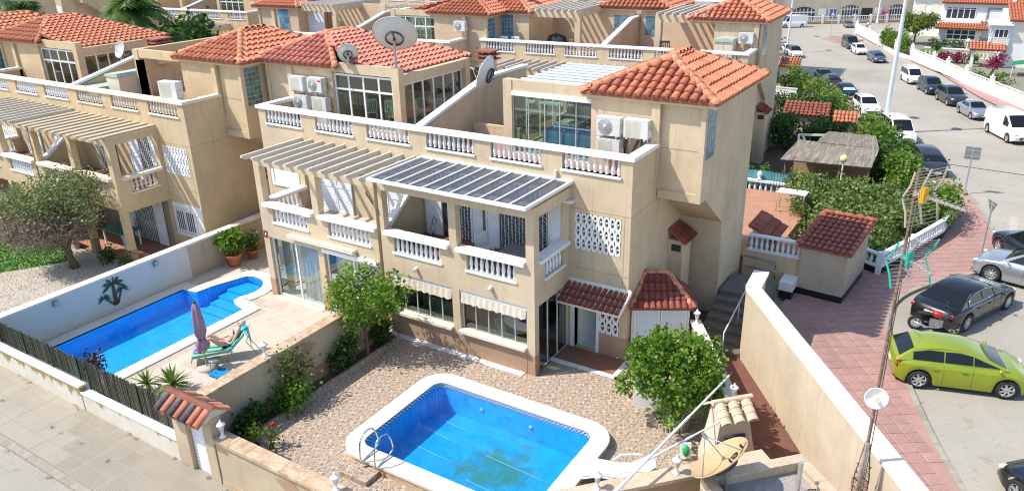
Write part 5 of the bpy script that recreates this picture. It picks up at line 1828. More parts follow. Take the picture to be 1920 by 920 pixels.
for i in range(17):
    for j in range(24):
        x = -17.4 + (i + .5) * .6; y = -9.9 + (j + .5) * .6
        if inpoly((x, y), pz) and not any(inpoly((x + dx, y + dy), oin) for dx in (-.28, 0, .28) for dy in (-.28, 0, .28)):
            inst(dm, 'floor_tile', deck, (x, y, .004 + RNG.uniform(0, .0015)))
pmw = wallrun('garden_wall', 'long cream wall with palm mural beside the long pool', 'wall', [(-17.6, -10.1), (-17.6, 4.5)], 1.36, .28, PALMW, CAPL, .36, .08, 1.4)
MB().box(-17.459, -17.452, -2.75, 4.5, .02, 1.36).build('bare_render', GW, pmw)
for y in (-1.1, .55): MB().box(-17.462, -17.442, y, y + .03, .02, 1.36).build('render_joint', PLINTH, pmw)
PG = mat('mural_green', (.02, .09, .05), .5, .25, 9); PBk = mat('mural_brown', (.11, .045, .03), .6, .25, 9)
mu = thing('palm_decoration', 'three flat metal palm trees with green fronds fixed to the cream wall', 'wall decoration', (-17.44, -6.0, .26))
def frond(b, o, ang, l, w):
    pts = []
    n = 7
    for i in range(n + 1):
        s = i / n
        pts.append((o[0] + l * s * math.cos(ang), o[1] + l * s * math.sin(ang) - .45 * l * s * s))
    for i in range(n):
        a = w * math.sin(pi * (i + .15) / (n + .6)); c = w * math.sin(pi * (i + 1.15) / (n + .6)) if i < n - 1 else .004
        p, q = pts[i], pts[i + 1]
        b.add([(.0, p[0], p[1] - a), (.0, q[0], q[1] - c), (.0, q[0], q[1] + c * .3), (.0, p[0], p[1] + a * .3), (.02, p[0], p[1] - a), (.02, q[0], q[1] - c), (.02, q[0], q[1] + c * .3), (.02, p[0], p[1] + a * .3)], [(4, 5, 6, 7), (0, 1, 5, 4), (3, 7, 6, 2)])
for (y0, z0, y1, z1, w, fl) in ((.02, 0, .05, .84, .085, .44), (-.03, .02, -.36, .42, .05, .25), (.08, .02, .34, .52, .045, .26)):
    b = MB(); b.prism([(y0 - w, z0), (y0 + w, z0), (y1 + w * .5, z1), (y1 - w * .5, z1)], 'x', 0, .02); b.build('palm_trunk', PBk, mu)
    for a in (20, 52, 82, 118, 150, 185, -8):
        b = MB(); frond(b, (y1, z1), R(a), fl, .06 * fl / .3); b.build('palm_frond', PG, mu)
for y, lab in ((-8.0, 'small grey box lamp on the cream wall nearest the reed fence'), (-4.2, 'small grey box lamp on the cream wall beyond the palm mural')):
    b = MB(); b.box(-.0, .12, -.08, .08, -.1, .1); t = thing('wall_lamp', lab, 'lamp', (-17.46, y, 1.2), 0, 'box lamps on the cream wall'); b.build('housing', GREYM, t); MB().box(.12, .128, -.06, .06, -.08, .08).build('lens', CONC, t)

# street wall with reed screen
lw = thing('street_wall', 'stained low street wall below the reed screen', 'wall', (0, 0, 0))
def stained():
    m, t, p, N, L = nodes('stained_render_wall')
    p.inputs['Roughness'].default_value = .95
    g = N('ShaderNodeNewGeometry')
    c = ramp(t, noise(t, 1.2, 7, .7), (.3, (.56, .49, .39)), (.6, (.66, .61, .53)), (.8, (.48, .42, .33)))
    mp = N('ShaderNodeMapping'); mp.inputs['Scale'].default_value = (2.2, 1, .5)
    L(g.outputs['Position'], mp.inputs[0])
    sp = N('ShaderNodeSeparateXYZ'); L(g.outputs['Position'], sp.inputs[0])
    h = N('ShaderNodeMapRange'); h.inputs[1].default_value = .1; h.inputs[2].default_value = .65; h.inputs[3].default_value = -.3; h.inputs[4].default_value = .27
    L(sp.outputs[2], h.inputs[0])
    ad = N('ShaderNodeMath'); L(noise(t, 1.6, 6, .7, mp.outputs[0]), ad.inputs[0]); L(h.outputs[0], ad.inputs[1])
    c = mixc(t, ramp(t, ad.outputs[0], (.56, 0), (.68, .85)), c, (.26, .17, .035))
    L(c, p.inputs['Base Color'])
    bumpn(t, p, noise(t, 50, 4, .7), .4, .01)
    return m
STW = stained()
MB().box(-40, -12.45, -10.22, -10.02, -.6, .70).build('wall_body', STW, lw)
MB().box(-12.448, -8.05, -10.2, -10.0, -.6, .52).build('wall_body', STW, lw)
for k in range(28): MB().box(-40 + k * .984, -39.02 + k * .984, -10.25, -10.0, .702, .76).build('coping_stone', CAPL, lw)
for k in range(5): MB().box(-12.44 + k * .878, -11.568 + k * .878, -10.23, -9.98, .522, .58).build('coping_stone', CAPL, lw)
rf = thing('reed_fence', 'brown reed screen on green posts along the left pool garden', 'fence', (0, 0, 0))
REED = leafmat('reed', (.07, .068, .048), (.145, .14, .10), (.27, .255, .18), .05, .8)
b = MB(); rn = []
rg = random.Random(2)
x = -40
while x < -8.06:
    h = 1.47 + rg.uniform(-.06, .05); zb = .76 if x < -12.45 else .58
    w_ = rg.uniform(.02, .034); yy_ = -9.94 + rg.uniform(-.012, .012); l = rg.uniform(-.015, .015)
    b.add([(x, yy_, zb), (x + w_, yy_ - .008, zb), (x + w_ + l, yy_ - .008, h), (x + l, yy_, h), (x + w_ / 2, yy_ + .02, zb), (x + w_ / 2 + l, yy_ + .02, h)], [(0, 1, 2, 3), (1, 4, 5, 2), (3, 2, 5)])
    t_ = min(1, max(0, rg.gauss(.45, .25)))
    rn += [t_] * 3
    x += w_ * .82
b.rnd = rn
b.build('reed', REED, rf, kind='stuff')
GP = mat('green_post', (.015, .05, .035), .5, .1, 9)
for x in (-17.2, -15.7, -14.2, -12.75, -12.3, -9.9, -8.15): MB().box(x - .025, x + .025, -9.995, -9.965, .5, 1.56).build('post', GP, rf)
for z in (1.35, .95): MB().box(-40, -8.06, -9.965, -9.958, z, z + .012).build('wire', GP, rf)

for lab, x, y, s, sd, n in (('large terracotta pot with leafy green plant by the cream wall', -16.95, -1.1, 1.0, 21, 900), ('smaller terracotta pot with dark plant next to the large one', -16.9, -.2, .72, 22, 450)):
    t = thing('potted_plant', lab, 'potted plant', (x, y, .02), 0, 'terracotta pots by the wall', s)
    b = MB(); b.lathe([(.22, 0), (.33, .44), (.36, .44), (.36, .52), (.32, .52), (.30, .46), (.002, .46)], 16); b.build('pot', mat('terracotta', (.52, .19, .09), .75, .12, 6), t)
    b = MB(); b.tube([(0, 0, .45), (.02, 0, .8), (0, .05, 1.1)], [.04, .03, .02], 6); b.build('stem', TRUNK, t)
    leaves('foliage', LEAFD if s < 1 else LEAF, t, [(0, 0, 1.05, .5, .5, .42), (.1, .1, 1.35, .3, .3, .25)], n, .15, .1, random.Random(sd), clump=14)
yucca('yucca with dense pale rosette beside the tiled gate hat', (-10.9, -8.35, .02), .62, 70, 31)
yucca('smaller yucca leaning left of the pale rosette one', (-11.55, -8.75, .02), .55, 55, 32)
bush('shrub', 'dark purple-leaved shrub peeping over the reed screen beside the pool', (-12.55, -9.6, 0), [(0, 0, 1.25, .4, .22, .35), (-.3, 0, 1.0, .25, .2, .3)], 420, .10, mat('purple_leaf', (.05, .02, .035), .6, .3, 12), 33)

# closed parasol, lounger and sunbather
um = thing('parasol', 'closed mauve parasol on a round stone foot beside the lounger', 'parasol', (-11.2, -6.95, .02))
b = MB(); b.lathe([(.002, 0), (.30, 0), (.31, .05), (.12, .08), (.002, .08)], 20); b.build('foot', CONC, um)
b = MB(); b.cyl((0, 0, .06), (0, 0, 2.25), .022, .022, 8); b.build('pole', WOODG, um)
b = MB(); b.smooth = True
n = 20; vs = []
prof = [(.06, 2.28), (.11, 2.1), (.15, 1.7), (.17, 1.3), (.10, 1.05), (.2, .85), (.17, .68)]
for r, z in prof:
    for i in range(n):
        t_ = 2 * pi * i / n
        rr = r * (1 + .22 * math.cos(t_ * 5 + z))
        vs.append((rr * math.cos(t_), rr * math.sin(t_), z))
b.add(vs, [(k * n + i, k * n + n + i, k * n + n + (i + 1) % n, k * n + (i + 1) % n) for k in range(6) for i in range(n)] + [tuple(range(n))])
b.build('canopy', mat('mauve_cloth', (.30, .20, .29), .9, .12, 5), um)
b = MB(); b.lathe([(.115, 1.03), (.115, 1.08)], 12, cap=False); b.sph((0, 0, 2.31), .06, 8); b.build('tie', DARKM, um)

LX, LY, LA = -11.2, -6.25, math.atan2(.78, .63)
TURQ = mat('turquoise_towel', (.03, .46, .50), .9, .15, 9, .4, 40)
MINT = mat('mint_cloth', (.20, .50, .36), .9, .1, 6)
lo = thing('sun_lounger', 'mint green lounger with a turquoise towel over its raised back', 'lounger', (LX, LY, .02), LA)
b = MB()
b.prism([(-.95, .32), (.22, .34), (.70, .82), (.66, .87), (.2, .41), (-.95, .39)], 'y', -.28, .28); b.build('cushion', MINT, lo)
b = MB(); b.prism([(-1.0, .18), (-.93, .4), (-.7, .41), (-.7, .39), (-.9, .37), (-.97, .17)], 'y', -.30, .30); b.build('cushion_flap', MINT, lo)
b = MB(); b.smooth = True
P = [(.12, .425), (.25, .47), (.5, .71), (.70, .9), (.78, .93), (.84, .82), (.86, .5), (.85, .32)]
vs = []
for x, z in P:
    for k in range(7): vs.append((x + .012 * math.sin(k * 2.1 + x * 6), -.31 + .62 * k / 6, z + .01 * math.cos(k * 2.7)))
b.add(vs, [(i * 7 + k, i * 7 + k + 1, i * 7 + 8 + k, i * 7 + 7 + k) for i in range(7) for k in range(6)]); b.build('towel', TURQ, lo)
for y in (-.27, .27):
    b = MB(); b.tube([(-.9, y, .31), (.3, y, .33)], .015, 6); b.build('side_rail', GREYM, lo)
    for xa, xb in ((-.75, -.6), (.25, .05)):
        b = MB(); b.tube([(xa, y, .31), (xb, y, 0)], .014, 6); b.build('leg', GREYM, lo)
    b = MB(); b.tube([(.9, y, .95), (.72, y, .6), (1.05, y, 0)], .014, 6); b.build('leg', GREYM, lo)
SKIN = mat('skin', (.60, .38, .28), .55, .08, 5)
def person():
    t = thing('person', 'person with short grey hair reclining on the mint lounger with raised knees', 'person', (LX, LY, .02), LA)
    V = []; E_ = []; Rr = []
    def chain(pts, start=None):
        prev = start
        for (x, y, z, r) in pts:
            V.append((x, y, z)); Rr.append(r)
            if prev is not None: E_.append((prev, len(V) - 1))
            prev = len(V) - 1
        return prev
    chain([(.06, 0, .50, .125)])
    ch = chain([(.20, 0, .56, .125), (.34, 0, .70, .115), (.46, 0, .83, .135), (.54, 0, .92, .09)], 0)
    nk = chain([(.585, 0, .985, .05), (.61, 0, 1.03, .055)], ch)
    for s in (-1, 1):
        chain([(.0, s * .09, .50, .095), (-.20, s * .12, .72, .078), (-.36, s * .13, .87, .058), (-.46, s * .13, .66, .052), (-.55, s * .13, .45, .033), (-.66, s * .14, .42, .026), (-.73, s * .14, .44, .018)], 0)
        w = chain([(.47, s * .17, .87, .056), (.36, s * .27, .70, .043), (.26, s * .29, .62, .036), (.14, s * .18, .66, .03), (.06, s * .12, .68, .022), (.02, s * .10, .69, .026)], ch - 0)
        for k in range(4):
            chain([(-.02, s * (.125 - .018 * k), .685, .009), (-.05 - .01 * (k in (1, 2)), s * (.13 - .02 * k), .672, .008)], w)
        chain([(.03, s * .075, .685, .009), (.0, s * .065, .675, .008)], w)
    me = bpy.data.meshes.new('body')
    me.from_pydata(V, E_, [])
    me.materials.append(SKIN)
    o = inst(me, 'body', t)
    md = o.modifiers.new('skin', 'SKIN')
    sv = me.skin_vertices[0].data
    for i, r in enumerate(Rr):
        sv[i].radius = (r, r)
        sv[i].use_root = (i == 0)
    md.use_smooth_shade = True
    o.modifiers.new('sub', 'SUBSURF').levels = 1
    o.modifiers['sub'].render_levels = 1
    # head turned slightly to the sky, resting on the raised back
    b = MB()
    M = Matrix.Translation((.655, 0, 1.115)) @ Matrix.Rotation(R(35), 4, 'Y')
    b.X = M
    b.sph((0, 0, 0), .105, 14, (.95, .78, 1.12))
    b.sph((-.1, 0, -.015), .022, 6, (1.2, .8, 1.4))
    b.sph((-.03, .082, -.01), .024, 6, (.8, .4, 1.3)); b.sph((-.03, -.082, -.01), .024, 6, (.8, .4, 1.3))
    b.box(-.1, -.085, -.028, .028, -.066, -.058)
    h = b.build('head', SKIN, t)
    b = MB(); b.X = M
    for s in (-1, 1): b.sph((-.092, s * .035, .015), .012, 6)
    b.build('eye', DARKM, h)
    b = MB(); b.X = M
    b.sph((.022, 0, .03), .112, 14, (.95, .86, 1.05)); b.build('hair', mat('grey_hair', (.48, .47, .47), .8, .15, 30), t)
    DK = mat('dark_swimwear', (.04, .02, .03), .7, .2, 9)
    b = MB(); b.sph((.05, 0, .50), .14, 10, (.8, 1.15, .75)); b.build('swimsuit_bottom', DK, t)
    b = MB(); b.X = Matrix.Translation((.43, 0, .85)) @ Matrix.Rotation(R(-40), 4, 'Y')
    b.sph((0, .07, .02), .08, 8, (.8, 1, .8)); b.sph((0, -.07, .02), .08, 8, (.8, 1, .8)); b.build('swimsuit_top', DK, t)
person()
bg = thing('beach_bag', 'purple patterned bag lying at the foot of the mint lounger', 'bag', (LX - .42, LY - .62, .43), LA)
b = MB(); b.sph((0, 0, .03), .17, 10, (1, .7, .35)); b.build('pouch', mat('purple_print', (.35, .03, .42), .8, .5, 14, alt=(.7, .35, .65), altp=(.5, .6), altscale=12), bg)
b = MB(); b.tube([(-.1, 0, .08), (0, .02, .13), (.1, 0, .08)], .012, 5); b.build('strap', DARKM, bg)
tb = thing('side_table', 'small glass side table in the shade beside the mint lounger', 'table', (LX + .35, LY - .62, .02))
b = MB(); b.lathe([(.002, .36), (.2, .36), (.2, .38), (.002, .38)], 16); b.build('tabletop', mat('grey_glass', (.2, .24, .25), .1, .1, 4), tb)
for k in range(3):
    b = MB(); b.tube([(.16 * math.cos(2.1 * k), .16 * math.sin(2.1 * k), 0), (.14 * math.cos(2.1 * k), .14 * math.sin(2.1 * k), .36)], .012, 5); b.build('leg', GREYM, tb)
tw = thing('towel', 'crumpled blue towel on the floor beside the mint lounger', 'towel', (LX + .75, LY - .75, .02))
b = MB(); b.smooth = True
rg = random.Random(9)
n = 9
vs = [(-.35 + .7 * i / n + rg.uniform(-.03, .03), -.25 + .5 * j / n + rg.uniform(-.03, .03), .03 + abs(rg.gauss(0, .035))) for i in range(n + 1) for j in range(n + 1)]
b.add(vs, [(i * (n + 1) + j, (i + 1) * (n + 1) + j, (i + 1) * (n + 1) + j + 1, i * (n + 1) + j + 1) for i in range(n) for j in range(n)]); b.build('cloth', mat('blue_towel', (.01, .24, .50), .9, .12, 8), tw)

# weeds and litter along the walkway
rg = random.Random(12)
b = MB(); rn = []
for k in range(26):
    x = rg.uniform(-17.5, -4); y = rg.choice((-12.35, -12.4, -10.3, -10.26, -11.2)) + rg.uniform(-.06, .06)
    for j in range(rg.randrange(5, 22)):
        a = rg.uniform(0, 6.28); r = rg.uniform(0, .13); z = -.02 * (x + 18) + (.07 if y > -12.3 else .0)
        o = Vector((x + r * math.cos(a), y + r * .5 * math.sin(a), z))
        d = Vector((rg.gauss(0, .04), rg.gauss(0, .04), rg.uniform(.03, .08)))
        b.add([o - Vector((.012, 0, 0)), o + Vector((.012, 0, 0)), o + d], [(0, 1, 2)]); rn.append(rg.random())
b.rnd = rn
b.build('weeds', LEAFO if False else TWIG, kind='stuff')
# ---------------------------------------------------------------- gravel garden of the tan villa
sheet('gravel_garden', [(-44, -9.9), (-17.75, -9.9), (-17.75, 0), (-18.6, 0), (-18.6, -3.2), (-44, -3.2)], .006, mat('gravel_bed', (.47, .41, .33), 1, .2, 9, .8, 35, alt=(.33, .29, .2), altp=(.52, .72), altscale=.8))
rg = random.Random(4)
b = MB()
for k in range(6500):
    x = rg.uniform(-28, -17.8); y = rg.uniform(-9.8, -3.2)
    r = rg.uniform(.025, .06); a = rg.uniform(0, pi)
    c, s = math.cos(a) * r, math.sin(a) * r
    b.add([(x - c, y - s, .004), (x + s, y - c, .004), (x + c, y + s, .004), (x - s, y + c, .004), (x, y, .006 + r * .7)], [(0, 1, 4), (1, 2, 4), (2, 3, 4), (3, 0, 4)])
b.build('gravel', mat('gravel_stone', (.52, .47, .39), .95, .35, 30), kind='stuff')
b = MB(); rn = []
LAWN = [(-44, -8), (-26.8, -7.3), (-24.9, -6.4), (-23.6, -4.4), (-24.4, -3.6), (-44, -3.4)]
sheet('lawn', LAWN, .012, mat('lawn_soil', (.06, .16, .015), 1, .25, 6))
for k in range(15000):
    x = rg.uniform(-34, -23.6); y = rg.uniform(-8, -3.5)
    if not inpoly((x, y), LAWN): continue
    a = rg.uniform(0, 2 * pi); h = rg.uniform(.05, .11)
    dx, dy = math.cos(a) * .025, math.sin(a) * .025
    b.add([(x - dx, y - dy, .01), (x + dx, y + dy, .01), (x + dy * 1.2, y - dx * 1.2, h)], [(0, 1, 2)]); rn.append(rg.random())
b.rnd = rn
b.build('grass', GRASSM, kind='stuff')
bt = thing('olive_tree', 'grey-green tree with a dry brown lower crown on the gravel', 'tree', (-22.7, -4.6, 0))
CR = [(-.7, -.3, 2.9, 2.2, 1.7, .8), (.4, .4, 3.3, 1.5, 1.2, .8), (1.2, .6, 3.6, .7, .6, .9), (-2.0, -.4, 2.7, 1.0, .9, .5), (1.7, .2, 2.7, .8, .7, .45)]
limbs(bt, (0, 0, 0), [(-1.6, -.3, 2.4), (-.7, .3, 2.9), (.2, -.3, 3.0), (1.0, .3, 3.1), (1.5, 0, 2.5)], .13, fork=.33)
b = MB(); b.tube([(.12, .1, 0), (-.1, .0, .7), (-.4, -.2, 1.3)], [.13, .1, .08], 7); b.build('trunk', TRUNK, bt)
rg = random.Random(77)
leaves('crown', LEAFO, bt, CR, 7800, .10, .2, rng=rg, clump=12)
# twigs: thin bare sticks through the lower crown
b = MB(); rn = []
for k in range(6000):
    while True:
        p = Vector((rg.uniform(-1, 1), rg.uniform(-1, 1), rg.uniform(-1, 1)))
        if p.length < 1: break
    o = Vector((-.55 + p.x * 2.25, -.35 + p.y * 1.7, 1.95 + p.z * .95))
    d = Vector((rg.gauss(0, 1), rg.gauss(0, 1), rg.gauss(.3, .8))).normalized() * rg.uniform(.2, .5)
    s = d.cross(Vector((rg.gauss(0, 1), rg.gauss(0, 1), 1))).normalized() * rg.uniform(.006, .014)
    b.add([o - s, o + s, o + d], [(0, 1, 2)]); rn.append(rg.random())
b.rnd = rn
b.build('dry_twigs', TWIG, bt, kind='stuff')
leaves('dry_leaves', TWIG, bt, [(-.55, -.4, 1.95, 2.2, 1.65, .85)], 9500, .08, .16, rg, kind='stuff')
bush('shrub', 'small shrub at the porch step of the tan villa', (-21.9, -3.6, 0), [(0, 0, .4, .35, .3, .4)], 260, .12, LEAFD, 51)
bush('shrub', 'round dark shrub beside the tan porch column', (-20.6, -3.5, 0), [(0, 0, .3, .4, .3, .3)], 260, .1, LEAFD, 52)
bush('hedge', 'bright hedge at the far left edge above the lawn', (-28.5, -4.0, 0), [(0, 0, .9, 1.6, .6, .9)], 900, .14, LEAFH, 53)
wallrun('garden_wall', 'low wall across the lawn at the far left', 'wall', [(-44, -3.0), (-24.6, -3.3)], .5, .2, GW, CAPL, .3, .07, 1.5)
sheet('porch', [(-34.0, -3.15), (-18.6, -3.15), (-18.6, -1.0), (-34.0, -1.0)], .02, TERR)
gt_ = thing('garden_table', 'green table with white legs on the tan villa porch', 'table', (-23.2, -2.0, .03))
MB().box(-.8, .8, -.45, .45, .70, .74).build('tabletop', mat('table_green', (.13, .33, .25), .5, .1, 5), gt_)
for x in (-.74, .68):
    for y in (-.4, .34): MB().box(x, x + .06, y, y + .06, 0, .7).build('leg', WHITE, gt_)
plainchair((-23.3, -1.3, .03), R(0), DARKM, 'dark chair behind the green porch table')

# ---------------------------------------------------------------- side passage, retaining wall, corner roof with the dish
sheet('passage', [(1.5, 6.0), (3.1, 6.0), (3.1, 1.9), (3.9, .95), (8.4, -5.6), (7.2, -6.2), (5.1, -3.95), (4.2, -2.6), (1.8, 1.2), (0, .9), (0, 6.0)], .012, mat('red_passage', (.17, .075, .055), .85, .2, 3, .3, 50))
wallrun('retaining_wall', 'tall cream wall with broad white coping between the passage and the pink pavement', 'wall', [(3.1, 3.25), (3.2, 1.95), (3.87, 1.02), (8.43, -5.4), (10.6, -8.5)], 2.42, .3, STU3, CAPL, .46, .09, 2.4)
bs = bpy.data.objects['passage']
for k in range(7):
    MB().box(1.5, 3.0, 1.9 + k * .42, 2.32 + k * .42 + (1.2 if k == 6 else 0), .0, .15 + k * .14).build('step', mat('dark_step', (.17, .145, .12), .9, .2, 4, .3, 40), bs)
hr = thing('handrail', 'pale metal handrail slanting up beside the passage steps', 'handrail', (2.55, 1.6, 0))
b = MB(); b.tube([(0, 0, .95), (0, 3.0, 1.75)], .022, 6); b.build('rail', LAMPP, hr)
for y, z in ((0, .95), (1.5, 1.35), (3.0, 1.75)):
    b = MB(); b.tube([(0, y, max(.1, z - .85)), (0, y, z)], .018, 6); b.build('baluster', LAMPP, hr)
bw = thing('back_wall', 'shaded wall with pipes below the white balustrade at the top of the steps', 'wall', (0, 0, 0))
MB().box(1.42, 3.45, 7.4, 7.6, 0, 1.38).build('wall_body', STU2, bw)
for z in (1.15, .75):
    b = MB(); b.tube([(1.5, 7.36, z), (2.6, 7.36, z - .03), (2.65, 7.36, z - .3)], .025, 6); b.build('pipe', GREYM, bw)
balusters(bw, (1.55, 7.5), (3.45, 7.5), 1.44, .5, WHITE, True, name='white_balustrade', sill=(.1, .06, 0), railbox=(.1, .07, 0))
cb = thing('concrete_ledge', 'pale ledge on black tiles between the steps and the shed', 'ledge', (3.2, 6.95, .12))
MB().box(-.2, .25, -.35, .4, 0, .3).build('tiled_foot', mat('black_tile', (.018, .02, .022), .25, .3, 6), cb)
MB().box(-.22, .27, -.37, .42, .302, .62).build('ledge', WHITEST, cb)

sh = thing('utility_shed', 'beige render shed with sloping clay tile roof on a black tile plinth', 'shed', (3.45, 7.28, .12), R(-5))
SG = stucco('shed_render', (.54, .45, .34))
b = MB(); b.box(0, 1.58, 0, 2.9, .24, 1.9); b.build('wall', SG, sh)
for k in range(6):
    MB().box(.0 + k * .264, .255 + k * .264, -.012, .0, .0, .24).build('plinth_tile', MATS['black_tile'], sh)
for k in range(10):
    MB().box(1.58, 1.592, .005 + k * .28, .272 + k * .28, 0, .24).build('plinth_tile', MATS['black_tile'], sh)
MB().box(0, 1.58, .0, 2.9, 0, .238).build('plinth', MATS['black_tile'], sh)
rfs = MB().prism([(.0, 1.9), (2.9, 1.9), (2.9, 2.15)], 'x', .0, 1.58).build('roof', SG, sh)
d = MB(); s = MB()
slope(rfs, [(-.1, -.14, 1.92), (1.74, -.14, 1.92), (1.74, 2.95, 2.22), (-.1, 2.95, 2.22)], TILED, 150, s, pitch=.2, row=.36, slabmb=d)
d.build('roof_deck', TILED, rfs)
hipcaps(rfs, [((-.1, 2.95, 2.24), (1.74, 2.95, 2.24)), ((-.1, -.1, 1.95), (-.1, 2.95, 2.24))], TILED, True, None, .1)
lt = thing('tiled_lean_to', 'small dark tiled lean-to on the villa side wall above the steps', 'lean-to', (1.44, 7.7, 0))
MB().box(0, .75, .0, 1.6, 0, 1.75).build('wall', SG, lt)
d = MB(); s = MB(); rfl = MB().box(0, .8, 0, 1.65, 1.76, 1.8).build('roof', SILLC, lt)
slope(rfl, [(1.0, -.1, 1.78), (1.0, 1.7, 1.78), (0, 1.7, 2.3), (0, -.1, 2.3)], TILED, 60, s, pitch=.22, row=.34, slabmb=d)
d.build('roof_deck', TILED, rfl)

# flat roof in the bottom corner with the tilted dish
fr = thing('flat_roof_hut', 'low hut with gravelled flat roof and stone-capped parapet in the corner by the mast', 'hut', (4.55, -6.45, 0), R(46))
MB().box(0, 2.35, -2.7, 0, 0, 1.72).build('wall', PLINTH, fr)
GRV = mat('roof_gravel', (.36, .34, .31), 1, .4, 30, 1, 60)
MB().box(.14, 2.21, -2.56, -.14, 1.72, 1.75).build('roof_gravel', GRV, fr)
for (x0, x1, y0, y1) in ((0, 2.35, -.14, 0), (0, .14, -2.7, -.142), (2.21, 2.35, -2.7, -.142)):
    MB().box(x0, x1, y0, y1, 1.722, 1.97).build('parapet', STU3, fr)
for k in range(4):
    MB().box(-.04 + k * .6075, .558 + k * .6075, -.2, .05, 1.972, 2.03).build('coping_stone', CAPT, fr)
    for x in (-.05, 2.15):
        MB().box(x, x + .25, -.2 - (k + 1) * .65, -.205 - k * .65, 1.972, 2.03).build('coping_stone', CAPT, fr)
dm_ = mat('dish_beige', (.50, .35, .19), .6, .08, 6, alt=(.43, .28, .14), altp=(.5, .8), altscale=2)
dt, DM = dish('satellite_dish', (5.05, -6.35, 1.76), .66, 268.5, 50, dm_, 'tilted beige dish with black lettering on the gravelled hut roof', .55, depth=.17, group='satellite dishes')
def text(parent, body, size, M, m, name='lettering'):
    cu = bpy.data.curves.new(name, 'FONT')
    cu.body = body; cu.size = size; cu.align_x = 'CENTER'; cu.align_y = 'CENTER'; cu.extrude = .003
    cu.offset = .006
    tmp = bpy.data.objects.new(name, cu); COL.objects.link(tmp)
    dg = bpy.context.evaluated_depsgraph_get()
    me = bpy.data.meshes.new_from_object(tmp.evaluated_get(dg))
    bpy.data.objects.remove(tmp)
    me.materials.clear(); me.materials.append(m)
    o = inst(me, name, parent)
    o.matrix_local = M
    return o
INK = mat('black_ink', (.015, .015, .017), .6, .1, 9)
_n = Vector((-.643, -.017, .766)).normalized()
_rt = Vector((.84812, .52937, -.02135)); _dn = Vector((.18701, -.33684, -.92280))
_x = _rt * -.42 + _dn * .9; _x = (_x - _n * _x.dot(_n)).normalized(); _y = _n.cross(_x)
_o = _rt * .82 - _dn * .57; _o = (_o - _n * _o.dot(_n)).normalized()
_c = Vector((0, 0, .55)) + _n * (.66 * .28 - .005) + _o * .36
tx = text(dt, 'Tel', .40, Matrix.Identity(4), INK)
TM = Matrix(((_x.x, _y.x, _n.x, _c.x), (_x.y, _y.y, _n.y, _c.y), (_x.z, _y.z, _n.z, _c.z), (0, 0, 0, 1)))
bmx = bmesh.new(); bmx.from_mesh(tx.data)
bmesh.ops.triangulate(bmx, faces=bmx.faces[:])
bmesh.ops.subdivide_edges(bmx, edges=[e for e in bmx.edges if e.calc_length() > .05], cuts=2, use_grid_fill=False)
DI = DM.inverted()
for v in bmx.verts:
    e = .004 + max(0, v.co.z)
    q = DI @ (TM @ Vector((v.co.x, v.co.y, 0)))
    rr = min(.66, math.hypot(q.x, q.y))
    v.co = DM @ Vector((q.x, q.y, .17 * .66 * (2 * (rr / .66) ** 2 - 1) + e))
bmx.to_mesh(tx.data); bmx.free()
pb = thing('vent_post', 'short grey post standing on two bricks on the gravelled roof', 'post', (6.35, -5.75, 1.76), R(46))
b = MB(); b.cyl((0, 0, .1), (0, 0, .82), .05, .05, 10); b.build('post', GALV, pb)
for x, y in ((-.12, -.05), (.1, -.1)): MB().box(x - .16, x + .16, y - .07, y + .07, 0, .1).build('brick', TILE, pb)
b = MB(); b.tube([(.05, 0, .05), (.2, -.1, .03), (.3, .05, .03), (.5, 0, .03)], .015, 5); b.build('cable', DARKM, pb)

# antenna mast
am = thing('antenna_mast', 'rusty lattice mast carrying two television antennas and a small white dish', 'antenna mast', (7.42, -5.0, 0))
b = MB(); b.cyl((0, 0, 2.8), (0, 0, 8.7), .034, .026, 8); b.build('pole', RUST, am)
b = MB(); b.cyl((0, 0, .0), (0, 0, 3.0), .055, .045, 8); b.build('core_tube', GALV, am)
for k in range(3):
    a = 2 * pi * k / 3 + .5
    c, s = math.cos(a), math.sin(a)
    b = MB(); b.tube([(.17 * c, .17 * s, 0), (.16 * c, .16 * s, 2.1), (.05 * c, .05 * s, 2.95)], .014, 6); b.build('leg', RUST, am)
    b = MB()
    for j in range(12):
        z = .1 + j * .19
        a2 = 2 * pi * (k + 1) / 3 + .5
        b.tube([(.165 * c, .165 * s, z), (.165 * math.cos(a2), .165 * math.sin(a2), z + .19)], .007, 4)
        b.tube([(.165 * c, .165 * s, z + .19), (.165 * math.cos(a2), .165 * math.sin(a2), z + .19)], .006, 4)
    b.build('lattice', RUST, am)
b = MB()
for k in range(5): b.tube([(.16 * math.cos(t_ * .7 + k), .16 * math.sin(t_ * .7 + k) - .05 * k, 1.9 + .05 * k + .1 * math.sin(t_)) for t_ in range(9)], .008, 4)
b.build('wire_coil', RUST, am)
b = MB(); b.tube([(.06, 0, 0), (.07, 0, 3), (.05, 0, 5.5), (.05, 0, 8.4)], .012, 4); b.build('cable', DARKM, am)
dd = Vector((.30, -.94, .18)).normalized()
Mx = Matrix.Translation(Vector((0, -.12, 4.12)) + dd * .05) @ dd.to_track_quat('Z', 'Y').to_matrix().to_4x4()
b = MB(); b.X = Mx
b.lathe([(max(.002, .215 * k / 6), .07 * (k / 6) ** 2 - .07) for k in range(7)] + [(.22, 0), (.22, -.02)], 24, cap=False); sd_ = b.build('small_dish', WHITE, am)
b = MB(); b.X = Mx; b.cyl((0, 0, -.07), (0, 0, .09), .045, .04, 10); b.cyl((0, 0, .09), (0, 0, .1), .055, .055, 10); b.build('feed', CREAMPL, sd_)
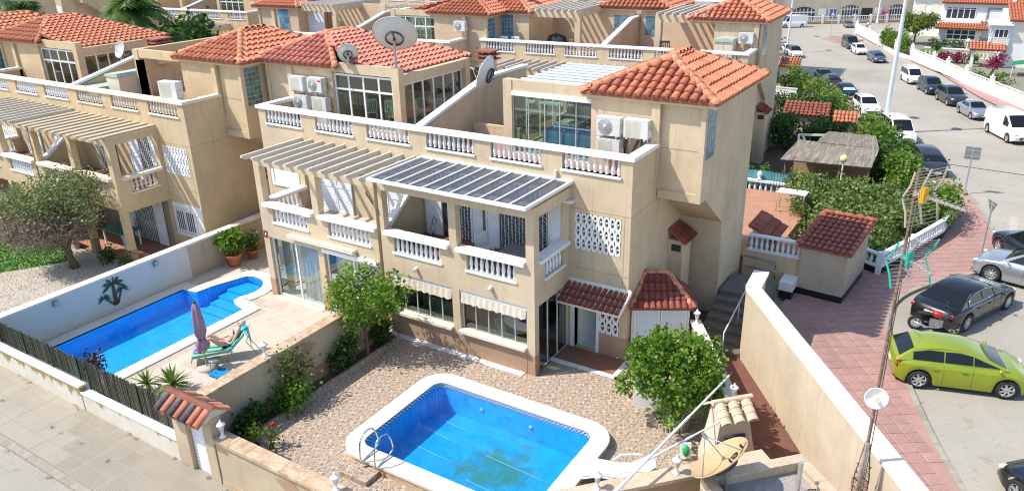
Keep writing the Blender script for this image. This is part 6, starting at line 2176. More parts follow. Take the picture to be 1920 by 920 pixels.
def grid_antenna(z, yaw, m, edge, tilt, label, yag):
    g_ = MB(); g_.box(-.03, .03, -.04, .04, z - .05, z + .05)
    g = g_.build('panel_antenna', m, am)
    g['label'] = label
    for s in (1, -1):
        Mp = Matrix.Translation((0, 0, z)) @ Matrix.Rotation(yaw, 4, 'Z') @ Matrix.Translation((.05, 0, .03 * s)) @ Matrix.Rotation(R(tilt) * s, 4, 'Y')
        for yy_ in (-.39, .37):
            b = MB(); b.X = Mp; b.prism([(.015, .0), (.045, .0), (.08, .25 * s), (.045, .50 * s), (.015, .50 * s), (.05, .25 * s)], 'y', yy_, yy_ + .02); b.build('side_rail', edge, g)
        b = MB(); b.X = Mp
        b.box(.02, .05, -.015, .015, 0, .5 * s); b.build('spine', ANT, g)
        for k in range(8):
            b = MB(); b.X = Mp
            zz = (.03 + k * .066) * s
            b.cyl((.04, -.38, zz), (.04, .38, zz), .0055, .0055, 5); b.build('rod', ANT, g)
    Mp = Matrix.Translation((0, 0, z)) @ Matrix.Rotation(yaw, 4, 'Z')
    b = MB(); b.X = Mp; b.box(0, yag, -.018, .018, -.018, .018); b.build('boom', ANT, g)
    b = MB(); b.X = Mp; b.box(.14, .22, -.05, .05, -.12, .16); b.build('dipole_box', mat('amber_plastic', (.75, .38, .02), .45, .1, 9) if m is ANT else m, g)
    for k in range(9):
        if .3 + k * .1 > yag: break
        b = MB(); b.X = Mp; b.cyl((.3 + k * .1, -.13, .02), (.3 + k * .1, .13, .02), .008, .008, 5); b.build('director', ANT, g)
grid_antenna(8.25, R(-35), ANT, ANT, 18, 'upper bare aluminium panel antenna with amber dipole box', 1.0)
grid_antenna(7.05, R(-50), GREENP, GREENP, 32, 'lower panel antenna with turquoise side rails', .8)
# ---------------------------------------------------------------- vehicles
def paint(name, col, metal=.25, rough=.32):
    return mat('paint_' + name, col, rough, .04, 1.5, metal=metal, coat=.8, spec=.5)
def lerp_pts(P, s):
    for i in range(len(P) - 1):
        if P[i][0] <= s <= P[i + 1][0]:
            t = (s - P[i][0]) / max(1e-6, P[i + 1][0] - P[i][0])
            t = t * t * (3 - 2 * t) * .5 + t * .5
            return P[i][1] + (P[i + 1][1] - P[i][1]) * t
    return P[-1][1] if s > P[-1][0] else P[0][1]
KIND = dict(
    hatch=dict(L=4.05, W=1.72, H=1.42, wb=2.47, fo=.80, r=.325, top=[(0, .72), (.02, .90), (.06, .98), (.30, 1.0), (.55, .97), (.72, .98), (.86, .88), (.95, .72), (1, .50)], gh=[(.012, .98), (.145, 1.33), (.31, 1.42), (.50, 1.39), (.65, 1.18), (.79, .97)], win=[(.13, .345), (.355, .545), (.555, .735)], tw=.66),
    sedan=dict(L=4.9, W=1.88, H=1.42, wb=3.0, fo=.88, r=.35, top=[(0, .70), (.02, .92), (.10, .99), (.20, 1.0), (.62, .95), (.72, .95), (.90, .80), (.97, .66), (1, .48)], gh=[(.10, .98), (.27, 1.36), (.42, 1.42), (.55, 1.38), (.72, .95)], win=[(.22, .40), (.42, .56), (.58, .66)], tw=.68),
    suv=dict(L=4.4, W=1.82, H=1.62, wb=2.65, fo=.86, r=.36, top=[(0, .84), (.03, 1.04), (.08, 1.06), (.55, 1.05), (.71, 1.06), (.87, .98), (.96, .84), (1, .62)], gh=[(.02, 1.05), (.09, 1.55), (.34, 1.62), (.55, 1.57), (.74, 1.05)], win=[(.08, .33), (.35, .53), (.55, .69)], tw=.74),
    mpv=dict(L=4.7, W=1.85, H=1.85, wb=2.9, fo=.85, r=.34, top=[(0, .90), (.02, 1.05), (.6, 1.05), (.76, 1.08), (.90, .98), (.97, .80), (1, .6)], gh=[(.005, 1.05), (.03, 1.78), (.3, 1.85), (.60, 1.80), (.82, 1.05)], win=[(.04, .28), (.30, .52), (.54, .74)], tw=.82),
    van=dict(L=5.0, W=1.95, H=1.95, wb=3.1, fo=.9, r=.34, top=[(0, .90), (.02, 1.10), (.6, 1.12), (.80, 1.14), (.92, .98), (.98, .78), (1, .6)], gh=[(.004, 1.1), (.02, 1.88), (.35, 1.95), (.66, 1.90), (.84, 1.12)], win=[(.60, .76)], tw=.86),
    coupe=dict(L=4.3, W=1.76, H=1.40, wb=2.6, fo=.86, r=.32, top=[(0, .72), (.03, .92), (.10, .98), (.22, .97), (.6, .93), (.70, .94), (.88, .82), (.97, .68), (1, .5)], gh=[(.12, .96), (.30, 1.36), (.42, 1.40), (.52, 1.36), (.70, .94)], win=[(.24, .40), (.42, .61)], tw=.68),
    panel=dict(L=5.9, W=2.0, H=2.6, wb=3.7, fo=.95, r=.35, top=[(0, 1.0), (.01, 1.3), (.6, 1.3), (.84, 1.3), (.94, 1.05), (.985, .85), (1, .65)], gh=[(.002, 1.3), (.012, 2.55), (.35, 2.6), (.74, 2.5), (.87, 1.28)], win=[(.70, .81)], tw=.90))
WH = {}
def wheelmeshes(style):
    if style in WH: return WH[style]
    Mx = Matrix.Rotation(R(90), 4, 'X')
    b = MB(); b.lathe([(.62, -.30), (.92, -.32), (1, -.24), (1, .24), (.92, .32), (.62, .30)], 22, (0, 0, 0), Mx, cap=False); ty = b.mesh('tyre', BLACK)
    b = MB(); b.lathe([(.002, .05), (.66, .05)], 20, (0, 0, 0), Mx, cap=False); bk = b.mesh('wheel_well', DARKM)
    b = MB()
    b.lathe([(.58, .18), (.66, .31), (.70, .30), (.70, .1)], 22, (0, 0, 0), Mx, cap=False)
    b.lathe([(.002, .25), (.14, .24), (.16, .12)], 10, (0, 0, 0), Mx, cap=False)
    n = style
    for k in range(n):
        a = 2 * pi * k / n
        c, s = math.cos(a), math.sin(a)
        w_ = .55 / n + .03
        x0, z0, x1, z1 = .1 * c, .1 * s, .63 * c, .63 * s
        b.add([(x0 - s * w_, -.23, z0 + c * w_), (x0 + s * w_, -.23, z0 - c * w_), (x1 + s * w_ * .8, -.27, z1 - c * w_ * .8), (x1 - s * w_ * .8, -.27, z1 + c * w_ * .8),
               (x0 - s * w_, -.12, z0 + c * w_), (x0 + s * w_, -.12, z0 - c * w_), (x1 + s * w_ * .8, -.12, z1 - c * w_ * .8), (x1 - s * w_ * .8, -.12, z1 + c * w_ * .8)],
              [(0, 1, 2, 3), (0, 4, 5, 1), (1, 5, 6, 2), (2, 6, 7, 3), (3, 7, 4, 0)])
    ri = b.mesh('rim', mat('alloy', (.60, .61, .63), .3, .05, 9, metal=.75))
    WH[style] = (ty, bk, ri)
    return WH[style]
REDL = mat('tail_light', (.42, .015, .02), .15, .2, 20, spec=.8)
HEADL = mat('head_light', (.72, .75, .78), .08, .15, 20, spec=.9)
PLATE = mat('number_plate', (.78, .78, .76), .4, .05, 20)
BLUEP = mat('plate_blue', (.03, .12, .45), .4, .05, 20)
def car(kind, col, fx, fy, hx, hy, sc, label, z=.014, name='parked_car', group='cars parked along the street', spokes=7, roof=None, tint=None, ref='front', extra=None, cat='car', lights=True):
    K = KIND[kind]
    L, Wd, H, r = K['L'], K['W'], K['H'], K['r']
    hd = Vector((hx, hy)).normalized()
    c = Vector((fx, fy))
    if ref == 'front': c = c - hd * (L * sc / 2)
    t = thing(name, label, cat, (c.x, c.y, z), math.atan2(hd.y, hd.x), group, sc)
    xf = L / 2 - K['fo']; xr = xf - K['wb']
    hw = Wd / 2
    X = lambda s: (s - .5) * L
    N_ = 64
    V = []; F = []
    npt = 13
    for i in range(N_ + 1):
        s = i / N_
        x = X(s)
        e = min(1, min(s, 1 - s) / .14)
        w_ = hw * (.80 + .20 * math.sin(e * pi / 2) ** .8)
        zt = lerp_pts(K['top'], s)
        zb = .19 + .16 * max(0, 1 - min(s, 1 - s) / .10)
        ra = r * 1.17
        arch = 0
        for xa in (xf, xr):
            dx = abs(x - xa)
            if dx < ra: zb = max(zb, r + math.sqrt(ra * ra - dx * dx)); arch = 1
        zt = max(zt, zb + .05)
        zs = [zb, zb + .10 * (zt - zb), zb + .45 * (zt - zb), zb + .72 * (zt - zb), zt - .05, zt, zt + .03 * (1 - abs(s - .5))]
        ys = [w_ * .955, w_ * .985, w_, w_ * .985, w_ * .93, w_ * .84, w_ * .42]
        x2 = x
        row = []
        for k in range(7):
            # the ends are rounded in plan
            xx = x + (hw * .10 * (ys[k] / hw) ** 2 * (1 if s < .5 else -1)) * max(0, 1 - min(s, 1 - s) / .06)
            row.append((xx, ys[k], zs[k]))
        mid = (x, 0, zt + .035 * (1 - abs(s - .5)))
        row = row[:6] + [row[6]] + []
        full = row + [mid] + [(p[0], -p[1], p[2]) for p in reversed(row)]
        V += full
    npt = 15
    for i in range(N_):
        for k in range(npt - 1):
            a = i * npt + k
            F.append((a, a + 1, a + npt + 1, a + npt))
    F.append(tuple(range(npt)))
    F.append(tuple(reversed(range(N_ * npt, N_ * npt + npt))))
    b = MB(); b.smooth = True
    b.add(V, F[:-2]); b.smooth = False
    b.add(V[:npt], [tuple(range(npt))]); b.add(V[-npt:], [tuple(reversed(range(npt)))])
    # cabin shell
    gh = K['gh']; tw = K['tw']
    P = []
    for j, (s, zz) in enumerate(gh):
        f = 0 if j in (0, len(gh) - 1) else 1
        wy = hw * (.86 if not f else tw)
        P.append((X(s), wy, zz))
    b2 = MB(); b2.smooth = True
    vs = []
    m_ = len(P)
    for x, wy, zz in P:
        for q in (-1, -.85, -.4, 0, .4, .85, 1):
            vs.append((x, wy * q, zz + (.035 * (1 - q * q) if zz > gh[0][1] + .2 else 0) - (.03 if abs(q) == 1 and zz > gh[0][1] + .2 else 0)))
    b2.add(vs, [(i * 7 + k, i * 7 + k + 1, i * 7 + 8 + k, i * 7 + 7 + k) for i in range(m_ - 1) for k in range(6)])
    b2.smooth = False
    zbelt = gh[0][1] - .03
    for sd in (0, 6):
        side = [vs[i * 7 + sd] for i in range(m_)]
        y0 = hw * .90 * (1 if sd == 6 else -1)
        base = [(side[0][0], y0, zbelt), (side[-1][0], y0, zbelt)]
        poly = side + [base[1], base[0]]
        b2.add(poly, [tuple(range(len(poly)))])
    body = b.build('body', col, t)
    b2.build('cabin', roof or col, t)
    MB().box(xr - .05, xf + .05, -hw * .78, hw * .78, .16, .62).build('underbody', DARKM, t)
    # glass
    def panel(nm, pts, m=CARGL, th=.008):
        pts = [Vector(p) for p in pts]
        n = (pts[1] - pts[0]).cross(pts[2] - pts[1]).normalized()
        cen = sum(pts, Vector()) / len(pts)
        if n.dot(cen - Vector((0, 0, .6))) < 0: n = -n; pts.reverse()
        k = len(pts)
        q = MB(); q.add([p + n * th for p in pts] + [p - n * .02 for p in pts], [tuple(range(k))] + [(i, k + i, k + (i + 1) % k, (i + 1) % k) for i in range(k)])
        return q.build(nm, m, t)
    def across(i, j, f0, f1, q):
        a = Vector((P[i][0], P[i][1] * q, P[i][2] + .035 * (1 - q * q) * (i not in (0, m_ - 1)))); c_ = Vector((P[j][0], P[j][1] * q, P[j][2] + .035 * (1 - q * q) * (j not in (0, m_ - 1))))
        return a.lerp(c_, f0), a.lerp(c_, f1)
    def glasspanel(nm, i, j, f0, f1, m=CARGL):
        qs = (-.9, -.45, 0, .45, .9)
        lo = [across(i, j, f0, f1, q)[0] for q in qs]; hi = [across(i, j, f0, f1, q)[1] for q in qs]
        d = (hi[2] - lo[2]).normalized(); n = d.cross(Vector((0, 1, 0))).normalized()
        if n.z < 0: n = -n
        q = MB(); q.smooth = True
        vs_ = [p + n * .012 for p in lo + hi]
        q.add(vs_, [(k, k + 1, k + 6, k + 5) for k in range(4)])
        return q.build(nm, m, t)
    glasspanel('windshield', m_ - 1, m_ - 2, .06, .95, tint or CARGL)
    if kind not in ('van', 'panel'): glasspanel('rear_window', 0, 1, .18 if kind in ('hatch', 'suv', 'mpv') else .08, .92)
    for sd in (-1, 1):
        zlo = zbelt + .05
        def topz(s):
            for i in range(m_ - 1):
                if gh[i][0] <= s <= gh[i + 1][0]:
                    f = (s - gh[i][0]) / (gh[i + 1][0] - gh[i][0])
                    return P[i][2] + (P[i + 1][2] - P[i][2]) * f
            return zlo
        def yat(z):
            f = (z - zbelt) / (H - .06 - zbelt)
            return sd * (hw * .90 + (hw * tw - hw * .90) * min(1, f) + .004)
        for a, c_ in K['win']:
            za, zc = min(topz(a) - .075, H - .12), min(topz(c_) - .075, H - .12)
            pts = [(X(a), yat(zlo), zlo), (X(c_), yat(zlo), zlo)]
            if zc > zlo + .06: pts.append((X(c_), yat(zc), zc))
            if za > zlo + .06: pts.append((X(a), yat(za), za))
            if len(pts) == 4:
                ms = (a + c_) / 2; zm = min(topz(ms) - .075, H - .11)
                pts.insert(3, (X(ms), yat(zm), zm))
            panel('side_window', pts)
        # door seams, handles, mirror, lights
        b = MB()
        for s_ in {K['win'][0][1] + .01, K['win'][-1][1] + (.02 if len(K['win']) > 1 else 0), K['win'][-2][1] + .01 if len(K['win']) > 1 else K['win'][0][0]}:
            b.tube([(X(s_), sd * hw * f, .2 + (zbelt - .2) * q) for q, f in ((.12, .984), (.45, .998), (.72, .984), (.93, .945))], .006, 4)
        b.build('door_seam', DARKM, t)
        for a, c_ in K['win'][:2]:
            MB().box(X(c_ - .075), X(c_ - .035), sd * (hw - .02), sd * (hw + .025), zbelt - .16, zbelt - .13).build('door_handle', col, t)
        b = MB(); b.sph((X(K['win'][-1][1] - .01), sd * (hw + .06), zbelt + .05), .08, 8, (.7, 1, .75)); b.build('mirror', roof or col, t)
        fz = lerp_pts(K['top'], .955)
        b = MB(); b.X = Matrix.Translation((X(.962), sd * hw * .70, fz - .075)) @ Matrix.Rotation(R(-28) * sd, 4, 'Z'); b.sph((0, 0, 0), .17, 10, (.62, 1.05, .38)); b.build('headlight', HEADL, t)
        rz_ = lerp_pts(K['top'], .02)
        b = MB(); b.X = Matrix.Translation((X(.03), sd * hw * .74, rz_ - .13)) @ Matrix.Rotation(R(22) * sd, 4, 'Z'); b.sph((-.0, 0, 0), .155, 10, (.34, .95, .62 if kind not in ('van', 'panel', 'mpv') else 1.6)); b.build('taillight', REDL, t)
    MB().box(X(1) - .10, X(1) + .012, -hw * .45, hw * .45, .42, .56).build('grille', DARKM, t)
    MB().box(X(1) - .06, X(1) + .018, -.26, .26, .40, .50).build('number_plate', PLATE, t)
    pz_ = .72 if kind in ('sedan', 'coupe') else .66
    pl = MB().box(X(0) - .016, X(0) + .05, -.26, .26, pz_ - .05, pz_ + .06).build('number_plate', PLATE, t)
    MB().box(X(0) - .018, X(0) + .04, .215, .261, pz_ - .05, pz_ + .06).build('blue_band', BLUEP, pl)
    b = MB(); b.box(X(.03), X(.015), -hw * .8, hw * .8, .3, .40); b.box(X(.985), X(.995), -hw * .75, hw * .75, .27, .36); b.build('bumper_insert', DARKM, t)
    ty, bk, ri = wheelmeshes(spokes)
    for xa in (xf, xr):
        for sd in (-1, 1):
            w = inst(ty, 'wheel', t, (xa, sd * (hw - .115), r), 0 if sd < 0 else pi, r)
            w['label'] = 'black tyre with alloy rim'
            inst(bk, 'wheel_disc', w); inst(ri, 'rim', w)
    if extra: extra(t, K, X, hw)
    return t

P_ = {k: paint(k, c, m) for k, c, m in (('lime', (.31, .37, .015), .3), ('black', (.006, .006, .007), .1), ('white', (.78, .79, .80), 0), ('silver', (.46, .48, .50), .7), ('navy', (.025, .035, .055), .4), ('graphite', (.055, .06, .07), .5), ('steelblue', (.10, .13, .17), .5), ('darkred', (.05, .025, .025), .4), ('greygreen', (.20, .22, .22), .6))}
def chrome_frames(t, K, X, hw):
    for sd in (-1, 1):
        b = MB()
        pts = [(X(.215), 1.0), (X(.25), 1.22), (X(.33), 1.31), (X(.47), 1.335), (X(.58), 1.26), (X(.685), 1.0)]
        b.tube([(x, sd * (hw * .90 - (z - .96) * .50 + .012), z) for x, z in pts] + [(pts[0][0], sd * (hw * .90 - .02 + .012), 1.0)], .013, 5)
        b.build('chrome_trim', CHROME, t)
    for k, dx in enumerate((-.09, 0, .09)):
        pass
    b = MB(); b.lathe([(.001, 0), (.06, .0)], 10, (X(0) - .004, 0, .86), Matrix.Rotation(R(-90), 4, 'Y') @ Matrix.Diagonal(Vector((.5, 1.5, 1))).to_4x4(), cap=False); b.build('badge', CHROME, t)
def ant_(t, K, X, hw):
    b = MB(); b.tube([(X(.2), 0, 1.46), (X(.14), 0, 1.62)], .008, 4); b.build('aerial', DARKM, t)
    b = MB()
    for sd in (-1, 1): b.bar((X(.76), -.05 + .5 * sd, 1.0), (X(.71), .1 + .2 * sd, 1.09), .02, .015)
    b.build('wiper', DARKM, t)
def rails(t, K, X, hw):
    for sd in (-1, 1):
        b = MB(); b.tube([(X(.1), sd * hw * .66, K['H'] - .04), (X(.2), sd * hw * .68, K['H'] + .05), (X(.48), sd * hw * .68, K['H'] + .04), (X(.54), sd * hw * .66, K['H'] - .05)], .02, 5); b.build('roof_rail', CHROME, t)
def rack(t, K, X, hw):
    for s in (.12, .3, .5):
        b = MB(); b.box(X(s) - .03, X(s) + .03, -hw * .8, hw * .8, K['H'] + .06, K['H'] + .1); b.box(X(s) - .02, X(s) + .02, -hw * .7, -hw * .66, K['H'] - .03, K['H'] + .06); b.box(X(s) - .02, X(s) + .02, hw * .66, hw * .7, K['H'] - .03, K['H'] + .06); b.build('roof_rack', WMETAL, t)
SHADE = mat('windscreen_sunshade', (.45, .66, .70), .35, .1, 6, metal=.3)
car('hatch', P_['lime'], 8.83, 3.84, .961, .276, .915, 'lime green five-door hatchback parked beside the pink pavement', ref='c', spokes=7, extra=ant_)
car('sedan', P_['black'], 8.70, 8.75, .416, .909, .88, 'black saloon with chrome window trim seen from behind, parked behind the red motorcycle', ref='c', spokes=9, extra=chrome_frames)
car('suv', P_['silver'], 8.86, 12.9, -.97, .24, .86, 'silver car cut by the photo edge, nose to the kerb beyond the black saloon', spokes=9)
car('suv', P_['navy'], 9.75, 16.2, -.55, .83, .84, 'dark car at the photo edge behind the silver one', ref='front')
car('sedan', P_['black'], 10.45, -.2, -.7, .7, .9, 'dark car barely entering the bottom corner of the street')
rd = (.41, -.91)
car('mpv', P_['graphite'], -4.95, 67.9, .42, -.90, .64, 'dark grey people carrier first in the row along the white walls')
car('suv', P_['white'], -3.6, 64.5, .42, -.90, .58, 'small white car between the grey people carrier and the blue hatchback')
car('hatch', P_['steelblue'], -1.3, 60.2, .42, -.90, .66, 'grey-blue hatchback below the tall lamp post in the white wall row')
car('mpv', P_['white'], 2.75, 50.7, .39, -.92, .62, 'white small van with roof rack in front of a dark car', extra=rack)
car('suv', P_['navy'], 4.55, 46.9, .40, -.92, .70, 'dark navy car between the white van with rack and the black crossover')
car('suv', P_['graphite'], 6.28, 43.3, .41, -.91, .73, 'black crossover with bright roof rails behind the silver coupe', extra=rails)
car('coupe', P_['silver'], 7.95, 39.5, .43, -.90, .72, 'silver coupe with closed roof between the black crossover and the white panel van', spokes=9)
car('van', P_['white'], 10.35, 33.9, .447, -.894, .80, 'white panel van with dark lower trim at the near end of the row')
car('hatch', P_['navy'], -10.6, 63.6, .42, -.90, .58, 'dark blue car half hidden behind the lamp post and the beige house')
car('suv', P_['white'], -9.85, 61.9, .42, -.90, .56, 'white car ahead of the white one with a dark roof')
car('suv', P_['white'], -8.75, 60.1, .45, -.89, .60, 'white car with black roof and rear window at the hedge corner', roof=P_['black'])
car('sedan', P_['black'], -3.7, 48.6, .40, -.92, .60, 'black saloon first of the three dark cars by the hedge')
car('hatch', P_['darkred'], -2.55, 46.1, .40, -.92, .66, 'very dark car in the middle of the three by the hedge')
car('hatch', P_['black'], -.75, 42.1, .40, -.92, .72, 'black car with a silver sunshade behind its windscreen', tint=SHADE)
car('suv', P_['white'], 1.42, 37.4, .40, -.92, .72, 'white crossover with black grille between the sunshade car and the white family car', extra=rails)
car('mpv', P_['white'], 4.35, 30.5, .41, -.91, .74, 'white family car partly behind the tall lamp post and bushes')
car('hatch', P_['graphite'], 6.5, 24.4, .36, -.93, .84, 'dark grey hatchback behind the hedge at the pavement corner')
car('panel', P_['white'], -14.9, 83.8, -.83, -.55, .58, 'long white panel van side-on before the arched windows', ref='c')
car('hatch', P_['greygreen'], -8.5, 85.5, .30, -.95, .56, 'small silver car facing the camera below the far white railings')

# motorcycle between the lime hatchback and the black saloon
mc = thing('motorcycle', 'red and black motorcycle between the lime hatchback and the black saloon', 'motorcycle', (8.0, 6.72, .014), math.atan2(.1, .9), None, .80)
ty, bk, ri = wheelmeshes(5)
for x in (-.68, .70):
    w = inst(ty, 'wheel', mc, (x, 0, .31), 0, (.31, .16, .31)); inst(ri, 'rim', w)
b = MB(); b.sph((.08, 0, .82), .2, 12, (1.35, .75, .75)); b.build('fuel_tank', mat('bike_red', (.50, .01, .02), .25, .1, 4, coat=.8), mc)
b = MB(); b.sph((-.38, 0, .80), .22, 10, (1.6, .65, .3)); b.build('seat', BLACK, mc)
b = MB(); b.box(-.2, .28, -.14, .14, .3, .62); b.cyl((.1, -.2, .4), (.1, .2, .4), .12, .12, 10); b.build('engine', GREYM, mc)
b = MB(); b.tube([(.7, .09, .31), (.45, .09, .95)], .025, 6); b.tube([(.7, -.09, .31), (.45, -.09, .95)], .025, 6); b.tube([(-.68, .1, .31), (-.1, .1, .4)], .03, 6); b.build('fork', CHROME, mc)
b = MB(); b.tube([(.34, -.38, 1.0), (.45, -.2, 1.05), (.47, 0, 1.0), (.45, .2, 1.05), (.34, .38, 1.0)], .018, 6); b.build('handlebar', DARKM, mc)
b = MB(); b.sph((.60, 0, .88), .1, 8); b.build('headlight', HEADL, mc)
b = MB(); b.tube([(.15, -.16, .3), (-.3, -.18, .28), (-.8, -.2, .42)], [.03, .04, .055], 8); b.build('exhaust', CHROME, mc)
for sd in (-1, 1):
    b = MB(); b.tube([(.38, sd * .3, 1.02), (.34, sd * .36, 1.2)], .01, 5); b.sph((.33, sd * .38, 1.22), .06, 6, (.5, 1, .7)); b.build('mirror', DARKM, mc)

# ---------------------------------------------------------------- street furniture
def lamp_post(loc, h, r, label, arm=None):
    t = thing('street_lamp', label, 'street lamp', loc, 0, 'tall white lamp posts')
    b = MB(); b.cyl((0, 0, .4), (0, 0, h), r, r * .55, 10); b.build('pole', LAMPP, t)
    b = MB(); b.cyl((0, 0, 0), (0, 0, .5), r * 1.5, r * 1.35, 10); b.box(-r * 2, r * 2, -r * 2, r * 2, 0, .03); b.build('base', LAMPP, t)
    b = MB(); b.bar((0, 0, h), (.9, .4, h + .15), .09, .06); b.build('arm', LAMPP, t)
    b = MB(); b.bar((.8, .36, h + .12), (1.4, .6, h + .2), .22, .1); b.build('lamp_head', GREYM, t)
lamp_post((2.75, 33.3, .1), 11, .15, 'tall lamp post rising from the hedge over the whole street view')
lamp_post((-10.5, 63.0, .1), 8, .12, 'lamp post beside the white car with a dark roof near the beige house')
lamp_post((-6.16, 91.0, .1), 8, .11, 'slim lamp post by the far white railings')
def sign(loc, h, label, board):
    t = thing('road_sign', label, 'road sign', loc, 0, 'road signs seen along the street')
    b = MB(); b.cyl((0, 0, 0), (0, 0, h), .035, .035, 8); b.build('post', GALV, t)
    board(t, h)
def sq_back(t, h):
    MB().box(-.33, .33, -.012, .008, h - .62, h).build('back_plate', GREYM, t)
    b = MB(); b.box(-.3, .3, -.03, -.013, h - .2, h - .16); b.box(-.3, .3, -.03, -.013, h - .48, h - .44); b.build('bracket', GALV, t)
def give_way(t, h):
    b = MB(); b.prism([(-.33, h - .02), (.33, h - .02), (0, h - .55)], 'y', -.01, .01); o = b.build('triangular_plate', GREYM, t); o.rotation_euler = (0, 0, R(-60))
    b = MB(); b.bar((-.3, -.03, h - .15), (.3, -.03, h - .15), .02, .03); o = b.build('bracket', GALV, t); o.rotation_euler = (0, 0, R(-60))
sign((7.9, 22.7, .12), 2.25, 'back of a square road sign at the pavement corner by the dark hatchback', sq_back)
sign((9.0, 14.6, .12), 2.2, 'back of a triangular give way sign beside the pink pavement curve', give_way)
def ped(t, h):
    MB().box(-.3, .3, -.02, .0, h - .6, h).build('blue_plate', mat('sign_blue', (.02, .10, .35), .4, .05, 9), t)
    b = MB(); b.prism([(-.2, h - .5), (.2, h - .5), (0, h - .12)], 'y', -.026, -.021); b.build('white_triangle', WHITE, t)
    b = MB(); b.tube([(-.06, -.03, h - .47), (0, -.03, h - .34), (.07, -.03, h - .47)], .014, 4); b.tube([(0, -.03, h - .34), (.01, -.03, h - .24)], .018, 4); b.sph((.01, -.03, h - .21), .022, 6); b.build('walking_figure', DARKM, t)
sign((-8.8, 75.5, .12), 2.9, 'blue pedestrian crossing sign on the traffic island', ped)
def round_back(t, h):
    b = MB(); b.lathe([(.002, 0), (.28, 0), (.28, .02), (.002, .02)], 16, (0, 0, h - .28), Matrix.Rotation(R(90), 4, 'X')); b.build('round_plate', GREYM, t)
sign((-5.3, 77.8, .05), 1.6, 'back of a round sign at the far end of the white wall', round_back)
isl = thing('traffic_island', None, None, (0, 0, 0)); isl['kind'] = 'structure'
b = MB(); b.prism([(-9.4, 74.2), (-6.4, 70.5), (-5.2, 75.2), (-8.9, 77.2)], 'z', 0, .13); b.build('kerbed_base', CURB, isl)
b = MB(); b.prism([(-9.1, 74.3), (-6.5, 71.0), (-5.5, 75.0), (-8.8, 76.8)], 'z', .13, .15); b.build('paving', PAVE, isl)
for k, (x, y) in enumerate(((3.9, 38.6), (-7.2, 66.5), (4.9, 31.8), (-10.5, 76.5), (6.6, 36.5))):
    t = thing('manhole_cover', ('dark manhole cover beyond the white crossover', 'manhole cover far up the street near the grey people carrier', 'manhole cover beside the white family car', 'manhole cover before the far white panel van', 'small manhole cover between the two rows of cars')[k], 'manhole cover', (x, y, .016), 0, 'manhole covers in the street')
    b = MB(); b.lathe([(.30, 0), (.36, 0), (.36, .008), (.30, .008)], 18, cap=False); b.build('rim', GREYM, t)
    b = MB(); b.lathe([(.002, .006), (.29, .006)], 18, cap=False); b.build('lid', DARKM, t)
b = MB(); b.add([(2.5, 28.2, .0155), (12, 27.2, .0155), (12, 27.32, .0155), (2.5, 28.32, .0155)], [(0, 1, 2, 3)]); o = b.build('road_seam', mat('tar', (.05, .05, .05), .8, .2, 9), kind='structure')
b = MB(); rn = []
for k in range(6): b.add([(9.9 + k * .62, 17.6 - k * .05, .0165), (10.2 + k * .62, 17.6 - k * .05, .0165), (10.2 + k * .62, 20.2, .0165), (9.9 + k * .62, 20.2, .0165)], [(0, 1, 2, 3)])
b.build('worn_zebra_crossing', mat('worn_white_paint', (.44, .415, .355), .9, .15, 3), kind='structure')
# ---------------------------------------------------------------- villas behind and beside
GB2 = GBLOCK
ANG = R(3)
def at(o, rz, u, v, z):
    c, s = math.cos(rz), math.sin(rz)
    return (o[0] + u * c - v * s, o[1] + u * s + v * c, z)
CO = (-10.15, 19.1, 0)
CR_, _, _ = villa('beige villa behind the main one, with white slatted terrace pergola and beige cabinet', CO, 1, dict(roof='tower', sun='open', pergola='slats', entry=0, fine=1, ground='shut', tiles=140, tower_out=7.95), ANG)
CL_, _, _ = villa('beige villa behind the white dish, with dark covered barbecue on its terrace', CO, -1, dict(roof='tower', sun='open', pergola='slats', entry=0, fine=1, ground='shut', tiles=60), ANG)
for h, sg in ((CR_, 1), (CL_, -1)):
    b = MB(sg); b.box(.2, 5.5, 5.2, 5.4, 5.6, 8.0); b.build('terrace_back_wall', STU, h)
    glassblocks(h, min(.5 * sg, 1.5 * sg), max(.5 * sg, 1.5 * sg), 6.5, 7.6, 5.19, 5, 6, GBLOCK, 'y')
b = MB(); hiproof(CR_, -2.6, 2.2, 5.0, 9.0, 8.05, ((-.4, 6.8), (.2, 7.2)), 9.0, TILE, 0, eavem=STU)
t = thing('storage_cabinet', 'beige double-door cabinet with sage lid on the rear villa terrace', 'cabinet', at(CO, ANG, 5.75, 1.05, 5.6), ANG)
for x in (.0, .47): MB().box(x, x + .45, 0, .7, 0, 1.3).build('door', CREAMPL, t)
MB().box(.02, .9, .03, .75, 0, 1.31).build('body', CREAMPL, t)
b = MB(); b.prism([(-.05, 1.32), (.97, 1.32), (.92, 1.46), (.46, 1.52), (0, 1.46)], 'y', -.06, .78); b.build('lid', GREENC, t)
b = MB(); b.tube([(0, -.02, .45), (.46, -.03, .38), (.92, -.02, .45)], .018, 5); b.build('rope', GREENC, t)
ac_unit(at(CO, ANG, 6.85, 1.68, 6.85), 'air conditioner with round fan beside the beige cabinet on the rear villa', ANG, None, None, True, .85)
t = plainchair(at(CO, ANG, 2.9, 1.6, 5.6), R(20), DARKM, 'dark armchair on the rear villa terrace before the wall', 'garden_chair', None, 1.25, True)
t = thing('covered_barbecue', 'barbecue under a crumpled black cover on the rear villa terrace', 'barbecue', at(CO, ANG, -4.0, 2.6, 5.6))
b = MB(); b.smooth = True
rg = random.Random(8); vs = []
for k, (r, z) in enumerate(((.72, 0), (.70, .4), (.66, .75), (.5, .98), (.2, 1.08), (.001, 1.1))):
    for i in range(16): a = 2 * pi * i / 16; rr = r * (1 + rg.uniform(-.08, .08)); vs.append((rr * math.cos(a), rr * .6 * math.sin(a), z + rg.uniform(-.03, .03)))
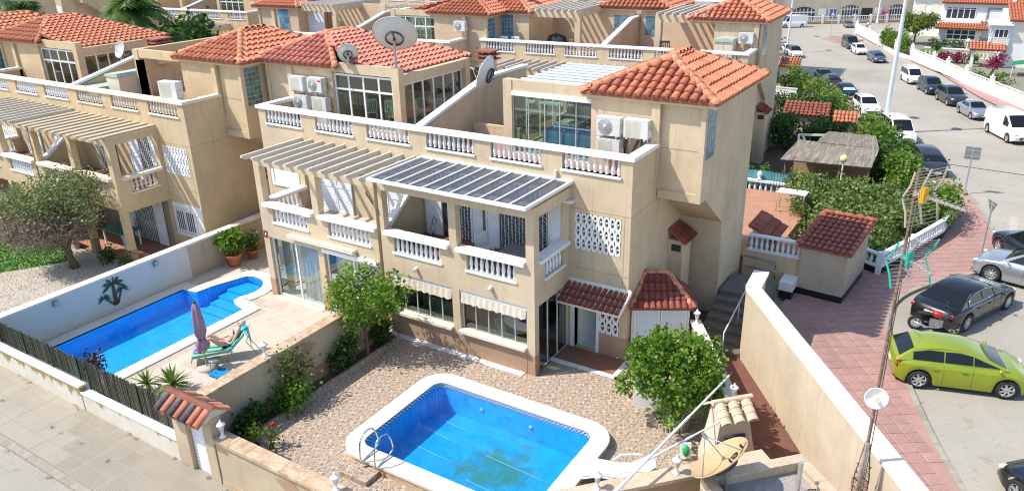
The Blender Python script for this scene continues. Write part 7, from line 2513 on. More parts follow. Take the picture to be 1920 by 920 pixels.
b.add(vs, [(k * 16 + i, k * 16 + (i + 1) % 16, k * 16 + 16 + (i + 1) % 16, k * 16 + 16 + i) for k in range(5) for i in range(16)]); b.build('cover', BLACK, t)
t = plainchair(at(CO, ANG, -2.6, 2.0, 5.6), R(140), WOODB, 'folded wooden chair beside the black covered barbecue', 'garden_chair', None, 1.05)
for k in range(2): plainchair(at(CO, ANG, -6.6 + k * .75, 1.1, 5.6), pi, WHITE, ('white chair behind the rear balustrade, left of its twin', 'white chair behind the rear balustrade, right of its twin')[k], 'garden_chair', 'white chairs on the rear terrace', 1.2)
DO = (-26.6, 16.6, 0)
DR_, _, _ = villa('beige villa with large tiled roof and white framed sunroom behind the huge dish', DO, 1, dict(roof='wide', sun='framed', pergola='slats', entry=0, fine=0, ground='shut', stu=STU), ANG)
DL_, _, _ = villa('beige villa with tall glass block window and white terrace door behind the rosy roof', DO, -1, dict(roof='tower', sun='open', pergola='slats', entry=0, fine=0, ground='shut', stu=STU), ANG)
b = MB(); b.box(.3, 5.4, 4.6, 4.8, 5.6, 8.0); b.build('terrace_back_wall', STU, DL_).scale = (-1, 1, 1)
glassblocks(DL_, -7.2, -6.3, 5.9, 7.8, 1.80, 4, 8, GBLOCK, 'y')
glassblocks(CL_, -7.3, -6.5, 5.9, 7.8, 1.80, 4, 8, GBLOCK, 'y')
shutter(DL_, -5.3, -3.9, 5.62, 7.7, 2.6, 'louvred_shutter')
ac_unit(at(CO, ANG, -7.6, 1.7, 6.0), 'air conditioner low by the glass blocks on the villa behind the dish', ANG, None, None, True, .9)
ac_unit(at(DO, ANG, 7.2, 1.62, 7.0), 'air conditioner high on the bare wall behind the huge dish', ANG, None, None, True, .9)
yucca('bright spiky plant in a pot by the sloping white coping behind the dish', at(CO, ANG, -8.2, .8, 5.7), .75, 45, 61, AGAV, .5, None, 'potted_yucca')
def stack(loc, label):
    t = thing('chimney', label, 'chimney', loc, 0, 'white chimneys on red bases')
    MB().box(-.28, .28, -.28, .28, 0, 1.6).build('flue', WHITE, t)
    b = MB(); b.add([(-.5, -.5, 0), (.5, -.5, 0), (.5, .5, 0), (-.5, .5, 0), (-.28, -.28, .55), (.28, -.28, .55), (.28, .28, .55), (-.28, .28, .55)], [(0, 1, 5, 4), (1, 2, 6, 5), (2, 3, 7, 6), (3, 0, 4, 7)]); b.build('red_base', TILED, t)
stack(at(DO, ANG, -6.4, 3.0, 8.3), 'white chimney on the tiled roof behind the rosy roof ridge')
stack(at(CO, ANG, -6.9, 3.0, 8.4), 'white chimney on the tiled roof above the spiky potted plant')
AO = (BO[0] - 18.6, BO[1] - .3, 0)
AR_, _, _ = villa('tan villa at the far left edge showing mostly its tiled roof', AO, 1, dict(roof='wide', sun='framed', pergola='slats', entry=0, fine=0, ground='shut', stu=STU2, tiles=0))
far = [((-52.5, 24.0, 0), R(3), 'plain tan villa with one white window behind the palms', 'tan villa with white terrace beams behind the palms'),
       ((-78, 15, 0), R(2), 'cream villa between the two groups of palms', 'cream villa above the far left roofs'),
       ((-38, 43, 0), R(3), 'distant beige villa behind the white chimney', 'distant beige villa left of the white chimney'),
       ((-17.5, 45, 0), R(3), 'distant beige villa behind the white slatted pergola', 'distant beige villa behind the huge dish'),
       ((-62, 42, 0), R(3), 'distant beige villa right of the tall palms', 'distant beige villa behind the tall palms'),
       ((-98, 34, 0), R(3), 'distant villa at the upper left corner', 'hazy villa behind the left palms'),
       ((-80, 62, 0), R(3), 'farthest row villa beyond the palms', 'farthest row villa at the upper left'),
       ((-45, 68, 0), R(3), 'farthest row villa above the tiled roofs', 'farthest row villa behind the chimneys')]
for k, (o, rz, l1, l2) in enumerate(far):
    a_, _, _ = villa(l1, o, 1, dict(roof='tower' if k % 2 else 'wide', sun='framed' if k % 2 == 0 else 'open', entry=0, fine=0, ground='shut', stu=(STU2, STU, STU, STU3)[k % 4], pergola='slats', gb=GBLOCKG), rz)
    c_, _, _ = villa(l2, o, -1, dict(roof='wide' if k % 2 else 'tower', sun='framed' if k % 2 else 'open', entry=0, fine=0, ground='shut', stu=(STU2, STU, STU, STU3)[k % 4], pergola='slats'), rz)
    framed(a_, 3.2, 4.5, 3.2, 4.6, 7.4, [], [], 'window', WHITE, WHITE, .08)
b = MB(); fr_ = framed(bpy.data.objects[[o for o in bpy.data.objects.keys() if bpy.data.objects[o].get('label') == far[0][2]][0]], 2.2, 3.4, 3.9, 5.1, 7.745, [], [], 'window', WHITE, WHITE, .1, 'x')

MB().box(CX + .25, CX + 2.2, 2.9, 3.05, 5.602, 6.15).build('stairwell_wall', STU, VR, (-CX, 0, 0))
# ---------------------------------------------------------------- palms behind the left villas
def palm(loc, h, r, n, seed, label):
    rg = random.Random(seed)
    t = thing('palm_tree', label, 'palm tree', loc, 0, 'palms behind the left villas')
    b = MB(); b.tube([(0, 0, 0), (.1, .05, h * .5), (0, 0, h)], [.3, .24, .2], 9); b.build('trunk', TRUNK, t)
    b = MB(); rn = []
    for i in range(n):
        az = rg.uniform(0, 2 * pi); el = rg.uniform(-.9, 1.3)
        l = r * rg.uniform(.75, 1.1)
        pts = []
        for k in range(9):
            s = k / 8
            a = el - 1.5 * s * s
            d = Vector((math.cos(az) * math.cos(el), math.sin(az) * math.cos(el), math.sin(el)))
            pts.append(Vector((0, 0, h)) + d * l * s + Vector((0, 0, -.75 * l * s * s)))
        tone = rg.uniform(.1, .8) if el > -.2 else rg.uniform(0, .35)
        for k in range(1, 9):
            p = pts[k]; q = pts[k - 1]
            d = (p - q).normalized()
            sd = d.cross(Vector((0, 0, 1))).normalized()
            ll = r * .34 * math.sin(pi * min(1, .15 + k / 9.5)) + .06
            for sg in (-1, 1):
                for j in range(3):
                    o = q.lerp(p, j / 3)
                    tip = o + sd * sg * ll + d * ll * .6 + Vector((0, 0, -.35 * ll - rg.uniform(0, .12)))
                    w_ = d * .07
                    b.add([o - w_, o + w_, tip], [(0, 1, 2)])
                    rn.append(min(1, max(0, tone + rg.uniform(-.15, .15))))
    b.rnd = rn
    b.build('fronds', PALML, t, kind='stuff')
for a in (((-44.4, 14.2, 0), 7.6, 3.5, 60, 1, 'tallest palm with drooping fronds behind the far left sunroom'), ((-38.8, 12.4, 0), 6.3, 2.7, 44, 2, 'palm right of the tallest one, above the red chimney cowl'), ((-34.9, 10.6, 0), 5.6, 2.0, 30, 5, 'lowest palm of the group, nearest the tan villa tower roof'),
          ((-55.0, 12.0, 0), 7.4, 3.0, 46, 3, 'palm at the upper left corner of the photograph'), ((-52.0, 10.6, 0), 6.4, 2.2, 30, 4, 'palm just right of the corner one')):
    palm(*a)
bush('tree', 'dark dense tree between the palm trunks', (-42, 16.5, 0), [(0, 0, 5.8, 2.6, 1.6, 1.8)], 1500, .35, LEAFD, 81, None, .35, 'tree')
bush('tree', 'dark dense tree below the corner palms', (-59.5, 14, 0), [(0, 0, 5.2, 3.2, 1.6, 1.6)], 1300, .35, LEAFD, 82, None, .35, 'tree')

# ---------------------------------------------------------------- terrace and garden behind the shed
tr = MB().prism([(-3, 7.62), (3.35, 7.62), (3.35, 9.4), (2.3, 10.4), (2.3, 15.6), (-3, 15.6)], 'z', .0, 1.0).build('rear_terrace', mat('orange_terrace', (.44, .225, .135), .75, .12, 2.5, .15, 50, alt=(.50, .29, .19), altp=(.5, .75)), kind='structure')
gp_ = thing('garden_table', 'white topped folding table on the orange terrace', 'table', (1.7, 13.4, 1.0))
MB().box(-.6, .6, -.3, .3, .85, .9).build('tabletop', WHITEST, gp_)
b = MB()
for x in (-.55, .55):
    b.tube([(x, -.3, 0), (x, -.3, .86)], .018, 5); b.tube([(x, .3, 0), (x, .3, .86)], .018, 5)
b.build('leg_frame', WOODG, gp_)
b = MB()
for k in range(12): b.box(-.55 + k * .1, -.545 + k * .1, -.3, -.295, .1, .85)
for k in range(8): b.box(-.55, .55, -.3, -.295, .1 + k * .1, .105 + k * .1)
b.build('mesh_screen', WOODG, gp_)
gr = thing('iron_gate', 'small dark iron gate at the back of the orange terrace', 'gate', (.2, 15.7, 1.0))
for k in range(9): MB().box(k * .13, k * .13 + .02, 0, .02, .02, .95).build('bar', DARKM, gr)
for z in (.08, .9): MB().box(0, 1.06, -.005, .025, z, z + .03).build('rail', DARKM, gr)
wb = thing('white_balustrade', 'white balustrade with teal windbreak cloth across the garden behind the climbing shrubs', 'balustrade', (0, 0, 0))
MB().box(-2.2, 5.6, 16.75, 16.95, 0, .45).build('base_wall', STU3, wb)
balusters(wb, (-2.2, 16.85), (5.6, 16.85), .5, .5, WHITE, True, name='baluster_run', sill=(.12, .06, 0), railbox=(.12, .09, 0), pitch=.26)
b = MB()
vs = []
for k in range(40): vs += [(-2.2 + k * .205, 17.05 + .03 * math.sin(k * 1.3), .75), (-2.2 + k * .205, 17.05 + .03 * math.sin(k * 1.3), 1.5 + .03 * math.sin(k * .9))]
b.add(vs, [(2 * k, 2 * k + 2, 2 * k + 3, 2 * k + 1) for k in range(39)]); b.build('windbreak_cloth', mat('teal_cloth', (.09, .30, .33), .8, .12, 3), wb)
for x, y in ((-.6, 16.85), (1.5, 16.85)):
    t = thing('urn_finial', 'white finial on the rear balustrade post', 'finial', (x, y, 1.1), 0, 'white finials on the rear balustrade')
    t['label'] = 'white stone finial at the left end of the rear balustrade' if x < 0 else 'white stone finial rising among the climbing shrubs'
    b = MB(); b.lathe([(.12, 0), (.12, .06), (.05, .1), (.13, .25), (.11, .36), (.03, .42), (.001, .46)], 10); b.build('finial', WHITE, t)
# planter with black tiled foot and balusters round the corner bed
PLT = [(4.9, 10.9), (5.75, 10.45), (6.6, 12.9), (7.45, 15.6), (7.75, 18.6), (6.6, 21.0)]
pl = thing('planter_wall', 'low white balustrade on a black tiled foot round the corner shrubs', 'balustrade', (0, 0, 0))
b = MB()
for i in range(len(PLT) - 1):
    a = Vector(PLT[i]); c = Vector(PLT[i + 1]); n = max(1, round((c - a).length / .3))
    for k in range(n):
        p = a.lerp(c, k / n); q = a.lerp(c, (k + 1) / n); e = (q - p).normalized() * .008
        MB().bar((*(p + e), .25), (*(q - e), .25), .16, .26).build('foot_tile', MATS['black_tile'], pl)
    balusters(pl, a, c, .46, .42, WHITE, i < 3, name='baluster_run', sill=(.1, .07, .05), railbox=(.09, .07, .03), pitch=.22)
for p in PLT[1:3]:
    MB().box(p[0] - .1, p[0] + .1, p[1] - .1, p[1] + .1, .1, 1.02).build('post', WHITE, pl)
sheet('garden_bed', [(4.9, 10.9), (5.75, 10.45), (6.6, 12.9), (7.45, 15.6), (7.75, 18.6), (6.6, 21.0), (5.0, 24), (3.0, 28), (.4, 33.4), (-3.6, 42), (-8, 42), (-2.5, 17.2), (3.4, 16.5), (3.4, 9.5)], .128, SOIL)
CB = 'climbing shrubs round the corner garden'
bush('shrub', 'sprawling bramble-like shrub with bare stems behind the shed roof', (4.6, 13.2, .1), [(0, 0, .9, 1.3, 1.2, .6), (-1, .8, 1.3, 1.0, .8, .5), (.9, -.6, .6, .8, .9, .5)], 3000, .13, LEAFM, 91, CB, .2, stems=26)
bush('shrub', 'leafy climber with bare stems filling the bed behind the shed', (3.4, 12.6, .1), [(0, 0, 1.0, 1.0, 1.3, .6), (-.3, 2.0, 1.1, .9, 1.2, .6), (.8, 1.0, 1.1, .9, 1.2, .6), (-.1, -1.6, .8, .7, .8, .5)], 3600, .13, LEAFM, 191, CB, .2, stems=22)
bush('shrub', 'leafy climber over the white balustrade left of the antenna', (2.0, 15.8, .9), [(0, 0, .6, 1.1, .5, .55), (1.6, .4, .5, .9, .5, .5), (-.8, .1, .7, .5, .4, .5)], 2300, .13, LEAFM, 92, CB, .18, stems=14)
bush('shrub', 'dense green shrub spilling over the planter at the pavement curve', (7.0, 17.0, .1), [(0, .2, 1.0, 1.0, 2.0, .75), (.3, 1.6, .9, .8, 1.1, .6), (-.4, -1.4, .9, .8, 1.2, .6)], 3600, .13, LEAFH, 93, CB, .18, stems=10)
bush('shrub', 'mixed green shrub between the shed and the antenna mast', (5.6, 14.6, .1), [(0, 0, 1.1, 1.1, 1.3, .6), (-.9, 1.2, 1.2, .9, .9, .5)], 2600, .13, LEAFM, 94, CB, .2, stems=14)
bush('shrub', 'flowering climber with pale blossoms along the teal cloth', (3.6, 16.6, .3), [(0, 0, .9, 1.3, .5, .5), (1.4, .3, 1.0, .8, .6, .5)], 1700, .12, LEAFM, 95, CB, .2, stems=10)
bush('shrub', 'shaded low shrub behind the planter balusters beside the shed', (5.5, 11.6, .1), [(0, 0, .5, .5, .7, .45), (.3, .8, .6, .4, .6, .4)], 900, .12, LEAFD, 96, CB, .16)
bush('shrub', 'loose green shrub at the inner edge of the orange terrace beside the folding table', (2.2, 13.6, .95), [(0, 0, .45, .5, 1.0, .42), (-.1, 1.2, .5, .6, .7, .42)], 1000, .13, LEAFM, 97, CB, .2, stems=14)
# thatched shelter with globe lamp
ts = thing('thatched_shelter', 'reed-thatched garden shelter with white beams behind the teal cloth', 'shelter', (.0, 19.2, .12))
THA = leafmat('thatch', (.16, .13, .10), (.29, .25, .20), (.42, .37, .30), .05, .9)
rg = random.Random(6)
for nm, poly in (('thatch_roof', [(-.2, -.2, 1.5), (3.9, .5, 1.45), (3.9, 2.3, 1.9), (.1, 2.0, 1.95)]), ('thatch_roof', [(1.0, 2.1, 1.98), (3.9, 2.35, 1.92), (3.4, 4.6, 1.95), (1.1, 4.3, 2.0)])):
    A, B, C, D = (Vector(p) for p in poly)
    b = MB(); rn = []
    n = 130
    for i in range(n):
        for j in range(5):
            s0 = i / n + rg.uniform(-.004, .004); s1 = s0 + 1.25 / n
            u0 = j / 5 - .03; u1 = (j + 1) / 5 + rg.uniform(0, .05)
            f = lambda s, u: A.lerp(B, s).lerp(D.lerp(C, s), u)
            dz = Vector((0, 0, .02 + .02 * rg.random() + .012 * (j % 2)))
            b.add([f(s0, u0) + dz, f(s1, u0) + dz, f(s1, u1) + dz * 1.4, f(s0, u1) + dz * 1.4], [(0, 1, 2, 3)]); rn.append(min(1, max(0, rg.gauss(.5, .25))))
    lo = [p - Vector((0, 0, .06)) for p in (A, B, C, D)]
    b.add([A, B, C, D] + lo, [(3, 2, 1, 0)[::-1], (4, 7, 6, 5), (0, 4, 5, 1), (1, 5, 6, 2), (2, 6, 7, 3), (3, 7, 4, 0)]); rn += [.3] * 6
    b.rnd = rn
    b.build(nm, THA, ts)
for x, y in ((0, .1), (1.3, .25), (2.5, .4), (3.8, .6), (.2, 4.4), (3.4, 4.5)):
    b = MB(); b.cyl((x, y, 0), (x, y, 1.5), .05, .05, 7); b.build('post', WOODB, ts)
for p, q in (((.1, 2.1, 1.85), (-.3, 3.9, 1.8)), ((-.3, 3.9, 1.8), (1.3, 4.3, 1.85)), ((.3, 3.2, 1.4), (0, 3.6, 1.8)), ((-.3, 3.9, 0), (-.3, 3.9, 1.8))):
    b = MB(); b.bar(p, q, .08, .1); b.build('white_beam', WHITEST, ts)
MB().box(.0, 3.7, 2.0, 2.08, 0, 1.4).build('brick_screen', PLINTH, ts)
MB().box(.2, 3.4, .5, 1.9, .0, .02).build('shelter_floor', mat('green_mat', (.10, .17, .06), .9, .3, 4), ts)
gl = thing('globe_lamp', 'pale yellow globe lamp on a white pole before the thatched shelter', 'lamp', (2.72, 19.0, .12))
b = MB(); b.cyl((0, 0, 0), (0, 0, 1.75), .04, .035, 8); b.build('pole', WHITE, gl)
b = MB(); b.sph((0, 0, 1.92), .19, 16); b.build('globe', mat('globe_glass', (.78, .66, .30), .35, .08, 4), gl)
for k, (x, y) in enumerate(((-1.55, 18.2), (-.75, 18.5))):
    bush('cypress_bush', ('trimmed round-topped conifer nearest the beige villa wall', 'trimmed round-topped conifer beside the thatched shelter')[k], (x, y, .1), [(0, 0, .75, .32, .32, .75)], 1100, .07, LEAFH, 101 + k, 'trimmed conifers', .06)
# hedges, garages and trees along the left side of the street
HG = 'hedges along the left side of the street'
def hedge(label, a, c, h, w_, n, seed, m=LEAFH):
    a = Vector(a); c = Vector(c)
    k = max(2, int((c - a).length / .8))
    mid = (a + c) / 2
    bush('hedge', label, (mid.x, mid.y, .1), [(*(a.lerp(c, (i + .5) / k) - mid), h * .5, .62 if abs(c.x - a.x) > abs(c.y - a.y) else w_, .62 if abs(c.y - a.y) > abs(c.x - a.x) else w_, h * .55) for i in range(k)], n, .14, m, seed, HG, .14)
hedge('street hedge from the white crossover up to the dark cars', (1.0, 32.3), (-3.4, 41.5), 1.9, .8, 4200, 111)
hedge('tall dark hedge across the garden behind the garage roof', (-4.2, 33.4), (-.2, 34.2), 2.1, .7, 3000, 112, LEAFD)
hedge('hedge with yellowish top along the upper garden edge', (-4.0, 41.8), (-6.2, 47.0), 1.7, .75, 2200, 113)
hedge('short hedge before the upper little tiled roof', (-7.2, 43.2), (-4.6, 42.6), 1.7, .7, 1500, 114, LEAFD)
hedge('clipped flat hedge piece beside the tall lamp post foot', (1.9, 31.6), (2.9, 31.0), .8, .45, 700, 115)
bush('tree', 'bushy dark green tree beside the thatched shelter', (3.9, 22.5, .1), [(0, 0, 1.0, 1.0, 1.3, .9), (.3, 1.6, 1.2, .9, 1.2, .9)], 2400, .16, LEAFD, 116, None, .18, 'tree')
bush('tree', 'bright bushy tree before the dark grey hatchback', (5.1, 21.4, .1), [(0, 0, 1.2, 1.0, 1.4, .95), (-.3, 2.2, 1.1, .9, 1.2, .8), (.4, -1.2, .9, .8, .9, .7)], 3400, .15, LEAFH, 117, None, .17, 'tree')
bush('tree', 'leafy tree below the white family car', (3.2, 27.0, .1), [(0, 0, 1.1, 1.2, 1.6, .9), (-.8, 2.4, 1.2, 1.0, 1.4, .8)], 3000, .16, LEAFH, 118, None, .18, 'tree')
bush('tree', 'dark tree in the shade behind the villa side', (-1.8, 26.5, .1), [(0, 0, 1.2, 1.2, 1.2, 1.0), (1.6, .6, 1.0, 1.0, 1.0, .8)], 2000, .17, LEAFD, 119, None, .2, 'tree')
bush('tree', 'mixed dark shrubbery below the garage roof', (.2, 28.5, .1), [(0, 0, .9, 1.5, 1.0, .8), (-2.2, -.4, .9, 1.0, 1.0, .8)], 2000, .16, LEAFD, 120, None, .2, 'tree')
def smallroof(loc, rz, sx, sy, h, label, tm, wm=STU3):
    t = thing('garden_shed', label, 'shed', loc, rz, 'small tiled roofs in the street gardens')
    MB().box(0, sx, 0, sy, 0, h).build('wall', wm, t)
    rf = MB().box(-.05, sx + .05, -.05, sy, h, h + .04).build('roof', SILLC, t)
    d = MB(); s = MB(); slope(rf, [(-.12, -.12, h + .04), (sx + .12, -.12, h + .04), (sx + .12, sy, h + .55), (-.12, sy, h + .55)], tm, 60, s, pitch=.24, row=.34, slabmb=d)
    d.build('roof_deck', TILED, rf)
    if s.v: s.build('roof_tile', tm, rf, kind='stuff')
smallroof((-2.7, 30.0, .1), R(8), 2.5, 1.5, 1.25, 'low white-fronted shed with dark tiled roof in the hedge garden', TILED)
smallroof((.2, 30.6, .1), R(8), 1.1, .8, .95, 'little orange tiled roof at the hedge beside the white crossover', TILE)
smallroof((-7.4, 47.6, .1), R(5), 1.4, 1.0, 1.2, 'little orange tiled roof above the hedge near the beige villa corner', TILE)
wallrun('garden_wall', 'white wall of the upper street garden', 'wall', [(-7.0, 41.0), (-4.4, 41.0)], .8, .15, WHITEST, CAPL, .2, .06, 1)
bush('tree', 'dark green tree by the lamp post at the white cars', (-11.6, 61.0, .1), [(0, 0, 1.3, .8, 1.6, 1.1), (.5, -3, 1.0, .7, 1.2, .8)], 1000, .22, LEAFD, 121, None, .2, 'tree')

# ---------------------------------------------------------------- white walls and villas on the right
ww = thing('boundary_wall', 'long white boundary wall with pillars and panels along the right pavement', 'wall', (0, 0, 0))
WP = [(-6.9, 80.6), (-4.8, 75.8), (-3.1, 71.6), (-.9, 66.4), (.9, 63.2), (3.1, 58.9), (4.4, 56.2), (6.0, 52.6), (7.9, 48.9), (10.2, 44.4), (13, 38.5)]
for i in range(len(WP) - 1):
    a = Vector(WP[i]); c = Vector(WP[i + 1])
    hh = 1.1 if i not in (3, 2) else .45
    MB().bar((*a, hh * .4), (*c, hh * .4), .14, hh * .8).build('panel', WHITEST, ww)
    if hh > 1:
        for z in (hh * .86, hh * 1.0): MB().bar((*a, z), (*c, z), .12, .05).build('rail', WHITEST, ww)
        n = 6
        b = MB()
        for k in range(n): p = a.lerp(c, (k + .5) / n); b.box(p.x - .05, p.x + .05, p.y - .05, p.y + .05, hh * .8, hh * .98)
        b.build('baluster_row', WHITEST, ww, kind='stuff')
    MB().box(a.x - .16, a.x + .16, a.y - .16, a.y + .16, 0, 1.35).build('pillar', WHITEST, ww)
    b = MB(); b.lathe([(.2, 1.352), (.2, 1.42), (.06, 1.46), (.1, 1.56), (.001, 1.65)], 8, (a.x, a.y, 0)); b.build('pillar_cap', WHITEST, ww)
sheet('pavement_right', [(-7.0, 80.4), (-3.2, 71.4), (.8, 63), (6, 52.4), (10.2, 44.2), (13, 38.4), (12, 37.5), (7.4, 47.2), (2.2, 61.2), (-5.8, 79.6)][::1], .1, PAVE)
sheet('right_garden', [(-6.9, 80.8), (-3.0, 71.8), (1, 63.3), (6.2, 52.7), (10.4, 44.5), (60, 40), (60, 110), (6, 92)], .06, mat('garden_ground', (.24, .225, .165), 1, .15, 1))
bush('hedge', 'tall clipped dark hedge behind the low white wall', (-1.7, 69.3, 0), [(-.7, 1.3, 1.1, .7, 1.0, 1.1), (0, 0, 1.1, .7, 1.0, 1.1), (.9, -1.9, 1.05, .7, 1.0, 1.05), (1.5, -3.2, 1.0, .7, .9, 1.0)], 5200, .13, LEAFH, 131, None, .14, 'hedge')
tree('broadleaf_tree', 'round bright broadleaf tree in front of the white villa', (-.05, 74.0, 0), [(0, 0, 2.2, 1.7, 1.5, 1.0), (1.0, .2, 2.5, 1.2, 1.0, .9), (-.6, 0, 2.6, .9, .9, .7)], 2300, .22, LEAFY, .1, None, .2, .4, 132)
hedge('long clipped hedge before the lower windows of the white villa', (1.4, 72.6), (7.5, 73.2), .9, .5, 1500, 133, LEAFD)
bush('shrub', 'round clipped bush on a stem by the white garden balustrade', (2.6, 66.2, 0), [(0, 0, .95, .42, .42, .38)], 420, .12, LEAFD, 134)
bush('shrub', 'magenta flowering bushes in the white walled garden', (4.2, 63.0, 0), [(-.5, 0, .5, .6, .6, .45), (.7, -.1, .55, .6, .6, .45)], 900, .15, PETAL, 135, None, .15)
bush('shrub', 'orange and green flowering bush beside the magenta ones', (5.9, 63.2, 0), [(0, 0, .6, .5, .5, .45)], 450, .14, LEAFY, 136, None, .15)
bush('shrub', 'magenta bougainvillea at the corner of the nearer white villa', (7.7, 57.6, 0), [(0, 0, 1.1, .6, .6, .5), (.4, .2, 1.6, .45, .4, .45)], 700, .14, PETAL, 137, None, .18)
bush('shrub', 'green shrubs behind the nearest white wall panel', (7.2, 53.8, 0), [(0, 0, .5, 1.1, .8, .45), (1.4, 0, .5, .8, .6, .4)], 1000, .14, LEAFH, 138, None, .14)
gbl = thing('garden_balustrade', 'white balustrade across the lawn of the white villa garden', 'balustrade', (0, 0, 0))
balusters(gbl, (1.6, 66.8), (7.2, 66.6), .1, .65, WHITE, True, name='baluster_run', sill=(.1, .1, 0), railbox=(.1, .1, 0), pitch=.36)
sheet('garden_lawn', [(1, 67), (3.4, 67), (3.4, 71), (1, 71)], .07, mat('lawn_green', (.09, .19, .02), 1, .2, 3))
gl2 = thing('globe_lamp', 'white globe lamp above the long clipped hedge', 'lamp', (5.0, 71.5, 0))
b = MB(); b.cyl((0, 0, 0), (0, 0, .9), .04, .04, 6); b.build('pole', WHITE, gl2)
b = MB(); b.sph((0, 0, 1.02), .2, 12); b.build('globe', WHITE, gl2)
def pent(H, poly, m, n=60):
    d = MB(); s = MB(); rf = MB().box(min(p[0] for p in poly) + .1, max(p[0] for p in poly) - .1, min(p[1] for p in poly) + .1, max(p[1] for p in poly) - .05, min(p[2] for p in poly) - .06, min(p[2] for p in poly) - .01).build('roof', WHITEST, H)
    slope(rf, poly, m, 0, s, pitch=.2, row=.3, slabmb=d); d.build('roof_deck', TILED, rf)
    if s.v: s.build('roof_tile', m, rf, kind='stuff')
wv = thing('white_villa', 'white two-storey villa with tiled band between its long window rows', 'house', (1.9, 77.4, 0), R(1), None, 1.24)
MB().box(0, 5.2, 0, 7, 0, 3.3).build('wall', WHITEST, wv)
MB().box(5.21, 9.5, .4, 7, 0, 3.3).build('wall', WHITEST, wv)
framed(wv, .25, 2.5, 1.95, 2.95, -.01, [.2, .4, .6, .8], [.82], 'window', WMETAL, WINDARK, .06)
framed(wv, .6, 2.8, .35, 1.2, -.9, [.25, .5, .75], [.5], 'window', WMETAL, WINDARK, .06)
MB().box(.0, 3.2, -.88, -.0, 0, 1.3).build('bay', WHITEST, wv)
MB().box(.0, 3.0, -.4, -.001, 1.62, 1.95).build('balcony', WHITEST, wv)
pent(wv, [(-.3, -1.3, 1.3), (3.6, -1.3, 1.3), (3.4, -.0, 1.75), (-.1, -.0, 1.75)], TILE)
pent(wv, [(-.2, -.3, 3.3), (5.0, -.3, 3.3), (5.0, 3.5, 4.6), (-.2, 3.5, 4.6)], TILE)
pent(wv, [(5.3, .2, 3.3), (9.6, .2, 3.3), (9.6, 3.5, 4.5), (5.3, 3.5, 4.5)], TILE)
b = MB(); b.box(3.3, 4.75, -.03, 0, 1.7, 2.95); fd = b.build('grey_surround', GREYM, wv)
MB().box(3.5, 4.55, -.045, -.031, 1.8, 2.78).build('blind', WHITE, wv)
MB().box(-2.6, -.01, 3.0, 7, 0, 3.5).build('wall', WHITEST, wv)
for x in (-2.2, -1.1): MB().box(x, x + .6, 2.96, 3.0, 1.9, 3.0).build('shutter', CAPL, wv)
pent(wv, [(-2.8, 2.7, 3.5), (-.05, 2.7, 3.5), (-.05, 5.5, 4.5), (-2.8, 5.5, 4.5)], TILE)
b = MB(); b.bar((5.1, -.5, 3.2), (5.1, 3.4, 4.7), .25, .3); b.build('gable_rib', WHITEST, wv)
w2 = thing('white_villa', 'nearer white villa with bay balcony and orange porch roof at the right edge', 'house', (7.3, 62.3, 0), R(6), None, 1.22)
MB().box(.9, 9, 0, 8, 0, 3.4).build('wall', WHITEST, w2)
MB().box(-.2, .9, -.2, 2.2, 1.55, 3.0).build('bay', WHITEST, w2)
framed(w2, -.1, .8, 2.1, 2.75, -.2, [.33, .66], [], 'window', WMETAL, WINDARK, .06)
framed(w2, -.15, 2.1, 2.1, 2.75, -.21, [.5], [], 'window', WMETAL, WINDARK, .06, 'x')
b = MB()
for k in range(4): b.box(-.24, .92, -.24, -.2, 1.6 + k * .12, 1.67 + k * .12)
b.build('ribbed_band', WHITEST, w2, kind='stuff')
MB().box(-.5, 1.0, -.5, 2.4, 3.002, 3.08).build('flat_roof', WHITEST, w2)
pent(w2, [(.7, -.3, 3.35), (9, -.3, 3.35), (9, 3.5, 4.3), (.7, 3.5, 4.3)], TILE)
pent(w2, [(-1.5, -1.0, 1.35), (.8, -1.0, 1.35), (.8, .2, 1.8), (-1.5, .2, 1.8)], TILE)
MB().box(-1.3, -1.1, -.8, -.6, 0, 1.3).build('porch_post', WHITEST, w2)
b = MB(); b.cyl((-.35, -.35, 1.5), (-.35, -.35, 3.0), .04, .04, 6); b.build('post', WHITE, w2)
MB().box(1.5, 2.4, -.02, 0, 1.9, 2.8).build('panel', SILLC, w2)
aw = thing('awning', 'green sloping awning beside the magenta bougainvillea', 'awning', (9.0, 57.5, 0))
b = MB(); b.prism([(0, 1.0), (2.4, 1.5), (2.4, 1.53), (0, 1.04)], 'y', 0, 2); b.build('cloth', mat('green_cloth', (.01, .20, .07), .8, .1, 5), aw)
for x in (.1, 2.3):
    b = MB(); b.cyl((x, .1, 0), (x, .1, 1.1), .03, .03, 6); b.build('post', WMETAL, aw)
bl_ = thing('garden_building', 'beige low building with orange base at the right edge behind the white wall', 'building', (10.3, 50.5, 0), R(-20))
MB().box(0, 6, 0, 5, 0, 1.6).build('wall', STU3, bl_); MB().box(-.03, 6, -.03, 0, 0, .35).build('orange_base', TILE, bl_)

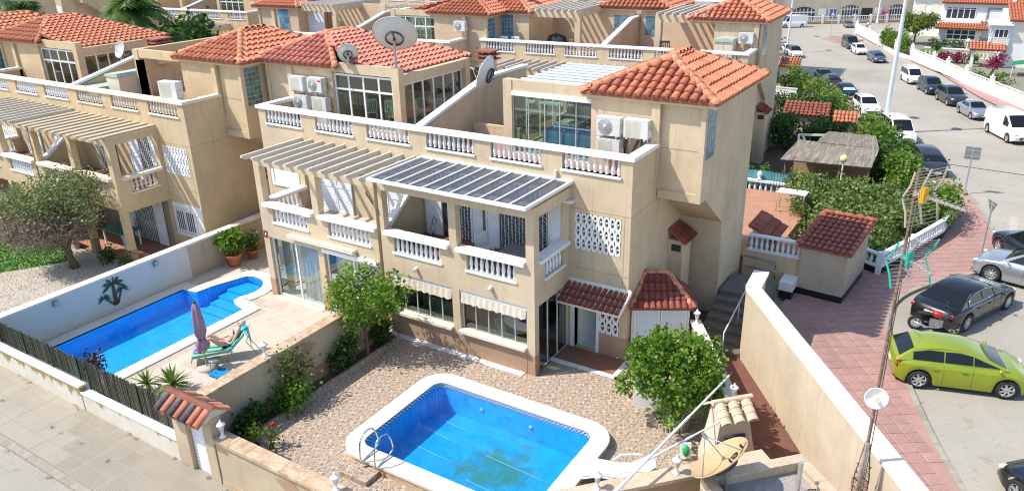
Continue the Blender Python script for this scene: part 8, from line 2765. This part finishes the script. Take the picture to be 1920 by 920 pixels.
# row of arched houses closing the street
rw = thing('terraced_house', 'beige terraced houses with arched glazed porches closing the street', 'house', (-17.5, 87.2, 0), math.atan2(7.4, 12))
MB().box(0, 26, 0, 8, 0, 6.5).build('wall', STU3, rw)
def arch(x, w_, z, h):
    b = MB(); n = 14
    pts = [(x, z), (x + w_, z)] + [(x + w_ / 2 + w_ / 2 * math.cos(pi * k / n), z + h - w_ * .22 + w_ * .22 * math.sin(pi * k / n)) for k in range(n + 1)]
    b.prism(pts, 'y', -.05, -.003); g = b.build('arched_window', WINDARK, rw)
    for k in range(7):
        xx = x + w_ * k / 6
        MB().box(xx - .03, xx + .03, -.09, -.051, z, z + h - w_ * .22 + (0 if k in (0, 6) else w_ * .15)).build('mullion', WMETAL, g)
    MB().box(x, x + w_, -.092, -.052, z + h - w_ * .24, z + h - w_ * .2).build('transom', WMETAL, g)
arch(1.6, 3.0, .45, 1.55); arch(8.0, 2.2, .45, 1.65); arch(14.2, 2.0, .45, 1.6)
for x, w_, z0, z1 in ((5.1, .9, .9, 1.7), (12.3, .9, .9, 1.7)): MB().box(x, x + w_, -.04, 0, z0, z1).build('roller_blind', WHITE, rw)
framed(rw, 6.4, 7.4, .4, 1.7, -.02, [.5], [.7], 'door', WMETAL, WINDARK, .06)
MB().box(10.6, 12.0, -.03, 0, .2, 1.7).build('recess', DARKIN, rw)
fn = thing('white_railing', 'white balustered fence on a tan base before the arched houses', 'fence', (-17.0, 85.7, 0), math.atan2(7.4, 12))
MB().box(3.4, 20, -.1, .1, 0, .35).build('base_wall', PLINTH, fn); MB().box(3.4, 20, -.13, -.1, .0, .06).build('black_foot', DARKM, fn)
balusters(fn, (3.4, 0), (20, 0), .4, .5, WHITE, False, name='railing', sill=(.09, .06, 0), railbox=(.09, .06, 0), pitch=.26)
for k in range(9): MB().box(3.3 + k * 2.05, 3.55 + k * 2.05, -.13, .13, 0, 1.1).build('pillar', WHITEST if k not in (0,) else PLINTH, fn)
bush('shrub', 'red flowering shrub before the arched houses', (-5.6, 93.5, 0), [(0, 0, 1.0, .5, .5, .8)], 260, .2, PETAL, 141, None, .2)
